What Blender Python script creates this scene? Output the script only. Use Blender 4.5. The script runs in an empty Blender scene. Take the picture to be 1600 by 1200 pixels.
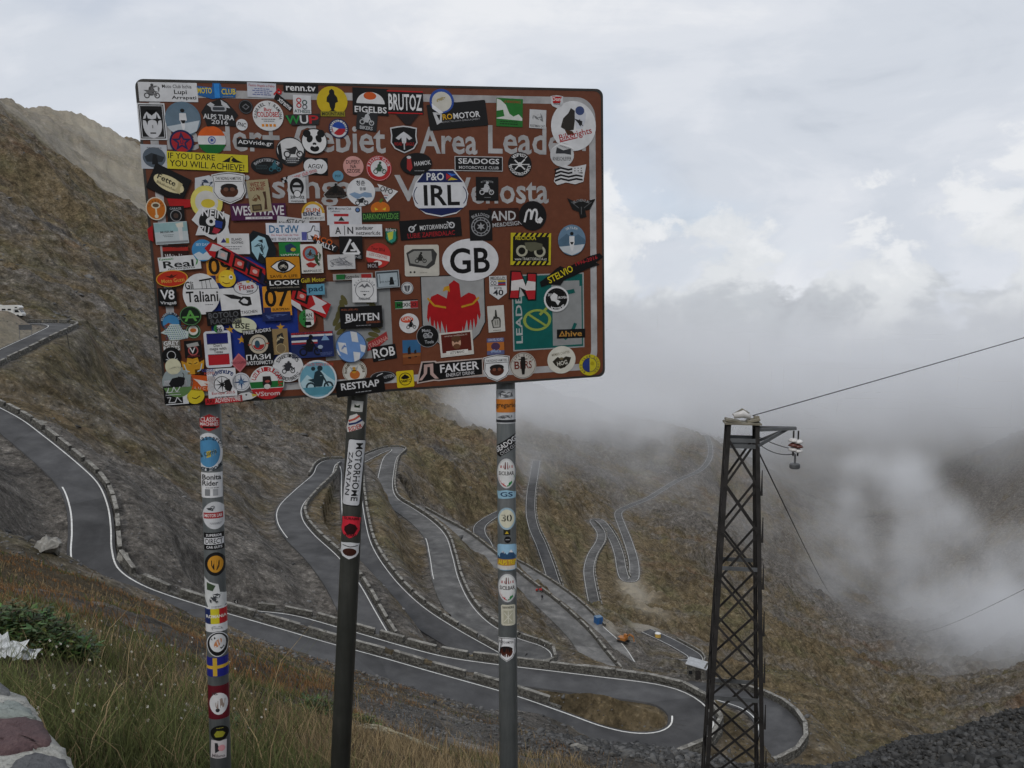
import bpy, bmesh, math, random
import numpy as np
from mathutils import Vector, Matrix

# ------------------------------------------------------------------ camera, sky, sun, exposure
sc = bpy.context.scene
COL = sc.collection
F_PX = 1342.0                      # focal length in pixels of the 1600 x 1200 photograph
PITCH = math.radians(6.0)          # camera looks slightly down; eye is the world origin
cam_d = bpy.data.cameras.new('camera'); cam = bpy.data.objects.new('camera', cam_d); COL.objects.link(cam)
cam_d.sensor_fit = 'HORIZONTAL'; cam_d.sensor_width = 36.0; cam_d.lens = 36.0 * F_PX / 1600.0
cam_d.clip_start = 0.05; cam_d.clip_end = 40000.0
cam.location = (0, 0, 0); cam.rotation_euler = (math.pi / 2 - PITCH, 0, 0)
sc.camera = cam
sc.view_settings.view_transform = 'Standard'; sc.view_settings.look = 'None'
sc.view_settings.exposure = 0.0; sc.view_settings.gamma = 1.0
sc.render.engine = 'CYCLES'
sc.cycles.use_denoising = True
sc.cycles.max_bounces = 7; sc.cycles.diffuse_bounces = 2; sc.cycles.glossy_bounces = 2
sc.cycles.transmission_bounces = 2; sc.cycles.volume_bounces = 4; sc.cycles.transparent_max_bounces = 8
sc.cycles.volume_max_steps = 256; sc.cycles.volume_step_rate = 1.0
sc.cycles.use_adaptive_sampling = True; sc.cycles.adaptive_threshold = 0.02

SUN_AZ, SUN_EL = math.radians(205), math.radians(42)     # azimuth clockwise from +Y: behind the camera, to the left
world = bpy.data.worlds.new('World'); sc.world = world; world.use_nodes = True
def build_world():
    nt = world.node_tree; N = nt.nodes; L = nt.links
    N.clear()
    out = N.new('ShaderNodeOutputWorld'); bg = N.new('ShaderNodeBackground')
    sky = N.new('ShaderNodeTexSky'); sky.sky_type = 'NISHITA'; sky.sun_disc = False
    sky.sun_elevation = SUN_EL; sky.sun_rotation = SUN_AZ; sky.altitude = 2700
    tc = N.new('ShaderNodeTexCoord')
    def noise(scale, detail, rough, sx=1, sy=1, sz=1, off=(0, 0, 0), dist=0.0):
        m = N.new('ShaderNodeMapping'); m.inputs['Scale'].default_value = (sx, sy, sz); m.inputs['Location'].default_value = off
        n = N.new('ShaderNodeTexNoise'); n.inputs['Scale'].default_value = scale; n.inputs['Detail'].default_value = detail
        n.inputs['Roughness'].default_value = rough; n.inputs['Distortion'].default_value = dist
        L.new(tc.outputs['Generated'], m.inputs['Vector']); L.new(m.outputs[0], n.inputs['Vector'])
        return n.outputs['Fac']
    def ramp(x, stops, interp='EASE'):
        r = N.new('ShaderNodeValToRGB'); L.new(x, r.inputs[0]); r.color_ramp.interpolation = interp
        e = r.color_ramp.elements
        while len(e) > 1: e.remove(e[-1])
        e[0].position, e[0].color = stops[0][0], (*stops[0][1], 1)
        for p, c in stops[1:]:
            k = e.new(p); k.color = (*c, 1)
        return r.outputs[0]
    def mix(f, a, b):
        m = N.new('ShaderNodeMix'); m.data_type = 'RGBA'
        if isinstance(f, float): m.inputs[0].default_value = f
        else: L.new(f, m.inputs[0])
        L.new(a, m.inputs[6]); L.new(b, m.inputs[7]); return m.outputs[2]
    def math2(op, a, b):
        m = N.new('ShaderNodeMath'); m.operation = op
        for i, v in enumerate((a, b)):
            if isinstance(v, (int, float)): m.inputs[i].default_value = v
            else: L.new(v, m.inputs[i])
        return m.outputs[0]
    # high overcast: broad soft patches of lighter and darker cloud
    n1 = noise(2.4, 6, 0.55, 1, 1, 2.6, (3.1, 0.7, 1.9), 0.6)
    n2 = noise(5.5, 7, 0.58, 1, 1, 2.0, (0.4, 2.2, 5.3), 0.5)
    n12 = math2('ADD', math2('MULTIPLY', n1, 0.6), math2('MULTIPLY', n2, 0.4))
    high = ramp(n12, [(0.36, (0.60, 0.65, 0.73)), (0.47, (0.70, 0.745, 0.82)), (0.56, (0.78, 0.815, 0.88)), (0.66, (0.89, 0.91, 0.95))])
    # pale blue sky thinly seen through the overcast
    skm = N.new('ShaderNodeMix'); skm.data_type = 'RGBA'; skm.blend_type = 'MULTIPLY'; skm.inputs[0].default_value = 1.0
    skm.inputs[7].default_value = (0.12, 0.12, 0.12, 1); L.new(sky.outputs[0], skm.inputs[6])
    thin = ramp(noise(3.0, 4, 0.5, 1, 1, 2.5, (8, 1, 2)), [(0.55, (0.0, 0.0, 0.0)), (0.8, (0.22, 0.22, 0.22))])
    colr = mix(thin, high, skm.outputs[2])
    # billowing cloud deck low over the valley: bright sunlit tops with ragged edges, greyer towards its base
    sep = N.new('ShaderNodeSeparateXYZ'); L.new(tc.outputs['Generated'], sep.inputs[0]); el = sep.outputs[2]
    b1 = noise(4.2, 9, 0.56, 1, 1, 1.5, (1.7, 4.4, 0.2), 0.25); b2 = noise(9.0, 8, 0.6, 1, 1, 1.3, (6.1, 0.3, 2.2), 0.4)
    bb = math2('ADD', math2('MULTIPLY', b1, 0.7), math2('MULTIPLY', b2, 0.3))
    d = math2('SUBTRACT', math2('ADD', math2('MULTIPLY', math2('SUBTRACT', bb, 0.5), 0.95), 0.115), el)
    deck = ramp(math2('MULTIPLY', d, 4.0), [(0.0, (0, 0, 0)), (0.14, (0.8, 0.8, 0.8)), (0.5, (1, 1, 1))])
    tone = math2('SUBTRACT', math2('ADD', el, 0.5), math2('MULTIPLY', math2('SUBTRACT', b2, 0.5), -0.55))
    deckc = ramp(tone, [(0.36, (0.36, 0.38, 0.42)), (0.45, (0.55, 0.58, 0.62)), (0.53, (0.80, 0.825, 0.85)), (0.63, (0.93, 0.945, 0.965))])
    colr = mix(deck, colr, deckc)
    L.new(colr, bg.inputs['Color']); bg.inputs['Strength'].default_value = 0.92
    L.new(bg.outputs[0], out.inputs['Surface'])
build_world()
sun_d = bpy.data.lights.new('sun', 'SUN'); sun = bpy.data.objects.new('sun', sun_d); COL.objects.link(sun)
sun_d.energy = 1.3; sun_d.angle = math.radians(14); sun_d.color = (1.0, 0.95, 0.88)
_sd = Vector((math.sin(SUN_AZ) * math.cos(SUN_EL), math.cos(SUN_AZ) * math.cos(SUN_EL), math.sin(SUN_EL)))
sun.rotation_euler = _sd.to_track_quat('Z', 'Y').to_euler()

# ------------------------------------------------------------------ helpers
RND = random.Random(7)
CP, SP = math.cos(PITCH), math.sin(PITCH)
def ray(px, py):
    """direction (world) of a pixel of the photograph"""
    xc, yc = (px - 800) / F_PX, -(py - 600) / F_PX
    return Vector((xc, CP + SP * yc, -SP + CP * yc))
def aze(px, py):
    d = ray(px, py); h = math.hypot(d.x, d.y)
    return math.atan2(d.x, d.y), d.z / h
def at(px, py, r):
    """the point at horizontal distance r seen at that pixel"""
    a, e = aze(px, py)
    return Vector((math.sin(a) * r, math.cos(a) * r, e * r))

def tag(o, label=None, cat=None, group=None, kind=None):
    if label: o['label'] = label
    if cat: o['category'] = cat
    if group: o['group'] = group
    if kind: o['kind'] = kind
    return o
def empty(name, loc=(0, 0, 0), rot=(0, 0, 0)):
    o = bpy.data.objects.new(name, None); COL.objects.link(o); o.location = loc; o.rotation_euler = rot
    o.empty_display_size = 0.2
    return o
def link_mesh(name, me, mat=None, parent=None):
    o = bpy.data.objects.new(name, me); COL.objects.link(o)
    if mat and not me.materials: me.materials.append(mat)
    if parent: o.parent = parent
    return o
class MB:
    """collects faces of one mesh"""
    def __init__(s): s.v = []; s.f = []; s.c = []
    def poly(s, pts, col=None):
        n = len(s.v); s.v += [tuple(p) for p in pts]; s.f.append(tuple(range(n, n + len(pts)))); s.c.append(col)
    def box(s, c, d, M=None, col=None, taper=1.0):
        x, y, z = d[0] / 2, d[1] / 2, d[2] / 2; n = len(s.v)
        for k, t in ((-z, 1.0), (z, taper)):
            for a, b in ((-x, -y), (x, -y), (x, y), (-x, y)):
                p = Vector((a * t, b * t, k))
                if M: p = M @ p
                s.v.append(tuple(p + Vector(c)))
        for q in ((3, 2, 1, 0), (4, 5, 6, 7), (0, 1, 5, 4), (1, 2, 6, 5), (2, 3, 7, 6), (3, 0, 4, 7)):
            s.f.append(tuple(n + i for i in q)); s.c.append(col)
    def bar(s, a, b, w, h=None, up=(0, 0, 1), col=None):
        a, b = Vector(a), Vector(b); h = h or w; d = (b - a); L = d.length; d.normalize()
        u = Vector(up)
        if abs(d.dot(u)) > 0.98: u = Vector((0, 1, 0))
        sd = d.cross(u).normalized(); u = sd.cross(d)
        M = Matrix((sd, d, u)).transposed()
        s.box((a + b) / 2, (w, L, h), M, col)
    def tube(s, pts, rad, n=8, col=None, caps=True):
        pts = [Vector(p) for p in pts]; base = len(s.v)
        rads = rad if isinstance(rad, (list, tuple)) else [rad] * len(pts)
        for i, p in enumerate(pts):
            d = (pts[min(i + 1, len(pts) - 1)] - pts[max(i - 1, 0)]).normalized()
            u = Vector((0, 0, 1)) if abs(d.z) < 0.95 else Vector((1, 0, 0))
            a = d.cross(u).normalized(); b = d.cross(a)
            for k in range(n):
                t = 2 * math.pi * k / n
                s.v.append(tuple(p + (a * math.cos(t) + b * math.sin(t)) * rads[i]))
        for i in range(len(pts) - 1):
            for k in range(n):
                k2 = (k + 1) % n
                s.f.append((base + i * n + k, base + i * n + k2, base + (i + 1) * n + k2, base + (i + 1) * n + k)); s.c.append(col)
        if caps:
            s.f.append(tuple(base + k for k in range(n))[::-1]); s.c.append(col)
            s.f.append(tuple(base + (len(pts) - 1) * n + k for k in range(n))); s.c.append(col)
    def lathe(s, prof, n=12, org=(0, 0, 0), col=None):
        base = len(s.v)
        for r, z in prof:
            for k in range(n):
                t = 2 * math.pi * k / n
                s.v.append((org[0] + r * math.cos(t), org[1] + r * math.sin(t), org[2] + z))
        for i in range(len(prof) - 1):
            for k in range(n):
                k2 = (k + 1) % n
                s.f.append((base + i * n + k, base + i * n + k2, base + (i + 1) * n + k2, base + (i + 1) * n + k)); s.c.append(col)
        s.f.append(tuple(base + k for k in range(n))[::-1]); s.c.append(col)
        s.f.append(tuple(base + (len(prof) - 1) * n + k for k in range(n))); s.c.append(col)
    def mesh(s, name, smooth=False):
        me = bpy.data.meshes.new(name); me.from_pydata(s.v, [], s.f); me.update()
        if any(c is not None for c in s.c):
            at_ = me.color_attributes.new('Col', 'FLOAT_COLOR', 'CORNER')
            buf = []
            for f, c in zip(s.f, s.c):
                c = c or (0.5, 0.5, 0.5); buf += [c[0], c[1], c[2], 1.0] * len(f)
            at_.data.foreach_set('color', buf)
        if smooth: me.polygons.foreach_set('use_smooth', [True] * len(me.polygons))
        return me
    def build(s, name, mat, parent=None, smooth=False):
        return link_mesh(name, s.mesh(name, smooth), mat, parent)

# ------------------------------------------------------------------ materials
def srgb(*c):
    if len(c) == 1:
        h = c[0]; c = [int(h[i:i + 2], 16) for i in (0, 2, 4)]
    return tuple(((x / 255) / 12.92 if x / 255 < 0.04045 else ((x / 255 + 0.055) / 1.055) ** 2.4) for x in c)
class NT:
    def __init__(s, name):
        s.m = bpy.data.materials.new(name); s.m.use_nodes = True; s.t = s.m.node_tree; s.N = s.t.nodes; s.L = s.t.links
        s.b = s.N['Principled BSDF']; s.out = s.N['Material Output']
    def link(s, a, b): s.L.new(a, b)
    def coord(s, kind='Object', scale=(1, 1, 1), rot=(0, 0, 0), loc=(0, 0, 0)):
        if not hasattr(s, 'tc'): s.tc = s.N.new('ShaderNodeTexCoord')
        m = s.N.new('ShaderNodeMapping'); m.inputs['Scale'].default_value = scale; m.inputs['Rotation'].default_value = rot
        m.inputs['Location'].default_value = loc
        s.link(s.tc.outputs[kind], m.inputs[0]); return m.outputs[0]
    def noise(s, vec, scale, detail=4, rough=0.55, dist=0.0):
        n = s.N.new('ShaderNodeTexNoise'); n.inputs['Scale'].default_value = scale; n.inputs['Detail'].default_value = detail
        n.inputs['Roughness'].default_value = rough; n.inputs['Distortion'].default_value = dist
        s.link(vec, n.inputs['Vector']); return n.outputs['Fac']
    def voro(s, vec, scale, feature='F1', out='Distance'):
        n = s.N.new('ShaderNodeTexVoronoi'); n.feature = feature; n.inputs['Scale'].default_value = scale
        s.link(vec, n.inputs['Vector']); return n.outputs[out]
    def math(s, op, a, b=0.0, clamp=False):
        m = s.N.new('ShaderNodeMath'); m.operation = op; m.use_clamp = clamp
        for i, v in enumerate((a, b)):
            if isinstance(v, (int, float)): m.inputs[i].default_value = v
            else: s.link(v, m.inputs[i])
        return m.outputs[0]
    def ramp(s, x, stops, interp='LINEAR'):
        r = s.N.new('ShaderNodeValToRGB'); s.link(x, r.inputs[0]); r.color_ramp.interpolation = interp
        e = r.color_ramp.elements
        while len(e) > 1: e.remove(e[-1])
        def c4(c): return (c, c, c, 1) if isinstance(c, (int, float)) else (*c, 1)
        e[0].position, e[0].color = stops[0][0], c4(stops[0][1])
        for p, c in stops[1:]: e.new(p).color = c4(c)
        return r.outputs[0]
    def mix(s, f, a, b, blend='MIX'):
        m = s.N.new('ShaderNodeMix'); m.data_type = 'RGBA'; m.blend_type = blend
        for i, v in ((0, f), (6, a), (7, b)):
            if isinstance(v, (int, float)): m.inputs[i].default_value = v
            elif isinstance(v, tuple): m.inputs[i].default_value = (*v, 1)
            else: s.link(v, m.inputs[i])
        return m.outputs[2]
    def attr(s, name, out='Color'):
        a = s.N.new('ShaderNodeAttribute'); a.attribute_name = name; return a.outputs[out]
    def base(s, c):
        if isinstance(c, tuple): s.b.inputs['Base Color'].default_value = (*c, 1)
        else: s.link(c, s.b.inputs['Base Color'])
    def set(s, **k):
        for n, v in k.items():
            i = s.b.inputs[n.replace('_', ' ')]
            if isinstance(v, (int, float)): i.default_value = v
            else: s.link(v, i)
    def bump(s, h, strength=0.3, dist=0.02):
        b = s.N.new('ShaderNodeBump'); b.inputs['Strength'].default_value = strength; b.inputs['Distance'].default_value = dist
        s.link(h, b.inputs['Height']); s.link(b.outputs[0], s.b.inputs['Normal'])
def simple(name, col, rough=0.6, metal=0.0, var=0.25, scale=6.0, bump=0.0, spec=0.4):
    t = NT(name); v = t.coord('Object'); n = t.noise(v, scale, 5)
    lo = tuple(c * (1 - var) for c in col); hi = tuple(min(1, c * (1 + var)) for c in col)
    t.base(t.ramp(n, [(0.3, lo), (0.7, hi)])); t.set(Roughness=rough, Metallic=metal)
    t.b.inputs['Specular IOR Level'].default_value = spec
    if bump: t.bump(t.noise(v, scale * 6, 4), bump, 0.01)
    return t.m
def attrmat(name, rough=0.6, var=0.15, scale=30.0, spec=0.3, sheen=0.0):
    t = NT(name); n = t.noise(t.coord('Object'), scale, 4)
    k = t.ramp(n, [(0.3, 1 - var), (0.7, 1.0)])
    t.base(t.mix(1.0, t.attr('Col'), k, 'MULTIPLY')); t.set(Roughness=rough)
    t.b.inputs['Specular IOR Level'].default_value = spec
    return t.m
# ------------------------------------------------------------------ road alignments (photo pixel, horizontal distance in metres)
# distances follow a plausible fall of the road from leg to leg down the mountainside
ROADS = {
 'r0':  dict(w=6.0, p=[(-190, 520, 232), (-90, 511, 236), (0, 506, 240), (50, 505, 240), (86, 506.5, 236), (95, 510, 226), (80, 518, 218), (40, 537, 208), (0, 556, 198), (-60, 585, 186), (-120, 612, 178)]),
 'r1':  dict(w=5.6, p=[(-120, 600, 190), (-60, 622, 180), (0, 652, 168), (40, 681, 158), (95, 727, 146), (125, 758, 139), (139, 792, 132), (143, 828, 126), (143, 862, 120), (152, 893, 115), (185, 917, 111), (240, 938, 108), (359, 975, 104.5), (459, 1003, 102), (569, 1035, 100.5), (662, 1062, 98.8), (781, 1096, 97), (860, 1124, 95.5), (930, 1150, 94), (990, 1164, 93.5), (1040, 1162, 94), (1073, 1146, 95.5), (1083, 1122, 98.2), (1066, 1099, 101), (1025, 1083, 103), (930, 1070, 104.5), (850, 1060, 106.5), (760, 1049, 109.5), (680, 1037, 113), (610, 1018, 117), (550, 1001, 121), (490, 982, 124), (440, 969, 126), (400, 964, 126.5)]),
 'k':   dict(w=6.2, p=[(1060, 1072, 135), (1110, 1080, 131), (1150, 1090, 127.5), (1185, 1102, 124), (1209, 1122, 120), (1217, 1144, 116), (1204, 1162, 112.5), (1170, 1176, 110), (1130, 1184, 109)]),
 'r3':  dict(w=6.2, p=[(610, 1030, 126), (585, 1000, 131), (563, 962, 138), (536, 912, 148), (505, 872, 160), (470, 838, 175), (453, 812, 190), (455, 790, 205), (478, 765, 225), (503, 742, 247), (510, 727, 262), (522, 720, 270), (538, 722, 269), (547, 734, 260), (549, 770, 234), (553, 812, 210), (563, 855, 191), (592, 902, 174), (636, 948, 162), (690, 985, 153), (750, 1019, 146.5), (800, 1045, 143)]),
 'r5':  dict(w=6.6, p=[(745, 1010, 157), (790, 1025, 153), (822, 1031, 151), (838, 1026, 153), (828, 1016, 157), (790, 1003, 162), (745, 978, 170), (715, 945, 181), (697, 905, 197), (689, 868, 216), (680, 838, 236), (660, 816, 253), (632, 796, 272), (608, 780, 290), (601, 762, 310), (604, 737, 344), (610, 715, 378), (622, 703, 398), (612, 700, 403), (588, 708, 398), (560, 722, 386), (530, 740, 372)]),
 'a':   dict(w=6.4, p=[(640, 790, 335), (683, 815, 312), (717, 834, 296), (760, 868, 274), (813, 912, 251), (848, 939, 240), (876, 964, 230), (904, 992, 220), (926, 1021, 211), (950, 1050, 203)]),
 'b':   dict(w=6.4, p=[(760, 858, 378), (800, 880, 362), (820, 891, 352), (857, 915, 336), (895, 944, 320), (932, 981, 301), (961, 1008, 289), (983, 1041, 276), (998, 1062, 268)]),
 'd':   dict(w=6.0, p=[(797, 794, 420), (785, 799, 410), (764, 810, 399), (750, 822, 390), (750, 835, 380), (757, 846, 370), (764, 862, 356)]),
 'c':   dict(w=6.2, p=[(838, 720, 610), (834, 745, 575), (830, 770, 543), (829, 800, 510), (834, 825, 483), (845, 850, 452), (856, 880, 421), (864, 905, 398), (874, 935, 378)]),
 'e':   dict(w=6.2, p=[(934, 965, 402), (928, 940, 420), (922, 910, 446), (920, 888, 470), (926, 866, 500), (938, 846, 530), (939, 832, 555), (931, 820, 578), (928, 814, 588), (934, 812, 590), (944, 820, 572), (958, 842, 545), (967, 866, 515), (971, 888, 490), (976, 903, 474), (985, 907, 470), (991, 900, 478), (990, 876, 508), (982, 848, 552), (972, 822, 604), (966, 805, 650), (970, 797, 676), (985, 790, 700), (1010, 780, 735), (1030, 768, 775), (1060, 750, 840), (1093, 735, 905), (1108, 717, 985), (1110, 697, 1080), (1104, 680, 1180)]),
 'j':   dict(w=6.0, p=[(1010, 985, 335), (1042, 1000, 328), (1065, 1012, 322), (1085, 1025, 315), (1083, 1034, 309), (1062, 1036, 306), (1040, 1030, 304)]),
}
def catmull(P, step):
    P = [np.array(p, float) for p in P]; P = [2 * P[0] - P[1]] + P + [2 * P[-1] - P[-2]]
    out = []
    for i in range(1, len(P) - 2):
        n = max(2, int(np.linalg.norm(P[i + 1] - P[i]) / step))
        for k in range(n):
            t = k / n; a, b, c, d = P[i - 1], P[i], P[i + 1], P[i + 2]
            out.append(0.5 * (2 * b + (c - a) * t + (2 * a - 5 * b + 4 * c - d) * t * t + (3 * b - a - 3 * c + d) * t ** 3))
    out.append(P[-2]); out = np.array(out)
    # even spacing
    s = np.r_[0, np.cumsum(np.linalg.norm(np.diff(out[:, :2], axis=0), axis=1))]
    m = max(3, int(s[-1] / step)); q = np.linspace(0, s[-1], m)
    return np.stack([np.interp(q, s, out[:, k]) for k in range(3)], 1)
for k, R in ROADS.items():
    R['ctl'] = [at(*p) for p in R['p']]
    R['line'] = catmull(R['ctl'], 1.0)
    z = R['line'][:, 2]
    for _ in range(12): z[1:-1] = (z[:-2] + 2 * z[1:-1] + z[2:]) / 4        # ease the grade
    d = np.gradient(R['line'][:, :2], axis=0); d /= np.linalg.norm(d, axis=1)[:, None]
    R['nrm'] = np.stack([d[:, 1], -d[:, 0]], 1)                               # to the right of travel

# ------------------------------------------------------------------ the mountainside: a height field fitted through sighted points
ctl = []
def P(px, py, r): a, e = aze(px, py); ctl.append((a, math.log(r), e))
def Q(px, e, r): ctl.append((math.atan2(px - 800, F_PX), math.log(r), e))
for k, R in ROADS.items():
    for p in R['p']: P(*p)
# near slope below the sign
for px in (-400, 100, 500, 800, 1200, 1600, 2000):
    Q(px, -4.0, 0.45); Q(px, -1.75, 1.0); Q(px, -0.98, 1.9)
for p in [(100, 1175, 3.2), (100, 1100, 4.6), (100, 1040, 6.2), (100, 980, 9.5), (90, 930, 17), (93, 894, 34), (0, 868, 34), (0, 930, 14), (0, 1000, 7), (-300, 800, 34), (-300, 900, 12),
          (200, 1190, 3.6), (200, 1100, 5.6), (200, 1010, 11), (200, 965, 22), (190, 940, 45),
          (400, 1200, 4.2), (400, 1125, 7.5), (400, 1070, 14), (400, 1036, 30), (390, 1012, 70), (300, 990, 60),
          (600, 1200, 5.0), (600, 1150, 9), (600, 1112, 20), (600, 1088, 45), (600, 1070, 80),
          (750, 1200, 8), (750, 1160, 15), (750, 1138, 35), (750, 1122, 78),
          (900, 1200, 15), (900, 1176, 26), (950, 1168, 38), (1050, 1180, 40), (1000, 1172, 38),
          (1600, 1110, 27), (1500, 1142, 27), (1412, 1161, 28), (1325, 1195, 30), (1500, 1195, 15), (1600, 1190, 13)]: P(*p)
for q in [(100, -0.37, 60), (0, -0.345, 60), (-300, -.27, 60), (900, -0.545, 62), (1000, -0.57, 66), (800, -0.505, 78), (1150, -0.64, 11), (1150, -0.67, 22), (1150, -0.645, 45), (1150, -0.6, 80), (1300, -0.62, 12), (1320, -0.62, 60),
          (1500, -0.64, 60), (1600, -0.62, 60), (1500, -0.60, 120), (1800, -0.45, 27), (1800, -0.55, 60), (2100, -.42, 60), (900, -.62, 8)]: Q(*q)
for p in [(30, 499, 246), (-60, 499, 248), (-20, 496, 252)]: P(*p)
# bank above the road on the left
for p in [(20, 760, 128), (0, 840, 95), (60, 850, 98), (50, 730, 148), (-100, 700, 140)]: P(*p)
# slope between and beyond the legs
for p in [(50, 610, 186), (120, 560, 225), (150, 640, 188), (200, 700, 180), (270, 790, 148), (300, 870, 126), (330, 930, 118), (300, 740, 190), (360, 830, 160), (400, 900, 140), (430, 740, 236), (420, 680, 285),
          (100, 492, 268), (0, 478, 262), (-150, 470, 262), (50, 430, 320), (150, 420, 370), (200, 500, 310), (250, 600, 270), (350, 640, 300), (470, 680, 310), (560, 680, 400), (500, 640, 400),
          (0, 205, 520), (14, 195, 540), (68, 235, 560), (113, 268, 590), (137, 292, 600), (225, 338, 640), (300, 380, 660), (0, 320, 400), (100, 350, 480), (200, 420, 470), (-200, 150, 520), (-200, 300, 360),
          (350, 430, 650), (450, 500, 660), (550, 560, 660), (620, 610, 640), (680, 660, 600), (600, 660, 480), (700, 740, 480), (760, 760, 500), (700, 640, 720),
          (780, 700, 660), (880, 700, 760), (900, 760, 640), (880, 800, 560), (800, 640, 900), (950, 650, 1050), (950, 720, 820), (1000, 700, 1050), (1060, 680, 1250),
          (1010, 830, 620), (1040, 880, 530), (1060, 950, 430), (1100, 980, 400), (1110, 1030, 330), (1020, 940, 430), (1000, 960, 385), (970, 985, 318), (1030, 1040, 275), (1040, 1055, 240), (1090, 1050, 250),
          (1100, 820, 700), (1100, 900, 570), (1150, 780, 950), (1150, 700, 1450), (1200, 900, 700), (1200, 980, 500), (1160, 1020, 380), (1200, 1040, 330), (1240, 1060, 310), (1255, 1110, 230), (1260, 1150, 170),
          (1300, 1150, 215), (1300, 1080, 360), (1290, 1000, 620), (1350, 1120, 330), (1400, 1120, 400), (1400, 1040, 640), (1500, 1080, 560), (1600, 1050, 620), (1300, 940, 850), (1400, 950, 950), (1500, 950, 1050), (1600, 900, 1000),
          (1300, 850, 1150), (1400, 850, 1400), (1500, 820, 1500), (1600, 780, 1300), (1250, 760, 1600), (1350, 740, 2100), (1450, 720, 2200), (1540, 700, 2000), (1600, 670, 1900), (1250, 680, 2300), (1750, 640, 1700), (1750, 850, 900), (1750, 1000, 560)]: P(*p)
# second, sunlit ridge on the left, the dark peak behind it, the valley's far walls
for p in [(0, 178, 1050), (60, 176, 1050), (105, 179, 1050), (130, 190, 1060), (160, 208, 1080), (215, 236, 1100), (300, 290, 1100), (100, 250, 760), (180, 290, 800), (60, 205, 760), (-200, 130, 1000),
          (420, 400, 1150), (550, 500, 1200), (700, 585, 1250), (850, 612, 1500), (1000, 625, 1800)]: P(*p)
for q in [(100, 0.118, 640), (200, 0.082, 690), (0, 0.17, 600), (100, 0.15, 1500), (0, 0.15, 1500), (250, 0.08, 1500), (400, 0.0, 1600), (-200, 0.15, 1600)]: Q(*q)
P(187, 224, 2300); P(203, 208, 2300); P(222, 226, 2300)
for q in [(120, .10, 2300), (260, .13, 2400), (200, .12, 3200), (350, .06, 2600)]: Q(*q)
for q in [(1200, -0.13, 3000), (1400, -0.13, 3100), (1600, -0.10, 2900), (1100, -0.12, 3000), (900, -0.10, 2600), (1300, -.10, 4300), (1600, -0.08, 4200), (900, -0.09, 4200), (500, -.05, 4200), (100, .02, 4200)]: Q(*q)
for px in (-400, 0, 400, 800, 1200, 1600, 2000): Q(px, -0.075, 6500)
# around and behind the viewpoint: the pass
for a in (-178, -140, -100, -62, 62, 100, 140, 178):
    A = math.radians(a)
    for r, z in ((0.45, -1.8), (1, -1.75), (4, -1.8 if abs(a) > 70 else -2.2), (20, -2.5 if abs(a) > 70 else -7), (100, 4 if a < 0 else (-8 if a > 90 else -52)), (500, 90 if a < 0 else (40 if a > 90 else -150)), (2000, 260 if a < 0 else 200), (6500, 100)):
        ctl.append((A, math.log(r), z / r))
ctl = np.array(ctl)
def tps_fit(C, lam):
    d = np.hypot(C[:, None, 0] - C[None, :, 0], C[:, None, 1] - C[None, :, 1])
    K = np.where(d > 1e-9, d * d * np.log(d + 1e-12), 0); n = len(C)
    A = np.zeros((n + 3, n + 3)); A[:n, :n] = K + lam * np.eye(n)
    A[:n, n] = 1; A[:n, n + 1:] = C[:, :2]; A[n, :n] = 1; A[n + 1:, :n] = C[:, :2].T
    return np.linalg.solve(A, np.r_[C[:, 2], 0, 0, 0])
TW = tps_fit(ctl, 1.5e-4)
def tps(a, l):
    sh = a.shape; a = a.ravel(); l = l.ravel(); out = np.empty(a.size); n = len(ctl)
    for i in range(0, a.size, 20000):
        d2 = (a[i:i + 20000, None] - ctl[None, :, 0]) ** 2 + (l[i:i + 20000, None] - ctl[None, :, 1]) ** 2
        out[i:i + 20000] = (0.5 * d2 * np.log(d2 + 1e-24)) @ TW[:n] + TW[n] + TW[n + 1] * a[i:i + 20000] + TW[n + 2] * l[i:i + 20000]
    return out.reshape(sh)
def vnoise(x, y, seed=0):
    xi, yi = np.floor(x).astype(np.int64), np.floor(y).astype(np.int64); fx, fy = x - xi, y - yi
    fx = fx * fx * fx * (fx * (fx * 6 - 15) + 10); fy = fy * fy * fy * (fy * (fy * 6 - 15) + 10)
    def h(i, j):
        n = (i * 374761393 + j * 668265263 + seed * 144269) & 0xffffffff
        n = ((n ^ (n >> 13)) * 1274126177) & 0xffffffff
        return ((n ^ (n >> 16)) & 0xffff) / 32767.5 - 1
    return (h(xi, yi) * (1 - fx) + h(xi + 1, yi) * fx) * (1 - fy) + (h(xi, yi + 1) * (1 - fx) + h(xi + 1, yi + 1) * fx) * fy
def fbm(x, y, octs=4, seed=0, gain=0.5):
    s = 0; a = 1
    for o in range(octs): s = s + a * vnoise(x * 2 ** o + 17.3 * o, y * 2 ** o - 9.1 * o, seed + o); a *= gain
    return s
def sstep(x, a, b): t = np.clip((x - a) / (b - a), 0, 1); return t * t * (3 - 2 * t)

fine = np.radians(np.arange(-42, 42.001, 0.12))
coarse = np.radians(np.r_[np.arange(-180, -42, 3.0), np.arange(45, 180, 3.0)])
AZ = np.sort(np.r_[fine, coarse])
LR = np.r_[np.arange(math.log(0.4), math.log(70), 0.02), np.arange(math.log(70), math.log(750), 0.005), np.arange(math.log(750), math.log(6600), 0.014)]
GA, GL = np.meshgrid(AZ, LR, indexing='ij'); GR = np.exp(GL)
GX, GY = np.sin(GA) * GR, np.cos(GA) * GR
GE = tps(GA, GL)
GZ = GE * GR
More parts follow.
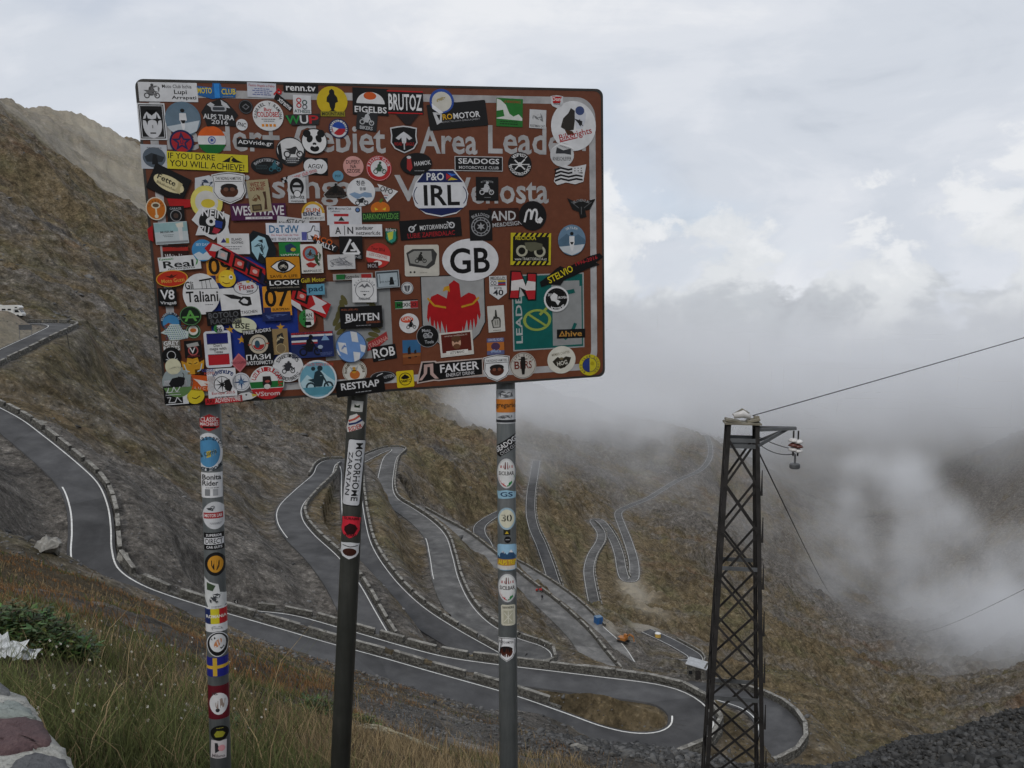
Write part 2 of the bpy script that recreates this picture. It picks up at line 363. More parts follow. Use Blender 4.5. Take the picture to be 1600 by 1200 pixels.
# relief: ribs and gullies that run down the fall line, rougher farther from the roads
rd = np.full(GZ.shape, 1e9); rz = np.zeros(GZ.shape); rw = np.full(GZ.shape, 6.2)
for k, R in ROADS.items():
    for x, y, z in R['line']:
        r = math.hypot(x, y); a = math.atan2(x, y); m = 26.0 / r
        i0, i1 = np.searchsorted(AZ, (a - m, a + m)); j0, j1 = np.searchsorted(LR, (math.log(r) - m, math.log(r) + m))
        if i1 <= i0 or j1 <= j0: continue
        d2 = (GX[i0:i1, j0:j1] - x) ** 2 + (GY[i0:i1, j0:j1] - y) ** 2
        s = rd[i0:i1, j0:j1]; mk = d2 < s
        s[mk] = d2[mk]; rz[i0:i1, j0:j1][mk] = z; rw[i0:i1, j0:j1][mk] = R['w']
rd = np.sqrt(rd)
ca, sa = math.cos(0.5), math.sin(0.5)
U, V = GX * ca + GY * sa, -GX * sa + GY * ca
wx = fbm(GX / 90, GY / 90, 3, 3) * 14
ribs = fbm((U + wx) / 150, (V + wx) / 26, 4, 11) 
rock = np.abs(fbm(U / 40, V / 17, 4, 23))
lump = fbm(GX / 6, GY / 6, 4, 31)
amp = sstep(rd, 5, 45)
GZ = GZ + amp * (ribs * np.clip(GR / 95, 0, 9) * sstep(GR, 60, 260) + rock * np.clip(GR / 220, 0, 3.0) * sstep(GR, 80, 300)) * (1 - .55 * sstep(GR, 600, 800)) + lump * np.clip(GR / 200, .3, 2.4) * sstep(GR, 30, 90) * sstep(rd, 4, 13) + fbm(U / 14, V / 4.5, 4, 37, .6) * np.clip(GR / 260, .15, 1.6) * sstep(GR, 70, 120) * sstep(rd, 5, 18) \
     + fbm(GX / 1.1, GY / 1.1, 4, 41) * 0.10 * sstep(GR, 1.5, 6) * sstep(rd, 4, 8)
# the road benches are cut into it
t = sstep(rd - rw / 2, 1.3, 9.0)
GZ = np.where(rd < 25, (rz - 0.22) * (1 - t) + GZ * t, GZ)
for px, py, r in ((900, 1104, 101), (930, 1114, 100), (960, 1124, 99)):          # the grassy island inside the hairpin is mounded up
    p = at(px, py, r); GZ = GZ + 0.75 * np.exp(-((GX - p.x) ** 2 + (GY - p.y) ** 2) / 9.0) * sstep(rd - rw / 2, .5, 2.2)
def ground_z(x, y):
    r = math.hypot(x, y); a = math.atan2(x, y)
    i = int(np.clip(np.searchsorted(AZ, a), 1, len(AZ) - 1)); j = int(np.clip(np.searchsorted(LR, math.log(max(r, .41))), 1, len(LR) - 1))
    u = (a - AZ[i - 1]) / (AZ[i] - AZ[i - 1]); v = (math.log(max(r, .41)) - LR[j - 1]) / (LR[j] - LR[j - 1])
    return float((GZ[i - 1, j - 1] * (1 - u) + GZ[i, j - 1] * u) * (1 - v) + (GZ[i - 1, j] * (1 - u) + GZ[i, j] * u) * v)
def hit(px, py, r0=3.0):
    """where the sight line of a pixel first meets the ground"""
    a, e = aze(px, py); i = int(np.clip(np.searchsorted(AZ, a), 0, len(AZ) - 1))
    ge = GZ[i] / GR[i]; j = np.nonzero((ge >= e) & (GR[i] > r0))[0]
    r = float(GR[i][j[0]]) if len(j) else 6000.0
    return Vector((math.sin(a) * r, math.cos(a) * r, e * r))

def terrain_material():
    t = NT('mountainside'); g = t.N.new('ShaderNodeNewGeometry'); pos = g.outputs['Position']
    def mp(scale, rot=0.5):
        m = t.N.new('ShaderNodeMapping'); m.vector_type = 'TEXTURE'; m.inputs['Rotation'].default_value = (0, 0, rot); m.inputs['Scale'].default_value = scale
        t.link(pos, m.inputs[0]); return m.outputs[0]
    iso = mp((1, 1, 1)); st = mp((5.0, 1.2, 2.0))
    streak = t.noise(st, 0.060, 8, 0.68, 0.5); patch = t.noise(iso, 0.016, 6, 0.6, 0.6); fine_ = t.noise(iso, 0.20, 9, 0.74, 0.2)
    vfine = t.noise(iso, 5.0, 6, 0.75); mid = t.noise(iso, 0.06, 8, 0.7)
    scree_a = t.attr('scree', 'Fac'); near = t.attr('near', 'Fac'); pale = t.attr('pale', 'Fac')
    tone = t.math('ADD', t.math('MULTIPLY', fine_, 0.65), t.math('MULTIPLY', mid, 0.35))
    grass = t.ramp(tone, [(0.36, (0.052, 0.041, 0.024)), (0.46, (0.100, 0.077, 0.044)), (0.54, (0.145, 0.112, 0.066)), (0.64, (0.20, 0.17, 0.115))])
    rust = t.ramp(t.noise(st, 0.05, 7, 0.68), [(0.56, 0.0), (0.68, 0.65)])
    grass = t.mix(rust, grass, t.mix(1.0, (0.14, 0.077, 0.050), t.ramp(fine_, [(.35, .5), (.65, 1.3)]), 'MULTIPLY'))
    olive = t.ramp(t.noise(iso, 0.035, 7, 0.68), [(0.5, 0.0), (0.62, 0.75)])
    grass = t.mix(olive, grass, t.mix(1.0, (0.110, 0.100, 0.052), t.ramp(fine_, [(.35, .5), (.65, 1.3)]), 'MULTIPLY'))
    scree = t.ramp(t.math('ADD', t.math('MULTIPLY', vfine, 0.45), t.math('MULTIPLY', fine_, 0.55)), [(0.36, (0.048, 0.043, 0.038)), (0.47, (0.100, 0.091, 0.080)), (0.55, (0.150, 0.137, 0.121)), (0.66, (0.27, 0.25, 0.22))])
    crag = t.ramp(t.math('ADD', t.math('MULTIPLY', t.noise(st, 0.055, 8, 0.72, 0.8), .7), t.math('MULTIPLY', fine_, .3)), [(0.55, 0.0), (0.61, 0.85)])
    scree = t.mix(crag, scree, t.mix(1.0, (0.055, 0.052, 0.050), t.ramp(vfine, [(.35, .5), (.65, 1.5)]), 'MULTIPLY'))
    m = t.math('ADD', t.math('MULTIPLY', streak, 0.62), t.math('MULTIPLY', patch, 0.38))
    m = t.math('ADD', m, t.math('MULTIPLY', t.math('SUBTRACT', scree_a, 0.5), 0.42))
    m = t.math('ADD', m, t.math('MULTIPLY', t.math('SUBTRACT', fine_, 0.5), 0.4))
    k = t.ramp(m, [(0.44, 0.0), (0.60, 1.0)])
    c = t.mix(k, grass, scree)
    c = t.mix(t.math('MULTIPLY', crag, .55), c, (0.05, 0.046, 0.042))
    speck = t.noise(iso, 1.3, 4, 0.62); clod = t.noise(iso, 0.42, 4, 0.6)
    c = t.mix(1.0, c, t.ramp(speck, [(.34, .52), (.45, .92), (.56, 1.0), (.66, 1.65)]), 'MULTIPLY')
    c = t.mix(1.0, c, t.ramp(clod, [(.34, .62), (.48, 1.0), (.66, 1.35)]), 'MULTIPLY')
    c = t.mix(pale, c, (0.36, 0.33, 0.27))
    # close ground: soil between the grass
    soil = t.ramp(vfine, [(0.3, (0.035, 0.028, 0.018)), (0.55, (0.085, 0.066, 0.038)), (0.75, (0.14, 0.12, 0.085))])
    c = t.mix(near, c, soil)
    c = t.mix(1.0, c, (1.24, 1.24, 1.25), 'MULTIPLY')
    t.base(c); t.set(Roughness=0.95); t.b.inputs['Specular IOR Level'].default_value = 0.15
    h = t.math('ADD', t.math('MULTIPLY', fine_, 3.0), t.math('MULTIPLY', vfine, 0.2))
    t.bump(h, 0.9, 1.0)
    return t.m
def build_terrain():
    na, nr = GZ.shape
    co = np.stack([GX, GY, GZ], -1).reshape(-1, 3)
    i, j = np.meshgrid(np.arange(na), np.arange(nr - 1), indexing='ij')
    i2 = (i + 1) % na
    q = np.stack([i * nr + j, i2 * nr + j, i2 * nr + j + 1, i * nr + j + 1], -1).reshape(-1, 4)[:, ::-1]
    me = bpy.data.meshes.new('mountainside')
    nv, nf = len(co), len(q)
    cap = (np.arange(na) * nr)                        # ring at the observer's feet closes with one polygon
    me.vertices.add(nv); me.vertices.foreach_set('co', co.astype(np.float32).ravel())
    me.loops.add(nf * 4 + na); me.loops.foreach_set('vertex_index', np.r_[q.ravel(), cap[::-1]].astype(np.int32))
    me.polygons.add(nf + 1); me.polygons.foreach_set('loop_start', np.r_[np.arange(nf) * 4, nf * 4].astype(np.int32))
    me.polygons.foreach_set('use_smooth', np.ones(nf + 1, bool))
    me.update(calc_edges=True)
    # what the ground is made of, by place
    scree = np.full(GZ.shape, 0.5)
    def splat(px, py, rad, val, r=None, field=None):
        p = at(px, py, r) if r else hit(px, py, 60)
        w = np.exp(-((GX - p.x) ** 2 + (GY - p.y) ** 2) / rad ** 2); f = scree if field is None else field
        f += (val - f) * w
    for a in [(40, 760, 16, 1.0), (20, 820, 14, 1.0), (220, 760, 22, .95), (300, 850, 20, 1.0), (380, 860, 18, 1.0), (400, 760, 30, .9), (320, 680, 30, .75), (450, 900, 14, 1), (480, 920, 12, 1.0),
              (60, 620, 22, 0.45), (200, 640, 26, 0.55), (250, 930, 10, 0.9), (150, 560, 20, .6),
              (550, 680, 50, .7), (620, 850, 14, .8), (640, 880, 16, .55), (570, 790, 20, .4), (500, 800, 14, .25), (540, 800, 14, .2), (680, 960, 10, 0.6),
              (720, 760, 40, .15), (760, 850, 22, .2), (880, 850, 50, .1), (900, 900, 30, .15), (830, 960, 20, .3), (800, 920, 16, .5), (960, 930, 30, .15), (1060, 900, 70, .15), (1000, 780, 70, .45), (900, 740, 60, .5), (760, 690, 60, .3),
              (1150, 950, 80, .3), (1080, 1000, 20, .4), (1000, 1020, 18, .95), (1040, 1050, 20, .9), (960, 1030, 12, .8), (1250, 1080, 30, .2), (1300, 1130, 40, .25), (1350, 960, 160, .95), (1500, 800, 500, .8), (1250, 720, 300, .5), (1100, 720, 150, .55),
              (60, 300, 90, .38), (150, 350, 90, .42), (60, 420, 60, .5), (170, 470, 60, .55), (20, 540, 20, .3), (930, 1112, 9, .0, 100), (890, 1100, 7, .0, 101), (960, 1125, 6, 0, 99)]: splat(*a)
    dn = np.hypot(GX, GY)
    scree[dn < 60] = 0.5
    for (px, r, rad, v) in [(620, 20, 8, 1.0), (720, 24, 8, 1.0), (820, 26, 9, 1.0), (980, 36, 10, 1.0), (1400, 24, 12, 1.15), (1550, 24, 12, 1.15), (1500, 15, 8, 1.15), (520, 70, 20, .8), (350, 60, 20, .5), (700, 70, 16, .9)]:
        a = math.atan2(px - 800, F_PX)
        w = np.exp(-((GX - math.sin(a) * r) ** 2 + (GY - math.cos(a) * r) ** 2) / rad ** 2); scree += (v - scree) * w
    scree += 0.45 * np.exp(-np.clip(rd - rw / 2, 0, None) / 1.3) * (rd < 15)        # gravel verges
    pale = np.zeros(GZ.shape)
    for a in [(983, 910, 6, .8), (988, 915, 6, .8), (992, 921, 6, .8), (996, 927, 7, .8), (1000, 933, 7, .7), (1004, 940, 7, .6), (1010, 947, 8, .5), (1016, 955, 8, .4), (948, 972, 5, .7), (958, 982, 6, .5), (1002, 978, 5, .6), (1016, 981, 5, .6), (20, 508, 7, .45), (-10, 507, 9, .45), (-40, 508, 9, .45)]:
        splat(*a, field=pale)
    # sunlight on the far ridge, painted in by paling the ground colour
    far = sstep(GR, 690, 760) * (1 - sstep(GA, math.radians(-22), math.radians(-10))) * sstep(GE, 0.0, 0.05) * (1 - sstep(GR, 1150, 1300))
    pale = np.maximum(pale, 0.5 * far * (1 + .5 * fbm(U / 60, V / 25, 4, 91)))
    near = np.clip(1 - sstep(GR, 25, 60), 0, 1) * (1 - sstep(scree, .55, .8))
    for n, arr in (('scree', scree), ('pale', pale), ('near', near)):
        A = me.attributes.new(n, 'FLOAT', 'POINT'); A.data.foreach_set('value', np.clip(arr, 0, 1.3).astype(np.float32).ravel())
    o = link_mesh('mountainside', me, terrain_material()); tag(o, kind='structure')
build_terrain()

# ------------------------------------------------------------------ roads
def asphalt(name, base, patch):
    t = NT(name); v = t.coord('Object'); n = t.noise(v, 0.35, 6, 0.6); f = t.noise(v, 14, 4, 0.7)
    w = t.noise(v, 0.09, 5, 0.62, 1.2); pt = t.voro(v, 0.055, out='Color'); sp = t.N.new('ShaderNodeSeparateColor'); t.link(pt, sp.inputs[0])
    c = t.ramp(t.math('ADD', t.math('MULTIPLY', n, 0.65), t.math('MULTIPLY', f, 0.35)), [(0.34, tuple(x * 0.72 for x in base)), (0.5, base), (0.66, patch)])
    c = t.mix(1.0, c, t.ramp(w, [(.36, .72), (.5, 1.0), (.64, 1.22)]), 'MULTIPLY')
    c = t.mix(1.0, c, t.ramp(sp.outputs[0], [(.0, .84), (.5, 1.0), (1.0, 1.12)]), 'MULTIPLY')
    t.base(c); t.set(Roughness=0.85); t.b.inputs['Specular IOR Level'].default_value = 0.3; t.bump(f, 0.4, 0.02); return t.m
M_ASPH = asphalt('asphalt', (0.062, 0.062, 0.064), (0.082, 0.082, 0.083))
M_ASPH_OLD = asphalt('old_asphalt', (0.135, 0.133, 0.13), (0.22, 0.215, 0.205))
M_ASPH_MID = asphalt('patched_asphalt', (0.095, 0.094, 0.093), (0.15, 0.147, 0.142))
M_LINE = simple('road_paint', (0.62, 0.62, 0.60), 0.7, 0, 0.2, 3.0)
def stone_mat(name, cols, scale=5.0):
    t = NT(name); v = t.coord('Object'); g = t.N.new('ShaderNodeNewGeometry')
    vor = t.N.new('ShaderNodeTexVoronoi'); vor.inputs['Scale'].default_value = scale; t.link(g.outputs['Position'], vor.inputs['Vector'])
    n = t.noise(g.outputs['Position'], scale * 3, 5, 0.65)
    sp = t.N.new('ShaderNodeSeparateColor'); t.link(vor.outputs['Color'], sp.inputs[0])
    c = t.ramp(sp.outputs[0], [(0.1, cols[0]), (0.5, cols[1]), (0.9, cols[2])])
    c = t.mix(1.0, c, t.ramp(n, [(0.3, 0.6), (0.7, 1.15)]), 'MULTIPLY')
    t.base(c); t.set(Roughness=0.9); t.b.inputs['Specular IOR Level'].default_value = 0.2
    t.bump(t.math('ADD', vor.outputs['Distance'], t.math('MULTIPLY', n, 0.5)), 0.5, 0.06); return t.m
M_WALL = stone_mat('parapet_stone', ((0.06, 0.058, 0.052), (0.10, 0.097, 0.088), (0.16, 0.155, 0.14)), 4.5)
M_WALL_LIT = stone_mat('parapet_lit_top', ((0.15, 0.145, 0.13), (0.23, 0.22, 0.20), (0.30, 0.29, 0.265)), 1.6)  # lighter copy of the wall stone: skylight on block tops painted into the colour

def ribbon(L_, N_, offs, dz):
    """strip along a line: offs = list of (lateral offset, height)"""
    v = []; n = len(L_)
    for (x, y, z), (a, b) in zip(L_, N_):
        for o, h in offs: v.append((x + a * o, y + b * o, z + h + dz))
    m = len(offs); f = []
    for i in range(n - 1):
        for k in range(m - 1): f.append((i * m + k, i * m + k + 1, (i + 1) * m + k + 1, (i + 1) * m + k))
    return v, f
def strip(name, L_, N_, offs, dz, mat, parent=None):
    v, f = ribbon(L_, N_, offs, dz); me = bpy.data.meshes.new(name); me.from_pydata(v, [], f); me.update()
    return link_mesh(name, me, mat, parent)
def frac(key, px):
    """fraction along a road of its control point nearest the pixel"""
    R = ROADS[key]; p = min(range(len(R['p'])), key=lambda i: (R['p'][i][0] - px[0]) ** 2 + (R['p'][i][1] - px[1]) ** 2)
    c = np.array(R['ctl'][p]); return float(np.argmin(np.linalg.norm(R['line'][:, :2] - c[:2], axis=1))) / (len(R['line']) - 1)
def road(key, name, mat=M_ASPH, lines=((1, 0, 1), (-1, 0, 1)), lw=0.16):
    R = ROADS[key]; w = R['w'] / 2; n = len(R['line'])
    o = strip(name, R['line'], R['nrm'], [(-w - 0.25, -0.9), (-w, 0.0), (0, 0.05), (w, 0.0), (w + 0.25, -0.9)], 0.0, mat); tag(o, kind='structure')
    for s, f0, f1 in lines:
        e = w - 0.35
        f0, f1 = (frac(key, f) if isinstance(f, tuple) else f for f in (f0, f1)); i0, i1 = int(f0 * (n - 1)), int(f1 * (n - 1)) + 1
        a, b = sorted((s * (e - lw), s * e))
        strip('edge_line', R['line'][i0:i1], R['nrm'][i0:i1], [(a, 0.05 - 0.05 * abs(a) / w), (b, 0.05 - 0.05 * abs(b) / w)], 0.012 + 0.00012 * float(np.hypot(*R['line'][0][:2])), M_LINE, o)
    return o
road('r0', 'upper_road', lw=.14)
road('r1', 'hairpin_road', lw=0.2, lines=((-1, 0, (1083, 1122)), (1, (125, 758), (152, 893)), (1, (990, 1164), 1)))
road('k', 'hairpin_road', lines=((1, 0, 1),)); road('r3', 'hairpin_road', lw=0.17, lines=((1, 0, (510, 727)), (-1, (536, 912), (536, 912)), (-1, (470, 838), 1), (1, (510, 727), (553, 812))))
road('r5', 'hairpin_road', mat=M_ASPH_MID, lw=0.17, lines=((1, 0, 1), (-1, (697, 905), (680, 838)), (-1, (601, 762), 1)))
road('a', 'worn_road', M_ASPH_OLD, ()); road('b', 'worn_road', M_ASPH_OLD, ((-1, (932, 981), 1),), 0.22)
road('d', 'hairpin_road', lw=0.15); road('c', 'hairpin_road', lw=0.15); road('e', 'valley_road', M_ASPH_MID, ((1, 0, 1), (-1, 0, 1)), 0.17); road('j', 'hairpin_road', lw=0.18)

# stone parapets: a low base wall with taller stone blocks on it, gaps between them
def block_mesh():
    bm = bmesh.new(); bmesh.ops.create_cube(bm, size=1.0)
    bmesh.ops.bevel(bm, geom=bm.edges[:], offset=0.045, segments=1, affect='EDGES')
    for v in bm.verts: v.co += Vector((RND.uniform(-.02, .02), RND.uniform(-.03, .03), RND.uniform(-.03, .03)))
    me = bpy.data.meshes.new('block')
    for f in bm.faces: f.material_index = 1 if f.normal.z > .6 else 0  # upward faces get the lighter stone, a painted stand-in for skylight
    bm.to_mesh(me); bm.free(); me.materials.append(M_WALL); me.materials.append(M_WALL_LIT); return me
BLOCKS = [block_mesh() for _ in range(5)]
def parapet(key, side, i0, i1, label, blk=3.6, gap=0.8, height=0.9, base=0.12, below=1.6, off=0.45, th=0.5):
    """wall on one side of a road from fraction i0 to i1 of its length"""
    R = ROADS[key]; n = len(R['line']); a, b = int(i0 * (n - 1)), int(i1 * (n - 1)) + 1
    L_, N_ = R['line'][a:b], R['nrm'][a:b] * side; o = R['w'] / 2 + off
    root = empty('stone_parapet', L_[0]); tag(root, label, 'wall', 'stone parapets along the hairpin road')
    org = Vector(L_[0])
    v, f = ribbon(L_ - np.array(org), N_, [(o - th / 2, -below * .3), (o - th / 2, base), (o + th / 2, base), (o + th / 2 + .15, -below)], 0.0)
    me = bpy.data.meshes.new('base_wall'); me.from_pydata(v, [], f); me.update(); link_mesh('base_wall', me, M_WALL, root)
    s = 0.2; Lc = L_[:, :2] + N_ * o; cum = np.r_[0, np.cumsum(np.linalg.norm(np.diff(Lc, axis=0), axis=1))]
    while s + 1.2 < cum[-1]:
        l = min(blk * RND.uniform(0.88, 1.1), cum[-1] - s)
        k = int(max(1, round(l / 4.2))) if blk > 6 else 1
        for q in range(k):
            c = s + l * (q + 0.5) / k; h = l / k
            def pt(t): return Vector((np.interp(t, cum, Lc[:, 0]), np.interp(t, cum, Lc[:, 1]), np.interp(t, cum, L_[:, 2])))
            p0, p1 = pt(c - h / 2), pt(c + h / 2); d = p1 - p0
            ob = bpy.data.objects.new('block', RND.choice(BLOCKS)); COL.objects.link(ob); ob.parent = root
            hh = height - base + RND.uniform(-.05, .05)
            ob.location = (p0 + p1) / 2 - org + Vector((0, 0, base + hh / 2 - 0.01))
            ob.rotation_euler = (0, -math.atan2(d.z, math.hypot(d.x, d.y)), math.atan2(d.y, d.x))
            ob.scale = (d.length * (1.01 if k > 1 else 1.0), th + 0.06 + RND.uniform(-.02, .04), hh)
        s += l + gap * RND.uniform(0.7, 1.4)
    return root
parapet('r0', -1, 0.0, frac('r0', (86, 506)), 'low stone wall along the outer edge of the parking place')
parapet('r0', -1, frac('r0', (86, 506)), 1.0, 'notched stone wall under the road sign frame near the motorhomes')
parapet('r1', -1, 0.0, frac('r1', (139, 792)), 'notched stone wall on the downhill side of the road at the far left', blk=4.0, gap=0.95, height=1.0)
parapet('r1', -1, frac('r1', (139, 792)), frac('r1', (185, 917)), 'notched stone wall on top of the tall pale retaining wall in the left bend', blk=4.0, gap=0.95, height=1.0, below=5.5)
parapet('r1', -1, frac('r1', (185, 917)), frac('r1', (860, 1124)), 'long notched stone wall beside the road that runs behind the sign posts', blk=4.0, gap=1.1, height=1.0)
parapet('r1', 1, frac('r1', (1040, 1162)), frac('r1', (850, 1060)), 'unbroken stone wall around the outside of the wide grassy hairpin', blk=14, gap=0.05, below=3.5, height=0.95, base=.3)
parapet('r1', 1, frac('r1', (850, 1060)), 1.0, 'stone wall with notches below the long notched wall', blk=4.6, gap=0.95, height=1.0)
parapet('k', -1, 0.1, 0.95, 'curved stone wall of the small hairpin behind the lattice tower', blk=12, gap=0.04, below=4.0, height=0.95, base=.3)
# ------------------------------------------------------------------ the road sign: brown board on three posts, covered with stickers
BW, BH = 1.35, 0.9036                       # board size in metres
def _homog(src, dst):
    A = []
    for (x, y), (u, v) in zip(src, dst):
        A.append([x, y, 1, 0, 0, 0, -u * x, -u * y, -u]); A.append([0, 0, 0, x, y, 1, -v * x, -v * y, -v])
    return np.linalg.svd(np.array(A))[2][-1].reshape(3, 3)
_H = _homog([(0, 0), (BW, 0), (BW, BH), (0, BH)], [(210, 123), (942, 139), (945, 588), (258, 636)])
_K = np.array([[F_PX, 0, 800], [0, F_PX, 600], [0, 0, 1]]); _M = np.linalg.inv(_K) @ _H
_M /= np.linalg.norm(_M[:, 0])
if _M[2, 2] < 0: _M = -_M
_RW = np.array([[1, 0, 0], [0, -SP, CP], [0, -CP, -SP]])   # camera axes (right, down, forward) to world
BA, BB_, BT = (Vector(_RW @ _M[:, i]) for i in range(3))
BA.normalize(); BN = BB_.cross(BA).normalized(); BB_ = BA.cross(BN).normalized()
if BN.y > 0: BN = -BN
_Hi = np.linalg.inv(_H)
def b_uv(px, py): q = _Hi @ np.array([px, py, 1.0]); return q[0] / q[2], q[1] / q[2]
def b_pt(u, v, h=0.0): return BT + BA * u + BB_ * v + BN * h
SIGN_BASE = b_pt(BW / 2, BH, -0.05); SIGN_BASE = Vector((SIGN_BASE.x, SIGN_BASE.y, ground_z(SIGN_BASE.x, SIGN_BASE.y)))
sign = empty('road_sign', SIGN_BASE)
tag(sign, 'large brown road sign on three grey posts, covered all over with stickers', 'sign')
def sp_(p): return Vector(p) - SIGN_BASE

M_VINYL = attrmat('sticker_vinyl', 0.38, 0.16, 40.0, 0.35)
def brown_paint():
    t = NT('sign_brown'); v = t.coord('Object'); n = t.noise(v, 5, 6, 0.65); f = t.noise(v, 60, 4, 0.6)
    t.base(t.ramp(t.math('ADD', t.math('MULTIPLY', n, .6), t.math('MULTIPLY', f, .4)), [(0.3, (0.105, 0.032, 0.016)), (0.55, (0.135, 0.042, 0.02)), (0.72, (0.165, 0.058, 0.03))]))
    t.set(Roughness=0.42); t.b.inputs['Specular IOR Level'].default_value = 0.35; t.bump(f, 0.05, 0.002); return t.m
M_BROWN = brown_paint()
M_GREYP = simple('reflective_grey', (0.36, 0.36, 0.37), 0.5, 0, 0.22, 25.0)
M_EDGE = simple('sign_edge_metal', (0.05, 0.048, 0.045), 0.5, 0.5, 0.3, 8.0)
def post_mat(name, c0, c1, c2):
    t = NT(name); v = t.coord('Object'); n = t.noise(v, 9, 6, 0.65); st = t.noise(t.coord('Object', (30, 30, 1.5)), 3, 4, 0.6)
    c = t.ramp(t.math('ADD', t.math('MULTIPLY', n, .6), t.math('MULTIPLY', st, .4)), [(0.3, c0), (0.55, c1), (0.75, c2)])
    t.base(c); t.set(Roughness=0.5, Metallic=0.25); t.bump(n, 0.1, 0.005); return t.m
M_POST = post_mat('galvanised_post', (0.10, 0.115, 0.12), (0.17, 0.185, 0.19), (0.26, 0.27, 0.27)); M_POST_DARK = post_mat('dark_painted_post', (0.035, 0.037, 0.033), (0.06, 0.063, 0.057), (0.10, 0.10, 0.09))

# ---- flat artwork: shapes and lettering in photo pixels, y down
HEX = {}
def colr(h):
    if isinstance(h, tuple): return h
    if h not in HEX: HEX[h] = srgb(h)
    return HEX[h]
TXT = {}
def rrect(x, y, w, h, rad=0.0, ang=0.0, n=4):
    pts = []; rad = min(rad, w / 2, h / 2)
    for cx, cy, a0 in ((w / 2 - rad, -h / 2 + rad, -90), (w / 2 - rad, h / 2 - rad, 0), (-w / 2 + rad, h / 2 - rad, 90), (-w / 2 + rad, -h / 2 + rad, 180)):
        for k in range(n + 1 if rad else 1):
            a = math.radians(a0 + 90 * k / n); pts.append((cx + rad * math.cos(a), cy + rad * math.sin(a)) if rad else (cx, cy))
    c, s = math.cos(math.radians(ang)), math.sin(math.radians(ang))
    return [(x + a * c - b * s, y + a * s + b * c) for a, b in pts]
def oval(x, y, rx, ry=None, n=28, ang=0.0, a0=0, a1=360):
    ry = ry or rx; c, s = math.cos(math.radians(ang)), math.sin(math.radians(ang)); out = []
    full = abs(a1 - a0) >= 360; m = n if full else n + 1
    for k in range(m):
        t = math.radians(a0 + (a1 - a0) * k / n); a, b = rx * math.cos(t), ry * math.sin(t)
        out.append((x + a * c - b * s, y + a * s + b * c))
    return out
def star(x, y, R, r, n=5, rot=-90):
    return [(x + (R if k % 2 == 0 else r) * math.cos(math.radians(rot + 180 * k / n)), y + (R if k % 2 == 0 else r) * math.sin(math.radians(rot + 180 * k / n))) for k in range(2 * n)]
def shield(x, y, w, h):
    pts = [(-.5, -.42), (-.25, -.47), (0, -.5), (.25, -.47), (.5, -.42), (.47, -.15), (.5, .12), (.36, .34), (.14, .44), (0, .5), (-.14, .44), (-.36, .34), (-.5, .12), (-.47, -.15)]
    return [(x + a * w, y + b * h) for a, b in pts]
# element makers -> list of ('poly', pts, colour) / ('text', string, x, y, w, h, colour, angle)
def r(x, y, w, h, c, ang=0, rad=0): return [('poly', rrect(x, y, w, h, rad, ang), c)]
def o(x, y, rx, c, ry=None, ang=0, a0=0, a1=360): return [('poly', oval(x, y, rx, ry, 24, ang, a0, a1), c)]
def ring(x, y, R, r_, c, ry=None, a0=0, a1=360, n=28):
    k = ((ry or R) / R); out = []
    for i in range(n):
        t0, t1 = (math.radians(a0 + (a1 - a0) * q / n) for q in (i, i + 1))
        out.append(('poly', [(x + R * math.cos(t0), y + R * k * math.sin(t0)), (x + R * math.cos(t1), y + R * k * math.sin(t1)), (x + r_ * math.cos(t1), y + r_ * k * math.sin(t1)), (x + r_ * math.cos(t0), y + r_ * k * math.sin(t0))], c))
    return out
def p(pts, c): return [('poly', pts, c)]
def T(s, x, y, w, h, c, ang=0): TXT.setdefault(s, None); return [('text', s, x, y, w, h, c, ang)]
def line(pts, w, c):
    out = []
    for (a, b), (d, e) in zip(pts[:-1], pts[1:]):
        L_ = math.hypot(d - a, e - b) or 1; nx, ny = -(e - b) / L_ * w / 2, (d - a) / L_ * w / 2
        out.append(('poly', [(a + nx, b + ny), (d + nx, e + ny), (d - nx, e - ny), (a - nx, b - ny)], c))
    return out
def arc(s, x, y, R, h, c, a0, a1, w=None):
    """letters along an arc; angles from the top, clockwise; a1 < a0 writes along the bottom"""
    out = []; n = len(s)
    for i, ch in enumerate(s):
        if ch == ' ': continue
        a = a0 + (a1 - a0) * (i + .5) / n; t = math.radians(a)
        TXT.setdefault(ch, None); out.append(('text', ch, x + R * math.sin(t), y - R * math.cos(t), (w or h * .75) * (.4 if ch in "iI.l1'" else 1), h, c, a if a1 > a0 else a - 180))
    return out
def tiny(x, y, w, h, n, c, seed=1):
    """a few rows of print too small to read"""
    q = random.Random(seed * 31 + n); out = []
    for i in range(n):
        yy = y - h / 2 + h * (i + .5) / n; k = -w / 2 * q.uniform(.6, 1)
        e = -k
        while k < e:
            l = q.uniform(.06, .16) * w; out += r(x + k + l / 2, yy, l, h / n * .42, c); k += l + w * .03
    return out
def bike(x, y, s, c, rider=True, flip=1):
    out = ring(x - .32 * s * flip, y + .2 * s, .19 * s, .12 * s, c, n=12) + ring(x + .34 * s * flip, y + .2 * s, .19 * s, .12 * s, c, n=12)
    f = lambda q: [(x + a * s * flip, y + b * s) for a, b in q]
    out += p(f([(-.42, -.08), (-.1, -.12), (.08, -.2), (.2, -.16), (.16, .0), (.1, .2), (-.12, .2), (-.2, .04)]), c)
    out += line(f([(.14, -.2), (.34, .2)]), .06 * s, c)
    if rider: out += p(f([(-.2, -.1), (-.14, -.34), (.0, -.42), (.1, -.34), (.2, -.18), (.06, -.22), (0, -.08), (.08, .1), (-.04, .1)]), c) + o(x + .06 * s * flip, y - .48 * s, .1 * s, c)
    return out
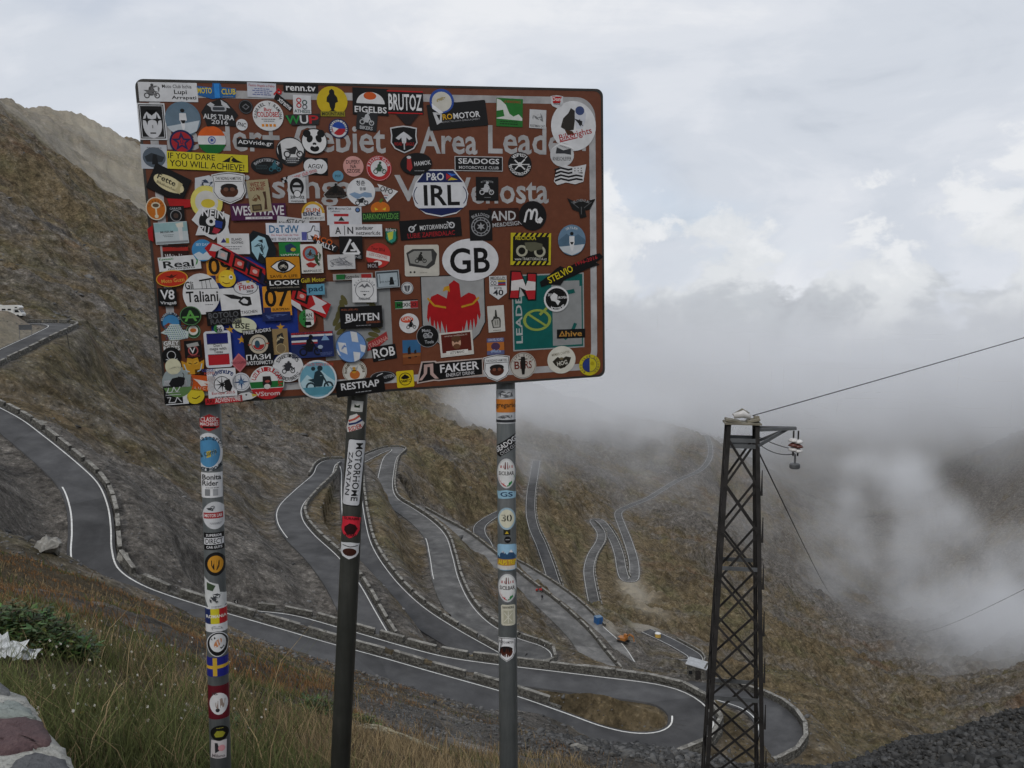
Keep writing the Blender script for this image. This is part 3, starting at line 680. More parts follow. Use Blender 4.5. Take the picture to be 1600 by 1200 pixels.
def scrib(x, y, w, h, c, n=9, seed=3, lw=1.0):
    q = random.Random(seed); pts = [(x + q.uniform(-w / 2, w / 2), y + q.uniform(-h / 2, h / 2)) for _ in range(n)]
    out = []
    for i in range(n - 1): out += p([pts[i], ((pts[i][0] + pts[i + 1][0]) / 2 + q.uniform(1, 2.5) * lw, (pts[i][1] + pts[i + 1][1]) / 2 - 2 * lw), pts[i + 1], ((pts[i][0] + pts[i + 1][0]) / 2 - 1, (pts[i][1] + pts[i + 1][1]) / 2 + 1.4 * lw)], c)
    return out

K, W, GW, RD, BL, NV, YE, OR, GR_, PU, TN, CR = '0d0d0f', 'd4d6da', 'b9bcc0', 'b3171c', '1f4f9c', '14224f', 'd9c21e', 'd98a1c', '1f7a34', '4a1d45', '9c8a68', 'd9d3b4'
ST = []          # (cx, cy, base outline, base colour, elements, label)
def S(cx, cy, base, c, els=(), label='small sticker', ang=0.0): ST.append((cx, cy, base, c, list(els), label, ang))
def RC(w, h, rad=0): return rrect(0, 0, w, h, rad)
# --- top rows
S(263, 144, RC(92, 30), W, T('Moto Club Ischia', 14, -9, 46, 5.5, K) + T('Lupi', 19, 0.5, 20, 9, K) + T('Arrapati', 24, 9, 39, 7, K) + bike(-26, 1, 24, '4a4a4c') + scrib(-26, -2, 26, 18, '6a6a6c', 8, 5), 'white rectangular club sticker with black lettering and a drawing')
S(339, 143, [(-31, -8), (-7, -6), (-6, -13), (6, -13), (8, -7), (30, -5), (28, 9), (6, 10), (-8, 12), (-30, 6)], '1c5f9e', T('MOTO', -19, -1, 22, 9, YE) + T('1', 0, -1, 8, 22, '2a86d6') + T('CLUB', 18, 0, 22, 9, YE) + tiny(16, 8, 24, 3, 1, '8a8a8a'), 'blue sticker with yellow letters')
S(409, 141, RC(45, 23), 'c3c7d2', T('Fausto Angelo e Fabio', 0, -6.5, 40, 5, 'a8323a') + tiny(0, 2.5, 36, 12, 4, '5c66a0', 2), 'pale card with fine red and blue print', 2)
S(470, 138, RC(54, 14), K, T('renn.tv', 0, 0, 46, 9, 'e4e5e8'), 'black strip sticker with white lettering', 1)
S(443, 160, [(-17, -5), (15, -5), (17, 5), (-15, 5)], K, T('xtreme', 3, 0.5, 24, 7, 'd0d0d4') + T('P', -15, -6, 9, 13, RD), 'small slanted black sticker with red initial', 40)
S(472, 164, RC(28, 30), W, ring(-5, -7, 4, 2.4, RD) + ring(-5, 1, 4, 2.4, RD) + ring(4, -4, 4, 2.4, '2a4a44') + ring(4, 3, 4, 2.4, '55585c') + T('ATHESIS', 0, 10, 25, 5, '3c5654'), 'white square with red and green rings', 2)
S(519, 159, oval(0, -1, 24, 23) , 'c9ae1a', p([(-4, -17), (0, -20), (4, -17), (4, -12), (8, -7), (9, 0), (5, 2), (4, 8), (2, 13), (6, 15), (-6, 15), (-2, 13), (-4, 8), (-5, 2), (-9, 0), (-8, -7), (-4, -12)], K) + r(0, 19, 38, 8, '8d8420') + T('MOUNTAIN', 0, 19, 34, 5.5, '2b2a10'), 'round yellow sticker with a black rider')
S(579, 159, RC(56, 42), K, o(0, 3, 22, 'd8d9dc', 18, 0, 180, 360) + o(-1, -9, 10, 'c4541c', 6) + T('EIGELBS', 0, 12.5, 50, 10, 'dcdde0'), 'black sticker with a fried-egg dome', 2)
S(633, 160, RC(56, 36), K, r(0, -17, 56, 2, RD) + r(0, 17, 54, 2, RD) + T('BRUTOZ', 0, 0, 52, 26, 'dfe0e3'), 'black and white block-letter sticker with red edges', 1)
S(637, 186, [(-19, -8), (18, -8), (4, 9), (-4, 9)], '241a1a', [], 'dark wedge sticker')
S(631, 218, shield(0, 0, 42, 43), 'c2c4c8', p(shield(0, 0, 38, 39), K) + p([(-13, -2), (-6, -8), (0, -12), (6, -8), (13, -2), (8, 1), (4, -3), (3, 6), (-3, 6), (-4, -3), (-8, 1)], 'c9cbd0') + T('ROAD', -9, 7, 12, 5, 'a02020') + T('EAGLE', 9, 7, 13, 5, 'a02020') + r(0, 9, 2, 14, 'b0b2b6'), 'black shield sticker with a white eagle')
S(715, 180, RC(92, 40, 2), '141416', T('PRO', -19, 1, 21, 9, 'd6a51e') + T('MOTOR', 14, 1, 42, 9.5, 'd9dadd') + T('MOTOCYKLOWA SZKOLA JAZDY', 3, 9, 62, 3.5, '9a9a9e') + p([(-38, -8), (-24, -6), (-26, 8), (-34, 12)], 'c0c2c6') + p([(-33, -4), (-27, -3), (-29, 6)], K), 'large tilted black riding school sticker', -6)
S(690, 158, oval(0, 0, 19), '274c9e', o(0, 1, 15.5, 'cbc9c0') + scrib(0, -2, 16, 10, 'a89a70', 7, 9) + p([(-16, 4), (2, 18), (-4, 20), (-15, 12)], 'e2e4e8'), 'peeling round sticker with blue rim')
S(796, 176, RC(41, 44), '24702c', p([(-20, -21), (-14, -19), (-6, -12), (0, 2), (6, 6), (14, 2), (20, 8), (20, 12), (-20, 10)], 'cfd2cf') + p([(-20, -2), (-10, -4), (-8, 6), (-20, 9)], '24702c') + T('LA RENAISSANCE', 4, -17, 26, 4, '9c2c20') + tiny(-2, 16, 30, 7, 2, '15391a', 4), 'green square sticker with white map', 2)
S(840, 186, RC(26, 29), 'c6c8cb', scrib(0, -3, 18, 15, '77797c', 10, 11, .6) + T('POSTMAN CAT', 0, 11, 23, 4, '55575a'), 'small pale card with grey drawing', 3)
S(870, 159, shield(0, 0, 20, 20), 'c9cbd0', p([(-8, -8), (8, -8), (5, 2), (-6, 3)], RD) + T('Doni', 0, -4, 14, 6, 'e0e0e0') + T('moto', 0, 3, 10, 4, K), 'small red and white shield')
S(896, 197, oval(0, 0, 35, 39, 36), 'd6d8dc', p([(-20, 2), (-16, -12), (-8, -20), (-4, -28), (2, -24), (2, -8), (0, 6), (-10, 8)], '2c2824') + p([(2, -24), (12, -28), (20, -20), (18, -6), (14, 4), (4, 4), (2, -8)], 'c6cad4') + o(10, -24, 7, '3a4a78') + scrib(8, -6, 16, 14, '1b1b20', 8, 2) + p([(-14, 6), (-2, 8), (2, 14), (-10, 14)], '4a2a14') + T('Bikerights', 3, 14, 52, 13, 'a61c22', -14) + line([(-22, 25), (6, 18)], 1.6, 'a61c22'), 'big round white sticker with racing bike and red script')
S(878, 242, oval(0, 0, 18.5), 'c3c5c8', p([(-8, -12), (2, -7), (14, -10), (14, 0), (4, -2), (-10, -2)], '34363a') + T('KNIESCHLEIFER', 0, 6, 29, 6, '2b2d30') + p([(-18, -8), (-4, -16), (10, -12), (20, -8), (14, -14), (-2, -19)], 'e2e3e6'), 'round grey-white crumpled sticker')
# --- left column, second row
S(238, 190, RC(43, 57), 'd0d2d6', r(0, 0, 39, 53, K) + r(0, 0, 36, 50, 'c9cbd0') + r(0, 0, 34, 48, K) + o(0, 4, 15, 'c9cbd0', 22) + p([(-13, -4), (-3, -3), (-8, 1)], K) + p([(13, -4), (3, -3), (8, 1)], K) + p(star(-8, -3, 9, 2.5, 4), K) + p(star(8, -3, 9, 2.5, 4), K) + r(0, 18, 9, 2, K) + p([(-10, -18), (-4, -12), (0, -18), (4, -12), (10, -18), (0, -9)], K) + r(0, 8, 2, 5, '88898c'), 'black and white framed face sticker')
S(286, 186, oval(0, 0, 28, 27, 32), '5d7486', p([(-26, 12), (26, 2), (20, 19), (0, 27), (-20, 19)], 'b9c2ca') + p([(-28, -4), (-14, -18), (0, -8), (12, -20), (26, -6), (26, 2), (-26, 12)], '64798a') + o(0, -13, 3.4, K, 3) + p([(-5, -9), (5, -9), (6, 2), (3, 4), (2, 14), (-1, 20), (-3, 12), (-4, 4), (-6, 2)], 'd6d8dc') + p([(-4, 2), (4, 2), (2, 7), (-2, 7)], K), 'round blue-grey sticker with a white cyclist in front of a peak')
S(342, 172, [(-28, 4), (-18, -10), (-6, -14), (4, -18), (14, -12), (26, 2), (30, 8), (24, 14), (26, 26), (8, 24), (-20, 26), (-24, 12)], '1a1a1c', p([(-18, -8), (-12, -12), (-6, -8), (-11, -3)], 'b9bbc0') + p([(4, -16), (13, -10), (18, -3), (10, -4), (5, -8)], 'b9bbc0') + r(0, -2, 24, 8, 'a9acb2', 0, 3) + r(0, -2, 19, 5, '3b3f46', 0, 2) + T('ALPS TURA', -1, 11, 48, 8, 'd3d5d8', 3) + T('2016', 0, 19, 26, 7, 'c6c8cc', 3), 'black mountain-shaped sticker with goggles')
S(384, 167, oval(0, 0, 11), K, ring(0, 0, 10.4, 9.4, '55565a') + p([(-6, 0), (0, -5), (6, 0), (0, 5)], '6a6b70') + p([(-4, 0), (0, -3), (4, 0), (0, 3)], K), 'small round black sticker with a diamond')
S(378, 195, oval(0, 0, 9), 'cfd1d5', T('FNC', 0, 0, 13, 6.5, K, 10), 'small round white sticker with three black letters')
S(419, 181, oval(0, 0, 24, 23.5, 32), 'd6d7d9', arc('GABRIEL Y RAMONA', 0, 1, 19.5, 5, '2a2a2e', -100, 105) + T('Buy', 0, -9, 12, 7, RD) + T('COLDOBES', 0, -2, 34, 8, RD) + tiny(0, 7, 24, 6, 2, '707276', 7) + r(-9, 15, 4, 4, OR) + r(-3, 15, 4, 4, OR) + r(3, 15, 4, 4, OR) + r(9, 15, 4, 4, OR), 'round white sticker with red word and four orange squares')
S(473, 187, [(-28, -6), (-18, -8), (28, -9), (24, 8), (-18, 9)], '2a2a2c', T('W', -15, 0, 22, 13, '1f8a3c') + T('U', 2, 0, 13, 13, 'd5d7da') + T('P', 17, 0, 15, 13, 'b02026'), 'slanted tricolour letters sticker', -1)
S(529, 201, oval(0, 0, 15.5), NV, o(0, 0, 13.6, 'c9ccd2') + o(0, 0, 10.5, '1f46a0', None, 0, 180, 360) + o(0, 0, 10.5, 'a8222a', None, 0, 0, 180) + p([(-10, -3), (0, 0), (-8, 7)], 'd9dade') + arc('PILIPINAS RIDERS', 0, 0, 12, 3, NV, -120, 120), 'small round blue sticker with a flag')
S(573, 190, RC(32, 28), '26272a', bike(0, -3, 22, 'b5b8bc') + T('BIKERS', 0, 10, 20, 5.5, 'b5b8bc'), 'dark grey square with pale bicycle', 8)
S(284, 222, oval(0, 0, 19), NV, o(0, 0, 16, 'a3222b') + p(star(0, 0, 16, 7, 5), '1a2450') + p(star(0, 0, 8, 4, 5), 'a3222b') + T('U', 0, 0, 5, 6, '1a2450'), 'round blue sticker with a red star')
S(331, 219, oval(0, 0, 22, 22, 32), 'd4d6d8', o(0, 0, 22, 'cf5b1c', None, 0, 198, 342) + o(0, 0, 22, '12652e', None, 0, 18, 162) + ring(0, 0, 6, 4.8, '2a4a9a') + o(0, 0, 2, '2a4a9a') + sum([line([(0, 0), (5 * math.cos(a), 5 * math.sin(a))], .5, '2a4a9a') for a in np.linspace(0, 6.28, 13)], []), 'round orange, white and green flag sticker')
S(399, 224, RC(58, 13), K, T('ADVride.gr', 0, 0, 54, 8, 'e0e1e4'), 'black strip with white web address', 3)
S(454, 237, oval(0, 0, 23, 23, 32), '1c1c1e', o(0, -3, 21, 'cfd0d2', 18) + bike(4, -2, 30, '2a2a2c', False) + p([(-20, -8), (-15, -14), (-13, 14), (-18, 12)], K) + r(1, 14, 20, 10, '3a3a3c') + tiny(1, 14, 18, 8, 3, 'b9bbc0', 8), 'round black and white sticker with touring motorcycle')
S(491, 221, oval(0, 0, 20.5, 20.5, 32), 'dcdddf', ring(0, 0, 20.5, 19, K) + o(-11, -12, 6, K) + o(11, -12, 6, K) + o(-7, -4, 4.5, K, 6, 25) + o(7, -4, 4.5, K, 6, -25) + o(0, 4, 3, K, 2.2) + o(0, 11, 7, K, 5) + p([(-5, 7), (0, 5), (5, 7), (0, 9)], 'dcdddf'), 'round white sticker with a black panda face')
S(241, 245, RC(41, 38), 'b7bcc4', o(0, 1, 18, '55606c', 16) + p([(-15, 0), (-4, -6), (6, -3), (16, 0), (12, 8), (-12, 8)], '2b3138') + p([(-2, -4), (4, -4), (6, 12), (-4, 12)], '15181c') + tiny(0, -14, 26, 3, 1, '6a6e74', 3), 'pale square card with grey photograph', 2)
S(325, 253, RC(126, 27), 'c9bd2c', T('IF YOU DARE', -25, -7, 72, 9, K) + T('YOU WILL ACHIEVE!', -1, 5.5, 116, 10, K, 1) + p([(22, -1), (30, -6), (38, -11), (46, -5), (56, -1)], K) + p([(36, -9), (40, -9), (36, -4), (40, -2), (34, -2)], 'c9bd2c') + tiny(46, 12, 12, 2.5, 1, '5a541a'), 'long yellow strip with a motto in black capitals', 3)
S(417, 259, oval(0, 0, 25, 13.5, 32), '14171a', arc('BANDITSERVICE', 0, 22, 31, 4.5, 'a9acb2', -38, 38) + bike(12, 2, 18, '2f6472') + tiny(-9, 2, 20, 8, 3, '3a4a50', 5), 'black oval sticker with teal motorcycle')
S(493, 260, RC(38, 27), K, o(-7, 0, 11.5, 'd6d7da') + o(7, 0, 11.5, 'd6d7da') + T('AGGV', 0, 0, 24, 7, K), 'black square with two overlapping white discs', 2)
S(552, 260, oval(0, 0, 16), 'cf9a94', T('DUPERY', 0, -7, 22, 6, '3a2424') + T('NA', 0, 0, 9, 6, '3a2424') + T('SZOSIE', 0, 7, 21, 6, '3a2424'), 'round pink sticker with dark words')
S(592, 263, oval(0, 0, 20, 20, 32), 'd2d3d5', ring(0, 0, 20, 19, 'b02026') + ring(0, 0, 18.5, 13, 'b02a2e') + arc('RIDING CLUB', 0, 0, 16, 4, 'd9dade', -80, 80) + bike(1, 1, 20, '33503c') , 'round red-rimmed sticker with a small motorcycle')
S(528, 275, oval(0, 0, 8.5), '5f93ad', T('POF', 0, 0, 9, 4, '27485a'), 'tiny round light-blue sticker')
S(467, 274, [(-28, -4), (30, -4), (30, 4), (-28, 4)], 'bfc0c4', T('scooter club timo', 6, 0, 46, 6, 'b02a2e') + sum([r(-27 + 4 * i, -2 + 4 * ((i + j) % 2) - (4 if j else 0), 4, 4, K) for i in range(4) for j in (0,)], []), 'narrow white banner with red words and chequers', -17)
# --- third row
S(264, 287, RC(60, 42), K, o(0, 0, 25, 'cfc59c', 11.5) + T('Fette', -5, -4, 30, 9, K) + T('Bikebuecher', -2, 5, 32, 4, '3a3420') + p([(12, -10), (20, -9), (18, -2), (22, 8), (12, 7), (14, -2)], 'b8ad84'), 'tilted black sticker with cream oval', 27)
S(326, 292, [(-20, -14), (2, -18), (20, -8), (22, 2), (8, 8), (16, 18), (-8, 20), (-22, 6)], 'c4c8cf', scrib(0, 0, 30, 26, '2c3a50', 14, 4, 1.2) + o(12, -4, 4, YE) + o(17, 1, 4, YE) + scrib(-6, 4, 20, 14, '3f6ea0', 8, 8, 1.4), 'ragged white and blue sticker with yellow dots')
S(280, 318, [(-18, -8), (18, -6), (18, 6), (-14, 8)], 'a81a1e', [], 'plain red strip')
S(323, 316, oval(0, 0, 25, 26, 32), 'd6cc6a', o(0, 0, 18, 'c9c8c4', 18) + o(2, 2, 11, 'cdb83a', 7) + p([(-8, 14), (12, 6), (18, 16), (4, 20)], 'dcdcda'), 'round pale yellow sticker')
S(358, 294, shield(0, 0, 52, 50), 'd6d7d9', p(shield(0, 0, 49, 47), K) + p(shield(0, 0, 47, 45), 'd6d7d9') + T('THE RIDING HAMSTERS', 0, -15, 40, 5, K) + r(0, -10.5, 43, 1, K) + o(0, 5, 14, '4a2818', 10) + o(0, -1, 13, '1d1a1a', 6) + o(-5, 2, 4, '6e4a3a', 3) + o(5, 2, 4, '6e4a3a', 3) + p([(-16, 14), (16, 14), (8, 19), (0, 22), (-8, 19)], 'bfc1c5'), 'white shield sticker with goggled brown face')
S(464, 297, RC(28, 40), 'c6c8cb', o(0, -5, 11, K, 14) + o(0, -3, 7, 'b9bbbf', 9) + r(0, -6, 13, 4, K) + o(0, 6, 6, 'd5d6d9') + ring(0, 6, 6, 5, K) + T('20   02', 0, 11, 22, 4.5, K) + T('riversouls', 0, 17, 20, 3.5, '3a3a3c'), 'white card with black helmet emblem', 1)
S(524, 300, [(-18, 4), (-6, -8), (4, -10), (12, -6), (18, 6), (12, 9), (-14, 9)], '28201e', bike(0, -2, 20, '0c0c0c') + T('motoadventure', 0, 6, 30, 4, '54504c'), 'dark motorcycle-shaped sticker')
S(564, 300, oval(0, 0, 22, 22, 32), 'd3d5d9', T('청춘', 0, -14, 14, 8, '22262c') + T('꿈을', 3, -5, 10, 5, '33373c') + p([(-19, 3), (-10, 0), (-2, 3), (6, 0), (16, 2), (17, 8), (8, 9), (2, 7), (-6, 11), (-12, 8)], '7f9ab8') + bike(0, 13, 20, '1d1f24', False), 'round white sticker with blue world map')
S(606, 300, [(-16, -13), (16, -1), (-2, 16)], 'd6d7d9', p([(-13.5, -10), (12, -1), (-2, 12.5)], 'c9cacd') + T('OFO', -2, -3, 20, 8.5, K, 18) + tiny(-4, 5, 10, 3, 1, 'a03030') + r(-4, 9, 4, 2, '54607a'), 'white triangular sticker with three black letters')
S(244, 326, oval(0, 0, 16, 18), 'cfc7b4', o(0, 0, 14.4, 'b9691c', 16.4) + r(0, 5, 2.4, 14, 'd0c8b0') + o(0, -5, 7, 'd0c8b0', 5) + o(0, -5, 5, '5a4a3a', 3) + o(0, 12, 3, 'd0c8b0') + arc('CLASSIC', 0, 0, 12, 3, '5a3008', -80, 80), 'orange oval badge with a piston')
S(275, 335, RC(27, 26), '121214', ring(0, 2, 9, 7.8, '8a8c90') + o(0, 2, 4, '4a3a34') + T('GARAGE', 0, -9, 18, 3.5, '9a9ca0'), 'small black square with a ring')
S(330, 347, [(-30, -4), (-14, -24), (8, -20), (30, -10), (26, 8), (28, 22), (10, 20), (2, 28), (-12, 20), (-26, 20), (-20, 6)], 'cfd1d4', o(2, 0, 21, '17181a', 20) + T('NEIN', 4, -13, 34, 12, 'dcdde0', 10) + T('ZU', -12, 12, 16, 12, 'd6d7da', 10) + o(0, -1, 8, 'd9dadc', 7) + o(0, -1, 3, K) + p([(6, -3), (18, 0), (16, 10), (6, 8)], '223a86') + p([(4, 8), (14, 12), (8, 19), (0, 16)], 'a02a3c'), 'ragged white sticker with football and bold capitals')
S(404, 331, RC(86, 26), PU, T('WESTWAVE', 0, -2, 80, 15, 'd3d1d6', 0) + r(0, 9.5, 42, 3.6, 'cfcdd2') + tiny(0, 9.5, 40, 2.4, 1, PU), 'purple banner with white block letters', 0)
S(405, 306, RC(34, 50), 'a39878', T('WEZ SIE', 0, -18, 24, 7, '7a2a20') + T('DO MNIE', -2, -11, 22, 6, '7a2a20') + scrib(-4, 2, 18, 20, '6a4a30', 9, 6) + p([(6, -6), (11, -6), (10, 22), (5, 22), (8, 6)], '4a3222') + r(-6, 18, 15, 10, '3a2e22') + r(-6, 18, 11, 6, '6a5a3e'), 'worn tan paper with red handwriting', -4)
S(489, 331, [(-18, 14), (-18, 0), (-13, -10), (-6, -15), (6, -16), (15, -10), (18, -2), (18, 14)], 'd0d1d2', ring(0, 2, 18, 14, 'c59a2c', None, 180, 360) + T('SUN', 0, -3, 22, 6, 'c05a1c') + T('BIKE', -2, 3, 27, 6, NV) + T('+420 602 411 217', 0, 10, 32, 4, '2a2c30'), 'white sticker with yellow half gear')
S(458, 347, RC(50, 14), 'c4c5c8', T('4STACK', 4, -1, 30, 7, '2a2a2c', 0) + T('ROBERT', -14, 3, 16, 4, '33343a'), 'white paper strip with black letters', 8)
S(538, 337, RC(54, 29), 'c9ccd2', T('BMW Motorrad Club', -7, -11, 36, 4, '2a2c34') + T('Lebanon', -14, -7, 14, 3, '70737a') + r(-5, -1, 23, 4, 'a8282e') + r(-5, 11, 23, 4, 'a8282e') + p([(-5, 1), (0, 8), (-10, 8)], '223a30') + o(21, -9, 4, '1c1e24') + o(21, -9, 2.6, '5a7ab0'), 'pale blue-white club card with red stripes and tree', 1)
S(594, 326, oval(0, 0, 15, 11) , 'c46a20', p([(-2, -10), (2, -16), (6, -15), (2, -9)], '4e6a2a') + p([(-9, -2), (-3, 1), (-8, 3)], 'd9c034') + p([(9, -2), (3, 1), (8, 3)], 'd9c034') + p([(-8, 5), (8, 5), (0, 9)], '5a2c0c'), 'orange pumpkin sticker')
S(595, 338, [(-30, -6), (30, -8), (29, 7), (-29, 8)], '14301c', T('DARKNOWLEDGE', 0, 0, 55, 9, '5f9a4a'), 'dark green word sticker under the pumpkin')
S(268, 364, RC(52, 34), 'b8c2c6', r(0, -9, 52, 14, '8fb0b4') + p([(8, -14), (20, -16), (20, -8), (10, -8)], 'd0ccc0') + p([(11, -8), (18, -8), (17, 14), (12, 14)], 'c9cbcc') + T('MUSEUM', -7, -2, 20, 3.5, '4a5254') + tiny(-6, 4, 18, 5, 2, '7c8486') + r(0, 14, 50, 3, '8a8e92'), 'pale teal business card', -2)
S(236, 366, [(-5, -8), (4, -14), (3, 12), (-4, 8)], 'a0161b', [], 'scrap of red sticker')
S(458, 363, RC(84, 29), 'd3d5de', T('DaTdW', -14, -5, 46, 12, '2a6a94') + T('Das Ampel Team der Welt', -13, 4.5, 42, 4, 'b04a52') + T('LIKE THIS POINT', -14, 10.5, 49, 4.2, '1b1d24') + r(17, 6, 8, 13, '55599c') + p([(21, 0), (27, -2), (31, -11), (35, -10), (34, -3), (41, -2), (42, 10), (38, 13), (22, 12)], '2a2c34') + p([(22, 1), (28, -1), (32, -9), (34, -9), (33, -2), (40, -1), (41, 9), (37, 12), (23, 11)], 'd9dbe2'), 'white sticker with blue script and thumbs-up hand', 1)
S(503, 379, [(-18, -12), (16, 0), (26, 8), (20, 16), (-12, 0)], '1c1c1e', T('RICO', 2, -4, 30, 9, 'c05a20', 20) + T('RALLY', 6, 5, 30, 8, 'd0d2d6', 20), 'slanted orange and white rally words')
S(556, 360, RC(82, 19), 'd3d4d8', T('A', -28, 0, 9, 11, '1a1c22') + r(-18, 0, 1, 15, '1a1c22') + T('N', -9, 0, 9, 11, '1a1c22') + T('ausdauer', 13, -4, 28, 6, '1a1c22') + T('netzwerk.de', 19, 4, 38, 6, '1a1c22'), 'white strip with large A and N and web address', 1)
S(548, 387, RC(36, 36), '131315', line([(0, -13), (-12, 9), (13, 9), (3, -8)], 3.6, 'd6d7da') + line([(-1, 4), (7, 4), (1, -7)], 2.8, 'd6d7da') + T('LED', -8, 14.5, 13, 4.5, 'd6d7da') + T('LINE', 8, 14.5, 15, 4.5, '8f9196'), 'black square with white triangle logo', 1)
S(591, 399, oval(0, 0, 19.5, 19.5, 32), 'b3312c', p([(-18, -8), (18, 2), (17, 10), (-19, 2)], 'd3cfcb') + T('Tour 2016', 0, -10, 22, 5, '4a1412', 12) + T('LOS COJONES', 0, 1, 28, 6, 'a8282a', 14) + o(-2, 12, 7, 'd0c8c4', 4), 'round red and white tour sticker')
S(611, 369, shield(0, 0, 20, 26), '123c24', p(shield(0, 1, 15, 19), '2f8a7a') + p([(-6, -5), (4, -8), (2, 4), (-4, 7)], 'b9c24a') + T('Riders', 0, -10, 16, 5, 'c6c8cc'), 'small green shield with yellow figure')
S(533, 409, RC(43, 23), 'c3c4c6', scrib(0, 0, 38, 18, '6d6f74', 26, 12, .4) + scrib(0, 0, 36, 16, '8b8d92', 22, 13, .4), 'scribbled white paper')
S(275, 398, RC(40, 30), '2c1410', T('White Lion', 0, 3, 34, 9, 'd0d0d2') + r(0, -9, 40, 6, 'a02a22') + T('TREETEN', 6, -13, 24, 4, '151210'), 'dark strip with white outlined script')
S(281, 411, RC(66, 22), 'd0d2d4', T('Real', -2, 1, 48, 11, '1a1c1e') + T('Kawasaki', -20, -8, 22, 4, '2f7a3a') + T('motorparts', 2, 8.5, 42, 3.6, '33363a') + p([(24, -9), (30, -6), (28, 2), (24, 6), (27, -2)], '3f8a3c'), 'white dealer sticker with wide black letters', -3)
S(269, 435, oval(0, 0, 25, 13, 32), 'c89a34', o(0, 0, 23.6, 'b4301c', 11.8) + T('Moto Guzzi', 1, 3, 36, 6, 'cfa24a') + p([(-10, -5), (-3, -4), (0, -7), (3, -4), (10, -6), (2, -1), (-3, -1)], '4a1a10'), 'orange-red oval with golden script and bird', -4)
S(262, 464, RC(29, 28), '111113', T('V8', 0, -4, 22, 15, 'd6d7da') + T('Virage8', 1, 9.5, 25, 6, 'c9cbce'), 'black square with white V8', 2)
S(317, 391, oval(0, 0, 17), '3f86b8', p([(-15, 6), (-6, 2), (0, 6), (6, 2), (15, 8), (8, 15), (-8, 15)], 'c2ccd4') + T('SKY DAY', 0, -9, 20, 4, 'b9cfe0'), 'round light-blue sticker with snowy peaks')
S(344, 422, RC(42, 40), 'cb8a2a', T('09', 0, -6, 36, 26, '1b1712') + T('EUROPEAN ALPS', 4, 11, 28, 4, '3a2c12') + p([(-20, 8), (-8, 8), (-8, 20), (-20, 20)], '22285a'), 'orange tour sticker with large 09')
S(405, 384, [(-26, -4), (-8, -24), (16, -16), (26, 4), (24, 24), (2, 28), (-16, 16)], '151d22', p([(-12, -6), (0, -16), (10, -12), (14, 4), (8, 20), (0, 10), (-4, 22), (-12, 8)], '9cc2d0') + p([(-2, -8), (6, -10), (6, -4)], '151d22') + scrib(0, 4, 18, 22, '223840', 9, 17, .8), 'dark sticker with pale blue wolf head')
S(365, 381, RC(50, 32), 'd0d1d3', p([(-20, -2), (-15, -9), (-10, -2)], '33306e') + r(-9, -5, 5, 8, 'b9b03a') + T('ISLAND', 5, -7, 16, 4, '33353a') + T('ROOFING', 6, -2, 18, 4, '33353a') + tiny(-2, 6, 30, 7, 2, '7c7e84', 5), 'white business card with small purple and yellow logo', 1)
S(421, 436, [(-104, -8), (-92, -12), (104, -10), (106, 14), (-96, 10), (-108, 4)], 'ab1b20', p([(-70, -11), (-30, -10), (30, 12), (-10, 12)], '1a1a3c') + sum([p([(x - 12, -8), (x + 10, -9), (x + 14, 8), (x - 8, 10)], K) + p([(x - 8, -5), (x + 6, -6), (x + 9, 5), (x - 5, 7)], cc) + o(x + 1, 0, 4, 'c9a8a4', 3) for x, cc in ((-80, 'a8a8ac'), (-52, 'b83a34'), (-26, 'b83a34'), (2, 'c24a40'), (28, 'b83a34'), (56, 'b83a34'))], []) + p([(70, -9), (98, -9), (92, 0), (104, 8), (76, 12), (82, 2)], 'c9c4c8') + p([(-100, -8), (-84, -10), (-90, 0), (-100, 4)], 'c6c2c4') + p([(30, 12), (60, 13), (70, 22), (50, 20)], 'c9c9cc'), 'long slanted red banner with black and white graffiti letters', 30)
S(355, 435, oval(0, 0, 13.5), 'd6b52c', o(-3, 1, 8, 'dcc040', 7) + o(6, -2, 3, 'dedfe0', 3.4) + o(6.5, -2, 1.6, K) + line([(-8, 5), (-3, 8), (4, 7)], 1.2, '6a4a10') + line([(-9, -3), (-4, -3)], 1.2, '6a4a10'), 'round yellow winking face')
S(453, 392, RC(34, 27), '1f7a3a', p([(-8, -8), (2, -12), (10, -6), (8, 2), (-6, 2)], '223a5a') + o(5, -2, 4, 'b9a83a', 3) + T('VOSTOK', 0, 8, 30, 7, 'c9cfc9'), 'green square with white word')
S(487, 404, RC(34, 45), 'd0cfcb', ring(-2, -8, 12, 8.5, 'a83a2c') + o(-2, -8, 8.5, '6a8a9a') + bike(-2, -7, 12, '4a2a1c') + scrib(8, 0, 10, 26, '2c4a2c', 9, 5, 1.2) + p([(-10, 8), (-2, 5), (8, 9), (2, 14), (-6, 13)], '9c2a28') + T('MARIPOLIS SC', 0, 19, 28, 3.5, '2a2a2c'), 'white sticker with red wreath emblem')
S(433, 470, RC(44, 46), 'cb8a2a', T('07', 0, -5, 38, 28, '17130f') + T('EUROPEAN', 5, 13, 26, 4, '3a2c12') + T('ALPS', 9, 19, 16, 4, '3a2c12') + r(-16, 16, 11, 13, '22285a'), 'orange tour sticker with large 07')
S(432, 494, RC(44, 14), '1c2858', scrib(0, 0, 36, 9, '4a5a8c', 10, 8, .6), 'dark blue flag strip')
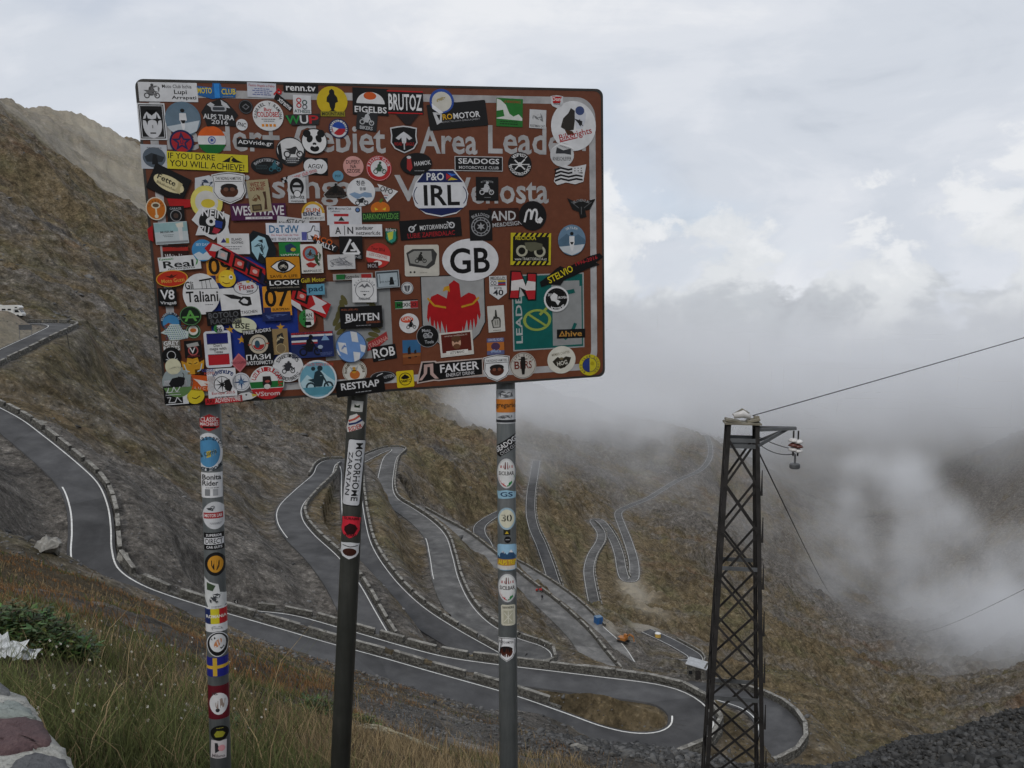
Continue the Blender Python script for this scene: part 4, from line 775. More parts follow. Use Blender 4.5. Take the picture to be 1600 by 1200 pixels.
S(443, 427, RC(56, 54, 4), '101012', r(0, -8.5, 52, 34, 'c2831c', 0, 2) + p([(-20, -11), (-10, -19), (0, -22), (10, -19), (20, -11), (10, -3), (0, 0), (-10, -3)], '101012') + p([(-18, -11), (-9, -17.5), (0, -20), (9, -17.5), (18, -11), (9, -4.5), (0, -2), (-9, -4.5)], 'd8d8da') + o(0, -11, 8.5, '101012') + bike(0, -12, 11, 'b9b4a8', False) + T('SAVE A LIFE', 0, 4.2, 43, 4.6, '4a2e08') + T('LOOK!', 0, 14.5, 46, 7.5, 'dcdddf') + T('www.bansonmelife.com', 0, 21.5, 46, 3, '8a8478'), 'orange and black sticker with a big eye')
S(315, 459, oval(0, 0, 29, 32, 36), 'd0d1d3', T('Gli', -18, -14, 13, 12, '141416') + T('Taliani', 1, 4, 50, 17, '141416') + r(2, -8, 48, 1, '5a5c60') + line([(2, -22), (2, -8)], .7, K) + line([(8, -22), (9, -8)], .7, K) + line([(14, -22), (16, -8)], .7, K) + r(8, -22, 20, 2.4, K, -8) + tiny(10, 17, 18, 2.5, 1, '4a4c50'), 'round white sticker with black puppet-string lettering')
S(376, 471, RC(62, 45), 'd2d3d5', p([(-26, -14), (-10, -12), (4, -6), (2, -3), (-14, -6)], '1a1a1c') + p([(-4, 0), (4, -8), (16, -6), (17, 6), (10, 8), (2, 6)], '1a1a1c') + p([(0, -1), (6, -5), (12, 0), (10, 4), (4, 3)], 'c9cacd') + T('ZEITTASCHEN', 6, 17, 36, 4.6, '1a1a1c'), 'white card with black hare drawing', -3)
S(384, 449, oval(0, 0, 19, 11, 28), 'c9cace', ring(0, 0, 19, 18, '33353a', 11) + T('Flies', 1, -1, 23, 8, 'a3242a', -8) + T('2007', 6, 6, 11, 3.4, '33353a') + T('Die', -9, -7, 7, 4, 'a3242a') + o(4, -9, 3, 'c2a83a', 2), 'white oval with red italic script')
S(489, 437, RC(40, 10), '3a2018', T('Galli Motor', 0, 0, 38, 7, 'c2b02a', -2), 'yellow script strip')
S(493, 452, RC(28, 17), '5f97b0', T('pad', 0, 0, 22, 11, '15384e'), 'light-blue strip with dark letters')
S(551, 432, RC(62, 10), '9a9a98', r(-19, 0, 14, 8, '1f6a34') + T('Romulo', -2, 0, 22, 6, '2a2a2c') + r(21, 0, 16, 7, 'a0282a'), 'narrow tricolour strip')
S(569, 453, RC(38, 38), 'd3d4d6', ring(0, 0, 14.5, 13.6, '55575c') + p([(-10, -4), (-3, -10), (0, -6), (4, -11), (10, -4), (4, -6), (0, -3), (-4, -6)], '66686d') + tiny(0, 2, 20, 3, 1, '77797e') + p([(-3, 6), (3, 6), (0, 9)], '44464b') + arc('MOTO CLUB', 0, 0, 17, 3, '66686d', -70, 70) + T('PARANA', 0, 13.5, 18, 4, '66686d'), 'white square with fine grey emblem', 2)
S(605, 436, RC(37, 27), '9aa2a8', r(0, 0, 34, 24, '39444c') + r(0, 1, 31, 21, 'a3b0b8') + p([(4, -3), (8, -3), (10, 9), (2, 9)], '14181c') + line([(-12, -8), (-12, 6)], .8, '2a3034') + T('JOSE ALVARADO', 0, 4, 26, 3, '2a3034'), 'framed grey-blue photo sticker', -2)
S(564, 495, RC(66, 34), '121215', T('REE-JEE-AL', -17, -12, 26, 3.6, '8a4a34') + T('BU!TEN', 2, 0, 52, 12, 'd3d4d7') + T('GEWERKEN', 18, 8.5, 22, 3.4, '8a4a34') + tiny(2, 13, 34, 2.4, 1, '8a8b90') + line([(-26, 8), (-16, 6), (-10, 2)], 1.4, 'd3d4d7'), 'black card with white serif lettering')
S(480, 497, oval(0, 0, 13, 14), 'c9cbc8', o(0, 0, 13, '2f7a3c', 14, 0, 100, 260) + o(0, 0, 13, 'a8282a', 14, 0, -40, 40) + T('FAN', 1, -5, 13, 6, K) + T('ANGELO', 1, 1, 17, 4, K) + p([(-4, 5), (5, 5), (6, 11), (-5, 11)], K), 'round green, white and red fan sticker')
S(350, 496, RC(54, 22), '111113', T('BOTOLO', 0, -4.5, 47, 9, '5a5c60') + T('RACING', 1, 5, 45, 8, '505256'), 'black block with dark grey racing letters', -2)
S(382, 508, oval(0, 0, 19, 12), 'c9cdb0', T('BSE', -3, 1, 22, 9, '1f211e') + line([(-4, 8), (10, 7)], .8, '55574e'), 'cream oval with three handwritten letters', 8)
S(298, 493, oval(0, 0, 17, 15), '15241a', ring(0, 0, 16.6, 15.6, '5a8a5a', 14.6) + T('A', 0, 0, 20, 17, '5a9a4a') + r(0, 2, 26, 2.4, '5a9a4a'), 'round dark green sticker with letter A')
S(267, 503, oval(0, 0, 16, 15), '1c3248', o(0, 1, 13, '3f7fae', 12) + p([(-12, 6), (-4, 1), (4, 4), (12, 5), (6, 12), (-6, 12)], '7a3a24') + arc('FLORENCE TO ST', 0, 0, 14, 3, 'b9c6d0', -80, 80), 'round blue sticker with red mesa')
S(302, 517, oval(0, 0, 11.5), '1f4a2c', ring(0, 0, 11, 10.2, '8aa08a') + o(0, -1, 7.5, 'd0cec6') + o(0, -1, 5, 'b0622c', 3.4), 'small round green sticker with orange fish')
S(273, 519, [(-22, 0), (-12, -6), (-6, -13), (8, -12), (12, -4), (22, 0), (20, 10), (6, 12), (0, 14), (-8, 12), (-12, 4)], 'b9c6c4', sum([o(x + (1.5 if y % 2 else 0), y * 3.2, .85, '2f6a5a' if (x + y) % 2 else '3a5a8a') for x in range(-15, 18, 3) for y in range(-3, 4)], []), 'pale cloud-shaped sticker with small dots')
S(342, 513, oval(0, 0, 8, 7), 'c6c9cc', o(0, 0, 8, '2f7a3c', 7, 0, 110, 250) + T('96', 0, 1, 10, 7, K), 'tiny round sticker with number 96')
S(341, 545, RC(42, 57, 5), 'c9ccd4', r(0, -16, 33, 16, '1b1f66') + r(0, -1, 33, 16, 'd0d1d3') + r(0, 16.5, 33, 16, 'a8202a') + T("Don't", 0, -6, 13, 4.6, '2a2c30') + T('mess with', 0, -1, 26, 4.6, '2a2c30') + T('Texas', 0, 4, 14, 4.6, '2a2c30') + r(0, -24.5, 33, 1, '3a3c44') + r(0, -8.5, 33, .9, '3a3c44') + r(0, 8, 33, .9, '3a3c44'), 'white-edged barrel sticker in blue, white and red')
S(404, 537, RC(46, 47), '121214', T('FREE RIDERS', 0, -20, 43, 5.5, 'd0d1d4', -3) + ring(0, 0, 15, 11, 'b4aa98') + o(0, 0, 10, 'c2c0b8') + o(0, 1, 9, 'a02c2a', 8, 0, 0, 180) + o(-2, 0, 4, '2a4a5a', 6) + r(-14, 0, 5, 2, 'a04a34') + r(14, 0, 5, 2, 'a04a34'), 'black square with red bottle-cap emblem', -2)
S(405, 561, [(-22, -9), (22, -10), (23, 9), (-21, 9)], '151517', T('ПАЗИ', -1, -4, 38, 8.5, 'd3d4d6') + T('МОТОРИСТА', 1, 5, 42, 6, 'd3d4d6'), 'black strip with white Cyrillic letters')
S(438, 533, RC(24, 40), '8c7652', p([(-5, -10), (4, -14), (6, -4), (3, 6), (-6, 6)], '2c2a28') + o(0, 11, 8, '7a6a50') + ring(0, 11, 8, 7, 'b0a078') + scrib(0, -4, 12, 14, 'c2b898', 7, 3, .6), 'tan card with sketch of a rider')
S(488, 538, RC(66, 40), '1f2c5c', r(0, -18, 64, 3, 'a02a30') + r(0, -14.5, 64, 3, 'c6c8cc') + r(-12, -6, 40, 3, 'c6c8cc') + r(-12, -3, 40, 2.6, '9c2a30') + T('LOVE ADDICTION', 0, -18, 52, 3, '2a1418') + bike(-4, 4, 34, '0e1118') + p([(14, -6), (20, -16), (27, -6)], '7a9ac0') + o(12, 4, 4, '9aaac0', 3) + tiny(20, 15, 22, 6, 3, '5a6a9c', 6), 'blue photo sticker with dark motorcycle and red stripes')
S(268, 540, [(-14, -8), (14, -9), (14, 8), (-13, 9)], '6a6660', T('GREY', 0, -4, 24, 7, 'd0d1d3') + T('ROOTS', 0, 4, 25, 7, 'd0d1d3'), 'white block words on grey')
S(302, 545, RC(27, 27), '141214', ring(0, 2, 8, 6, 'a05050') + T('V', -1, 2, 9, 9, 'c9c9cc') + p([(-10, -8), (8, -11), (10, -5), (-8, -3)], '9a9a98') + T('JOKERS', 0, 11, 20, 3.6, '7a2a2c'), 'small black square with playing cards')
S(268, 557, oval(0, 0, 15), '101012', ring(0, -2, 7, 6, 'c2c4c8') + line([(-9, 4), (-4, 5), (0, 8), (4, 5), (9, 4)], 1.2, 'c2c4c8'), 'round black sticker with white outline head')
S(302, 570, [(-18, -8), (-10, -4), (-8, -12), (0, -10), (8, -12), (10, -4), (18, -8), (16, 6), (8, 8), (10, 14), (-10, 14), (-8, 8), (-16, 6)], 'bd8a26', o(-5, -4, 4, 'c99a34', 4) + o(5, -4, 4, 'c99a34', 4) + line([(-7, -4), (-2, -2)], 1.2, K) + line([(7, -4), (2, -2)], 1.2, K) + line([(-14, -2), (-11, 8), (-6, 10)], 1.6, 'a9bcc8') + line([(14, -2), (11, 8), (6, 10)], 1.6, 'a9bcc8'), 'yellow cartoon strongman engine sticker')
S(321, 580, RC(32, 9), '2a1410', T('CO.CZ', 4, -2, 18, 4, '3a4a9a') + T('MOTO', 6, 3, 16, 4, 'a83a34'), 'strip with red and blue letters')
S(278, 596, oval(0, 0, 24, 24, 32), '8d989a', o(0, 0, 24, '5a7a4a', None, 0, 20, 160) + p([(-14, 2), (-8, -6), (4, -8), (12, -6), (10, 4), (4, 8), (-10, 8)], '15161a') + ring(6, -10, 5, 4, '15161a', None, -60, 160), 'round sticker with a black bull on grass')
S(271, 572, oval(0, 0, 12.5), 'c6c4a8', [], 'plain cream disc')
S(276, 612, RC(36, 38), 'c6c8cc', [], 'white paper behind the black square')
S(271, 616, RC(29, 28), '131315', line([(-11, -4), (11, -4)], 1.4, 'c2c4c8') + line([(-6, -11), (-9, -4), (-2, -4), (2, -12), (6, -4), (12, -12)], 1.3, 'c2c4c8') + line([(-12, 0), (12, 0)], .8, 'c2c4c8') + line([(-10, 4), (-4, 4), (-8, 12), (2, 12), (6, 4), (12, 12)], 1.3, 'c2c4c8'), 'black square with white line monogram')
S(306, 618, oval(0, 0, 14, 12, 24, -20), 'c9b52c', line([(-6, 2), (0, 4), (7, 0)], 1.4, '3a2c08'), 'yellow smiling sticker half covered by white paper')
S(317, 598, RC(38, 24), 'b8501c', p([(-15, -6), (10, -3), (12, 0), (2, 0), (8, 3), (-2, 5), (-8, -1)], 'd0c9c4') + T('L U C K', 0, 8, 24, 4, 'cfae9c'), 'orange sticker with pale bird shape', 8)
S(347, 598, RC(45, 46), 'd0d1d4', arc('Adventure', 2, 8, 26, 6, '2a3c6a', -38, 38) + ring(0, 2, 13, 12, '2a2a2c') + p(star(0, 2, 13, 2.6, 8, 0), '17171a') + p([(4, -4), (12, -6), (16, 6), (12, 14), (4, 10)], '1a1a1c') + T('Europe 2015', 1, 15.5, 36, 5.5, 'a83a34') + tiny(0, 21, 40, 2, 1, '33353c'), 'white square with black compass rose')
S(377, 596, oval(0, 0, 14.5), 'c6c9ce', ring(0, 0, 12.5, 12, '3a4a5c') + p(star(0, 0, 12, 2.4, 4), '22406c') + p(star(0, 0, 8, 2, 4, -45), '5a7a9c'), 'small round white compass sticker')
S(350, 624, RC(58, 10), 'b0262c', T('ADVENTURE', 6, 0, 40, 7, 'd0c2c2') + T('ARI', -22, 0, 12, 7, '5a1014'), 'red strip with white capitals', -2)
S(417, 597, oval(0, 0, 27, 26, 36), 'd0d2d2', p([(-27, -2), (26, -2), (25, 8), (-25, 8)], '1f6a34') + o(0, 0, 27, 'a8242a', 26, 0, 20, 160) + arc('UZUKI-BULGARIA', 0, 0, 21, 7, 'a8242a', -75, 110) + p([(-6, -10), (6, -10), (8, 2), (3, 10), (-4, 10), (-7, 2)], '241e1e') + o(1, -2, 4, 'a04a44', 2) + o(0, 6, 5, 'c9c6c2', 4) + T('VStrom', 0, 17, 38, 7, 'c6b8b8'), 'round white, green and red club sticker with a bull')
S(385, 619, [(-20, 0), (-8, -6), (4, -7), (10, -4), (20, -2), (8, 4), (-10, 6)], 'c3c5c6', o(0, -3, 1.4, K) + p([(8, -4), (20, -2), (10, 1)], 'b9a23a'), 'white eagle head sticker')
S(374, 566, [(0, -15), (14, 0), (0, 15), (-14, 0)], 'b86a70', p([(0, -12), (11, 0), (0, 12), (-11, 0)], 'a8545c') + T('VOLCOOPING', 0, 0, 23, 3.8, '5a2a34'), 'pink diamond sticker')
S(450, 573, oval(0, 0, 24, 23, 32), 'd0d1d4', arc('STREET-RATS', 0, 0, 18, 5.5, '24252a', -62, 62) + arc('JABERBERG', 0, 0, 18.5, 5.5, '24252a', 240, 120) + scrib(0, 0, 20, 14, '2c2d32', 12, 21, 1) + bike(0, 2, 20, '33343a'), 'round white sticker with sketched rat rider')
S(496, 592, oval(0, 0, 30, 30, 36), 'c9ced2', o(0, 0, 27.5, '6a9fb4', 27.5) + p([(-27, 4), (-16, -8), (-6, 0), (6, -14), (16, -4), (27, 4), (22, 17), (-22, 17)], 'a9c6d0') + bike(2, 3, 42, '22343c') + o(-6, -17, 3.2, '22343c') + p([(-24, 12), (24, 12), (14, 24), (-14, 24)], '4f8a9c') + T('VULLTE TITEN STARTE', 4, -23, 44, 4.4, 'b8443a', 2), 'big round pale blue sticker with standing motorcycle rider')
S(548, 541, oval(0, 0, 24, 25, 36), '6a8fc4', p([(-20, -8), (-8, -6), (-6, 12), (-18, 6)], 'cdd0d4') + p([(0, -24), (10, -22), (12, -6), (2, -8)], 'cdd0d4') + p([(3, 8), (14, 10), (12, 22), (4, 24)], 'cdd0d4') + p([(14, -3), (24, 0), (22, 11), (15, 8)], 'cdd0d4') + p([(-22, 2), (-16, 14), (-22, 10)], 'cdd0d4') + ring(0, 0, 24, 23, '3a4c6a', 25) + scrib(-11, 1, 8, 12, '5a7ab0', 6, 3, .7), 'round blue and white lozenge sticker')
S(600, 551, RC(38, 23), '141416', T('ROB', 0, -1, 34, 15, 'd3d4d6') + tiny(-6, 10, 14, 3, 1, 'a0a2a6'), 'black sticker with rough white capitals', -6)
S(554, 580, oval(0, 0, 19, 18.5), 'c9c8c2', ring(0, 0, 18, 17.3, '6a5a34') + o(0, 5, 8, 'b0642c', 7) + o(-1, -2, 4, 'b88a2c', 5) + p([(-8, -8), (-2, -4), (-4, 0)], '9aa0a4') + p([(6, -9), (1, -4), (3, 0)], '9aa0a4') + r(-1, -1, 7, 1.4, K) + arc('Bionda', 0, 0, 14, 4, '4a3a20', -100, -35) + arc('Vespa', 0, 0, 14, 4, '4a3a20', 35, 100), 'round cream sticker with a bee')
S(598, 589, oval(0, 0, 20, 9, 28, -6), '1c1d20', ring(0, 0, 19.5, 18.6, '9a9ca0', 8.8) + T('KRAUTEN', 5, 0, 24, 5, 'a0a2a6', -8) + line([(-14, 4), (-8, -3), (0, -6)], 1.2, 'c2c4c8'), 'black oval with grey italic word')
S(563, 604, RC(76, 25), '111113', T('RESTRAP', 0, -3, 60, 11, 'd0d1d4') + tiny(3, 8, 36, 2.6, 1, '9a9ca0'), 'black banner with wide-spaced white capitals at the bottom edge', -3)
S(633, 592, RC(27, 26, 2), 'cdb51c', ring(0, 0, 10, 9, K) + p([(-7, -2), (-3, -6), (0, -3), (3, -6), (7, -2), (3, 0), (-3, 0)], K) + T('OAMTC', 0, 3, 16, 4, K) + o(0, -5, 2.4, K), 'yellow square with black eagle emblem', -2)
S(703, 577, [(-44, -15), (-22, -15), (-20, -13), (52, -15), (52, 13), (-18, 17), (-26, 16), (-52, 19), (-52, 14)], 'b9aaa4', p([(-42, -13), (-24, -13), (-22, -11), (50.5, -13), (50.5, 11), (-18, 15), (-26, 14), (-50, 17)], '111113') + p([(-40, -10), (-26, -11), (-26, 4), (-18, 13), (-24, 13), (-31, 6), (-31, -6), (-35, -6), (-36, 4), (-44, 14), (-49, 14), (-41, 4)], 'b59a94') + T('FAKEER', 15, -3, 61, 13, 'd6d5d8', -2) + T('ENERGY DRINK', 16, 8, 45, 5.4, 'c6c5c8', -2), 'wide black energy drink sticker with pink outline mark')
S(776, 575, shield(0, 0, 41, 42), 'd6d7d9', p(shield(0, 0, 39, 40), K) + p(shield(0, 0, 37, 38), 'd6d7d9') + T('THE RIDING HAMSTERS', 0, -12, 33, 4, K) + r(0, -8.5, 34, .9, K) + o(0, 4, 11, '4a2418', 8) + o(0, -1, 11, '1d1a1a', 5) + o(-4, 2, 3, '7a4a3a', 2.4) + o(4, 2, 3, '7a4a3a', 2.4), 'second white shield with goggled brown face, at the bottom edge')
S(817, 571, oval(0, 0, 20.5), 'b9b5ae', ring(0, 0, 19.5, 18.8, '5a5048') + T('BI', -8, -1, 11, 12, '6a2a20') + T('RS', 8, -1, 11, 12, '6a2a20') + p([(-3, -14), (3, -14), (4, -4), (2, 14), (-2, 14), (-4, -4)], '1d1a18') + line([(-7, -10), (7, -10)], 1.4, '1d1a18') + arc('CAFE RACER', 0, 0, 16.5, 3, '5a5048', -70, 70), 'round beige sticker with a motorcycle seen from the front')
S(877, 562, oval(0, 0, 22, 21.5, 32), 'cfcdc2', p([(-14, 2), (-6, -5), (0, -1), (7, -5), (15, -3), (12, 6), (5, 12), (-2, 14), (-10, 8)], '2c2820') + T('HOG', 1, 5, 16, 7, 'cfcdc2', -10) + T('MEMBER CHAPTER', -1, -10, 28, 4, '7a7460', -8) + o(0, -2, 3, '6a604a', 2), 'round cream owners club sticker with dark eagle')
S(921, 570, oval(0, 0, 16.5), 'bcae24', o(0, 0, 11, '2a3a7c', None, 0, 90, 270) + o(0, 0, 11, 'c2b62c', None, 0, -90, 90) + ring(0, 0, 11.4, 10.6, '22284a') + o(4, -2, 3, 'a89a1c') + arc('MOTO CLUB LUCANIA', 0, 0, 13.6, 3, '22284a', -150, 150), 'round yellow and blue sticker in the corner')
S(643, 550, RC(28, 38), '34638c', r(0, 10, 28, 18, '7a4426') + p([(-6, -6), (-2, -10), (-1, 10), (-6, 10)], '241c1c') + p([(4, -2), (7, -4), (8, 8), (4, 8)], '241c1c') + p([(-14, 4), (14, 2), (14, 6), (-14, 8)], '8c5a34'), 'small desert photo sticker with blue sky', 1)
S(639, 505, oval(0, 0, 15.5), 'd0d0d2', o(-3, -6, 10, 'c8523a', 5) + T('CAPO', -3, -7, 15, 5, 'd6d0cc') + bike(3, 3, 15, '191a1c'), 'round white sticker with black motorcycle and red cloud')
S(668, 525, oval(0, 0, 17.5), '121315', ring(0, 0, 17.5, 16.8, '9a9ca0') + ring(-3, -1, 4, 2.8, 'a9abb0') + ring(4, -2, 4, 2.8, 'a9abb0') + T('Moto', -2, -9, 13, 5, 'a9abb0') + T('Tools', 2, 9, 14, 5, 'a9abb0') + scrib(0, 1, 16, 8, '8a8c90', 8, 4, .7), 'round black sticker with chalk sketch')
S(713, 537, RC(52, 38), 'c9c6c0', r(0, -2, 46, 29, '5a2018') + o(0, -2, 7, 'c29a82', 9) + o(0, -8, 7.5, '5a3c28', 5) + o(0, 4, 5.5, '6a4630', 4) + o(-2.5, -3, 1, '2a1c14') + o(2.5, -3, 1, '2a1c14') + r(0, 13, 34, 6, 'd6d4cf') + T("LET'S MANO", 0, 13, 22, 4, '2a2624') + T('www.volta2a.it', 0, -13.5, 36, 3, 'b9a49a'), 'instant-photo sticker of a bearded face', -3)
S(774, 541, RC(27, 26), '5a5f86', r(0, 0, 27, 13, 'b06a30') + o(0, 0, 7, '4a3450', 6) + T('GRAVEL ROAD', 0, -10.5, 23, 4, 'c0c4d8') + scrib(0, 8, 20, 6, '8a9cc0', 8, 4, .7), 'small orange and violet sticker')
S(775, 498, RC(26, 41), 'c4c3be', p([(-6, 14), (-8, 2), (-5, 0), (-4, -4), (-2, -4), (-1, -14), (1, -14), (2, -3), (5, -2), (7, 2), (6, 14)], '33332f') + p([(-4.5, 13), (-6, 4), (-3, 0), (4, 0), (5, 4), (4.5, 13)], 'a9a8a2') + line([(-2, 2), (-1, 10)], .7, '33332f') + line([(2, 2), (2, 10)], .7, '33332f') + tiny(0, 18, 18, 2, 1, '4a4a46'), 'white card with hand drawing', -2)
S(778, 449, [(-13.5, -18), (13.5, -18), (13.5, 9), (0, 19), (-13.5, 9)], 'd0d1d3', T('MEDELLIN', 0, -15, 23, 4, '22242a') + T('CO', -7, -7, 9, 6, '22242a') + r(6, -9.5, 12, 3, 'c2a82c') + r(6, -7, 12, 2.4, '2a3a7c') + r(6, -4.6, 12, 2.4, 'a0282c') + T('RUTA', 0, 1, 12, 3.6, '22242a') + T('40', 0, 8, 16, 9, '22242a') + r(0, -12, 25, .8, '22242a') + r(0, -2.8, 25, .8, '22242a'), 'white route shield with number 40')
S(818, 446, [(-20, -24), (-4, -23), (4, -1), (5, -20), (21, -19), (19, 24), (6, 24), (-6, 3), (-8, 21), (-24, 20)], '14100f', p([(-18, -22), (-5, -21), (-1, -10), (-19, -8)], 'a9222a') + p([(7, -18), (19, -17), (18.5, -5), (7, -7)], 'a9222a') + p([(-19, -8), (-1, -10), (3, 1), (6, -7), (18.5, -5), (18, 8), (4, 8), (-7, 2), (-8, 7), (-20, 7)], 'd0cdcd') + p([(-20, 7), (-8, 7), (-9, 19), (-22, 18)], 'a9222a') + p([(2, 8), (18, 8), (17, 22), (7, 22)], 'a9222a'), 'letter N cut out in red and white stripes')
S(887, 421, [(-44, 18), (-30, 8), (-18, -2), (-12, -6), (-4, -2), (14, -10), (34, -20), (50, -24), (56, -18), (44, -10), (50, -6), (30, 0), (10, 10), (-6, 16), (-12, 24), (-30, 22), (-42, 26)], '0f0f11', T('STELVIO', -12, 7, 42, 11, 'cdbb22', -26) + T('1996-2016', 29, -13, 36, 6, 'a4252c', -17), 'black brushstroke sticker with yellow and red lettering over the right edge')
S(869, 467, oval(0, 0, 19.5, 20, 32), 'd0d1d3', p(star(0, 0, 20, 17, 22), 'd6d7d9') + ring(0, 0, 17, 14, '111113') + o(0, 0, 14, '111113') + p([(-10, -4), (-4, -10), (2, -6), (0, 0), (6, 4), (2, 10), (-2, 4), (-8, 2)], 'd0d1d3') + T('EUROPEAN', 9, -2, 20, 4, 'd6d7d9') + arc('MOTOTRIP', 0, 0, 15.5, 4.5, 'd6d7d9', 215, 130) + T('2016', -9, -7, 9, 4, 'd6d7d9'), 'round black and white gear-edged sticker')
S(892, 521, RC(44, 14), '121214', p([(-19, 4), (-14, -5), (-9, 4)], 'b0813c') + p([(-16, 2.6), (-14, -2), (-12, 2.6)], '121214') + T('hive', 4, 0, 26, 9, 'b0813c'), 'small black strip with orange letters', 1)
S(735, 406, oval(0, 0, 44, 33, 40), 'd3d4d8', T('GB', -1, 1, 62, 40, '0c0c0e'), 'large white oval with the black letters GB')
S(659, 407, RC(54, 49, 3), 'c2bfb6', p([(-24, -12), (-14, -18), (18, -18), (24, -10), (20, 6), (10, 13), (-20, 8)], '3a3a3a') + p([(-21, -10), (-12, -15), (15, -15), (16, 0), (6, 9), (-18, 4)], '8c8c88') + bike(-2, -3, 18, '22221f') + o(-18, 18, 1.6, '33332f') + o(-12, 18, 1.6, '33332f') + tiny(2, 19, 16, 2, 1, '8a887e'), 'beige card with a wing mirror', 1)
S(829, 389, RC(63, 50), 'bdb024', sum([p([(-31 + 8 * i, -25), (-27 + 8 * i, -25), (-31 + 8 * i, -19), (-35 + 8 * i, -19)], K) for i in range(1, 8)], []) + sum([p([(-31 + 8 * i, 19), (-27 + 8 * i, 19), (-31 + 8 * i, 25), (-35 + 8 * i, 25)], K) for i in range(1, 8)], []) + r(0, 0, 56, 38, '14140f') + T('RECICKA', -8, -17, 32, 6, 'bdb024') + ring(-14, 3, 9, 5.5, 'a9a894') + ring(14, 4, 9, 5.5, 'a9a894') + p([(-10, -10), (6, -11), (18, -8), (18, 0), (0, 4), (-8, 0)], '5a5a48') + T('www.TRAKTORIADA.cz', 0, 15.5, 50, 4.4, 'c6c6be'), 'yellow hazard-striped sticker with a tractor', 2)
S(893, 375, oval(0, 0, 21.5, 24, 32), '66829a', p([(-20, 10), (20, 7), (14, 18), (0, 24), (-14, 18)], 'c0c6cc') + p([(-21, 0), (-8, -10), (0, -4), (10, -9), (21, 0), (20, 7), (-20, 10)], '4f6a80') + o(0, -10, 2.8, K) + p([(-4, -6), (4, -6), (4, 4), (2, 14), (0, 18), (-2, 14), (-4, 4)], 'd3d5d8') + p([(-3, 3), (3, 3), (1, 7), (-1, 7)], K) + arc('ORTLER', 0, 0, 19, 3.6, 'c6ccd2', -30, 30), 'round blue sticker with white cyclist near the right edge')
S(908, 323, [(-22, -14), (-10, -8), (-2, -12), (4, -8), (22, -12), (14, 4), (6, 6), (8, 16), (-2, 18), (-4, 8), (-14, 4)], '151516', arc('SLOVENIJA', 0, 14, 24, 4, '8a8b8e', -32, 32) + line([(-16, -8), (-4, 2)], 1, '5a5b5e') + line([(16, -7), (4, 2)], 1, '5a5b5e') + line([(0, 0), (0, 12)], 1.2, '5a5b5e'), 'black bird-shaped sticker')
S(890, 272, [(-25, 11), (-20, -9), (-8, -14), (6, -11), (26, -15), (21, 12), (8, 16), (-6, 13), (-20, 17)], 'cdced1', sum([p([(-24 + i, 9 - 5.5 * i * 0 - k * 5.6), (-14, 5.6 - k * 5.6), (-2, 8.5 - k * 5.6), (10, 6 - k * 5.6), (20, 8 - k * 5.6), (20, 10.6 - k * 5.6), (10, 9 - k * 5.6), (-2, 11.5 - k * 5.6), (-14, 8.6 - k * 5.6), (-23, 12 - k * 5.6)], '131315') for i in (0,) for k in range(4)], []) + p([(4, -11), (24, -14), (22, -3), (4, -1)], 'cdced1') + sum([o(8 + 5 * i, -9 + 4 * j, .9, '131315') for i in range(3) for j in range(2)], []), 'waving black and white striped flag')
S(790, 341, [(-27, -16), (20, -16), (30, 12), (-27, 13)], '2f1610', T('AND', -4, -4, 40, 15, 'b9babd') + T('ME&DESIGN', 2, 9, 46, 6.5, 'a9aaad', -4), 'cut-out pale letters on brown')
S(832, 337, oval(0, 0, 21.5, 23, 32), '111113', line([(-13, 10), (-9, -6), (-5, -10), (-2, -6), (-3, 6), (1, -8), (5, -10), (7, -4), (5, 8), (9, 11), (14, 8)], 3.2, 'd3d4d6') + p([(7, 6), (12, 2), (16, 6), (12, 13)], 'd3d4d6'), 'round black sticker with curly white letter m')
S(751, 352, RC(35, 48), '121214', ring(0, 2, 15, 13.4, '8c8e92') + ring(0, 2, 11, 9.6, '8c8e92') + sum([line([(9.5 * math.cos(a), 2 + 9.5 * math.sin(a)), (15 * math.cos(a), 2 + 15 * math.sin(a))], 1.2, '8c8e92') for a in np.linspace(0, 6.28, 13)], []) + p(star(0, 2, 7, 3, 6), '9c9ea2') + arc('BULLDOGS', 0, 4, 21, 4.5, '9c9ea2', -40, 40), 'tall black sticker with a wheel emblem')
S(688, 303, [(-22, -38), (22, -38), (38, -18), (44, 0), (40, 18), (24, 31), (0, 36), (-24, 31), (-40, 18), (-44, 0), (-38, -18)], 'd3d5da', p([(-21, -36), (21, -36), (36, -18), (-36, -18)], '172454') + p([(-36, 22), (36, 22), (24, 29), (0, 34), (-24, 29)], '172454') + T('P&O', -7, -27, 27, 12, 'd6d8dd') + p([(10, -32), (18, -27), (10, -22)], 'b02a30') + p([(12, -33), (26, -30), (18, -27)], '3a6ac0') + p([(18, -26), (28, -22), (12, -21)], 'c9b02c') + T('IRL', 2, 2, 56, 32, '0d0d10') + ring(0, 2, 42, 40.6, '172454', 27, 150, 210, 8) + ring(0, 2, 42, 40.6, '172454', 27, -30, 30, 8), 'large white eight-sided sticker with the black letters IRL')
S(761, 295, RC(35, 37), '111113', bike(-1, 1, 22, 'b4b6ba') + arc('MOTORIDER', 0, 12, 24, 2.6, '8a8c90', -24, 24) + tiny(0, 13.5, 14, 2, 1, '8a8c90'), 'black square with white racing motorcycle', 1)
S(748, 256, RC(75, 23, 1), 'c6c7ca', r(0, 0, 73, 21, '121214') + T('SEADOGS', 0, -4, 64, 8.5, 'd6d7da') + T('MOTORCYCLE CLUB', 0, 6, 62, 4.6, 'c6c7ca'), 'black rectangle with white border and capitals', 1)
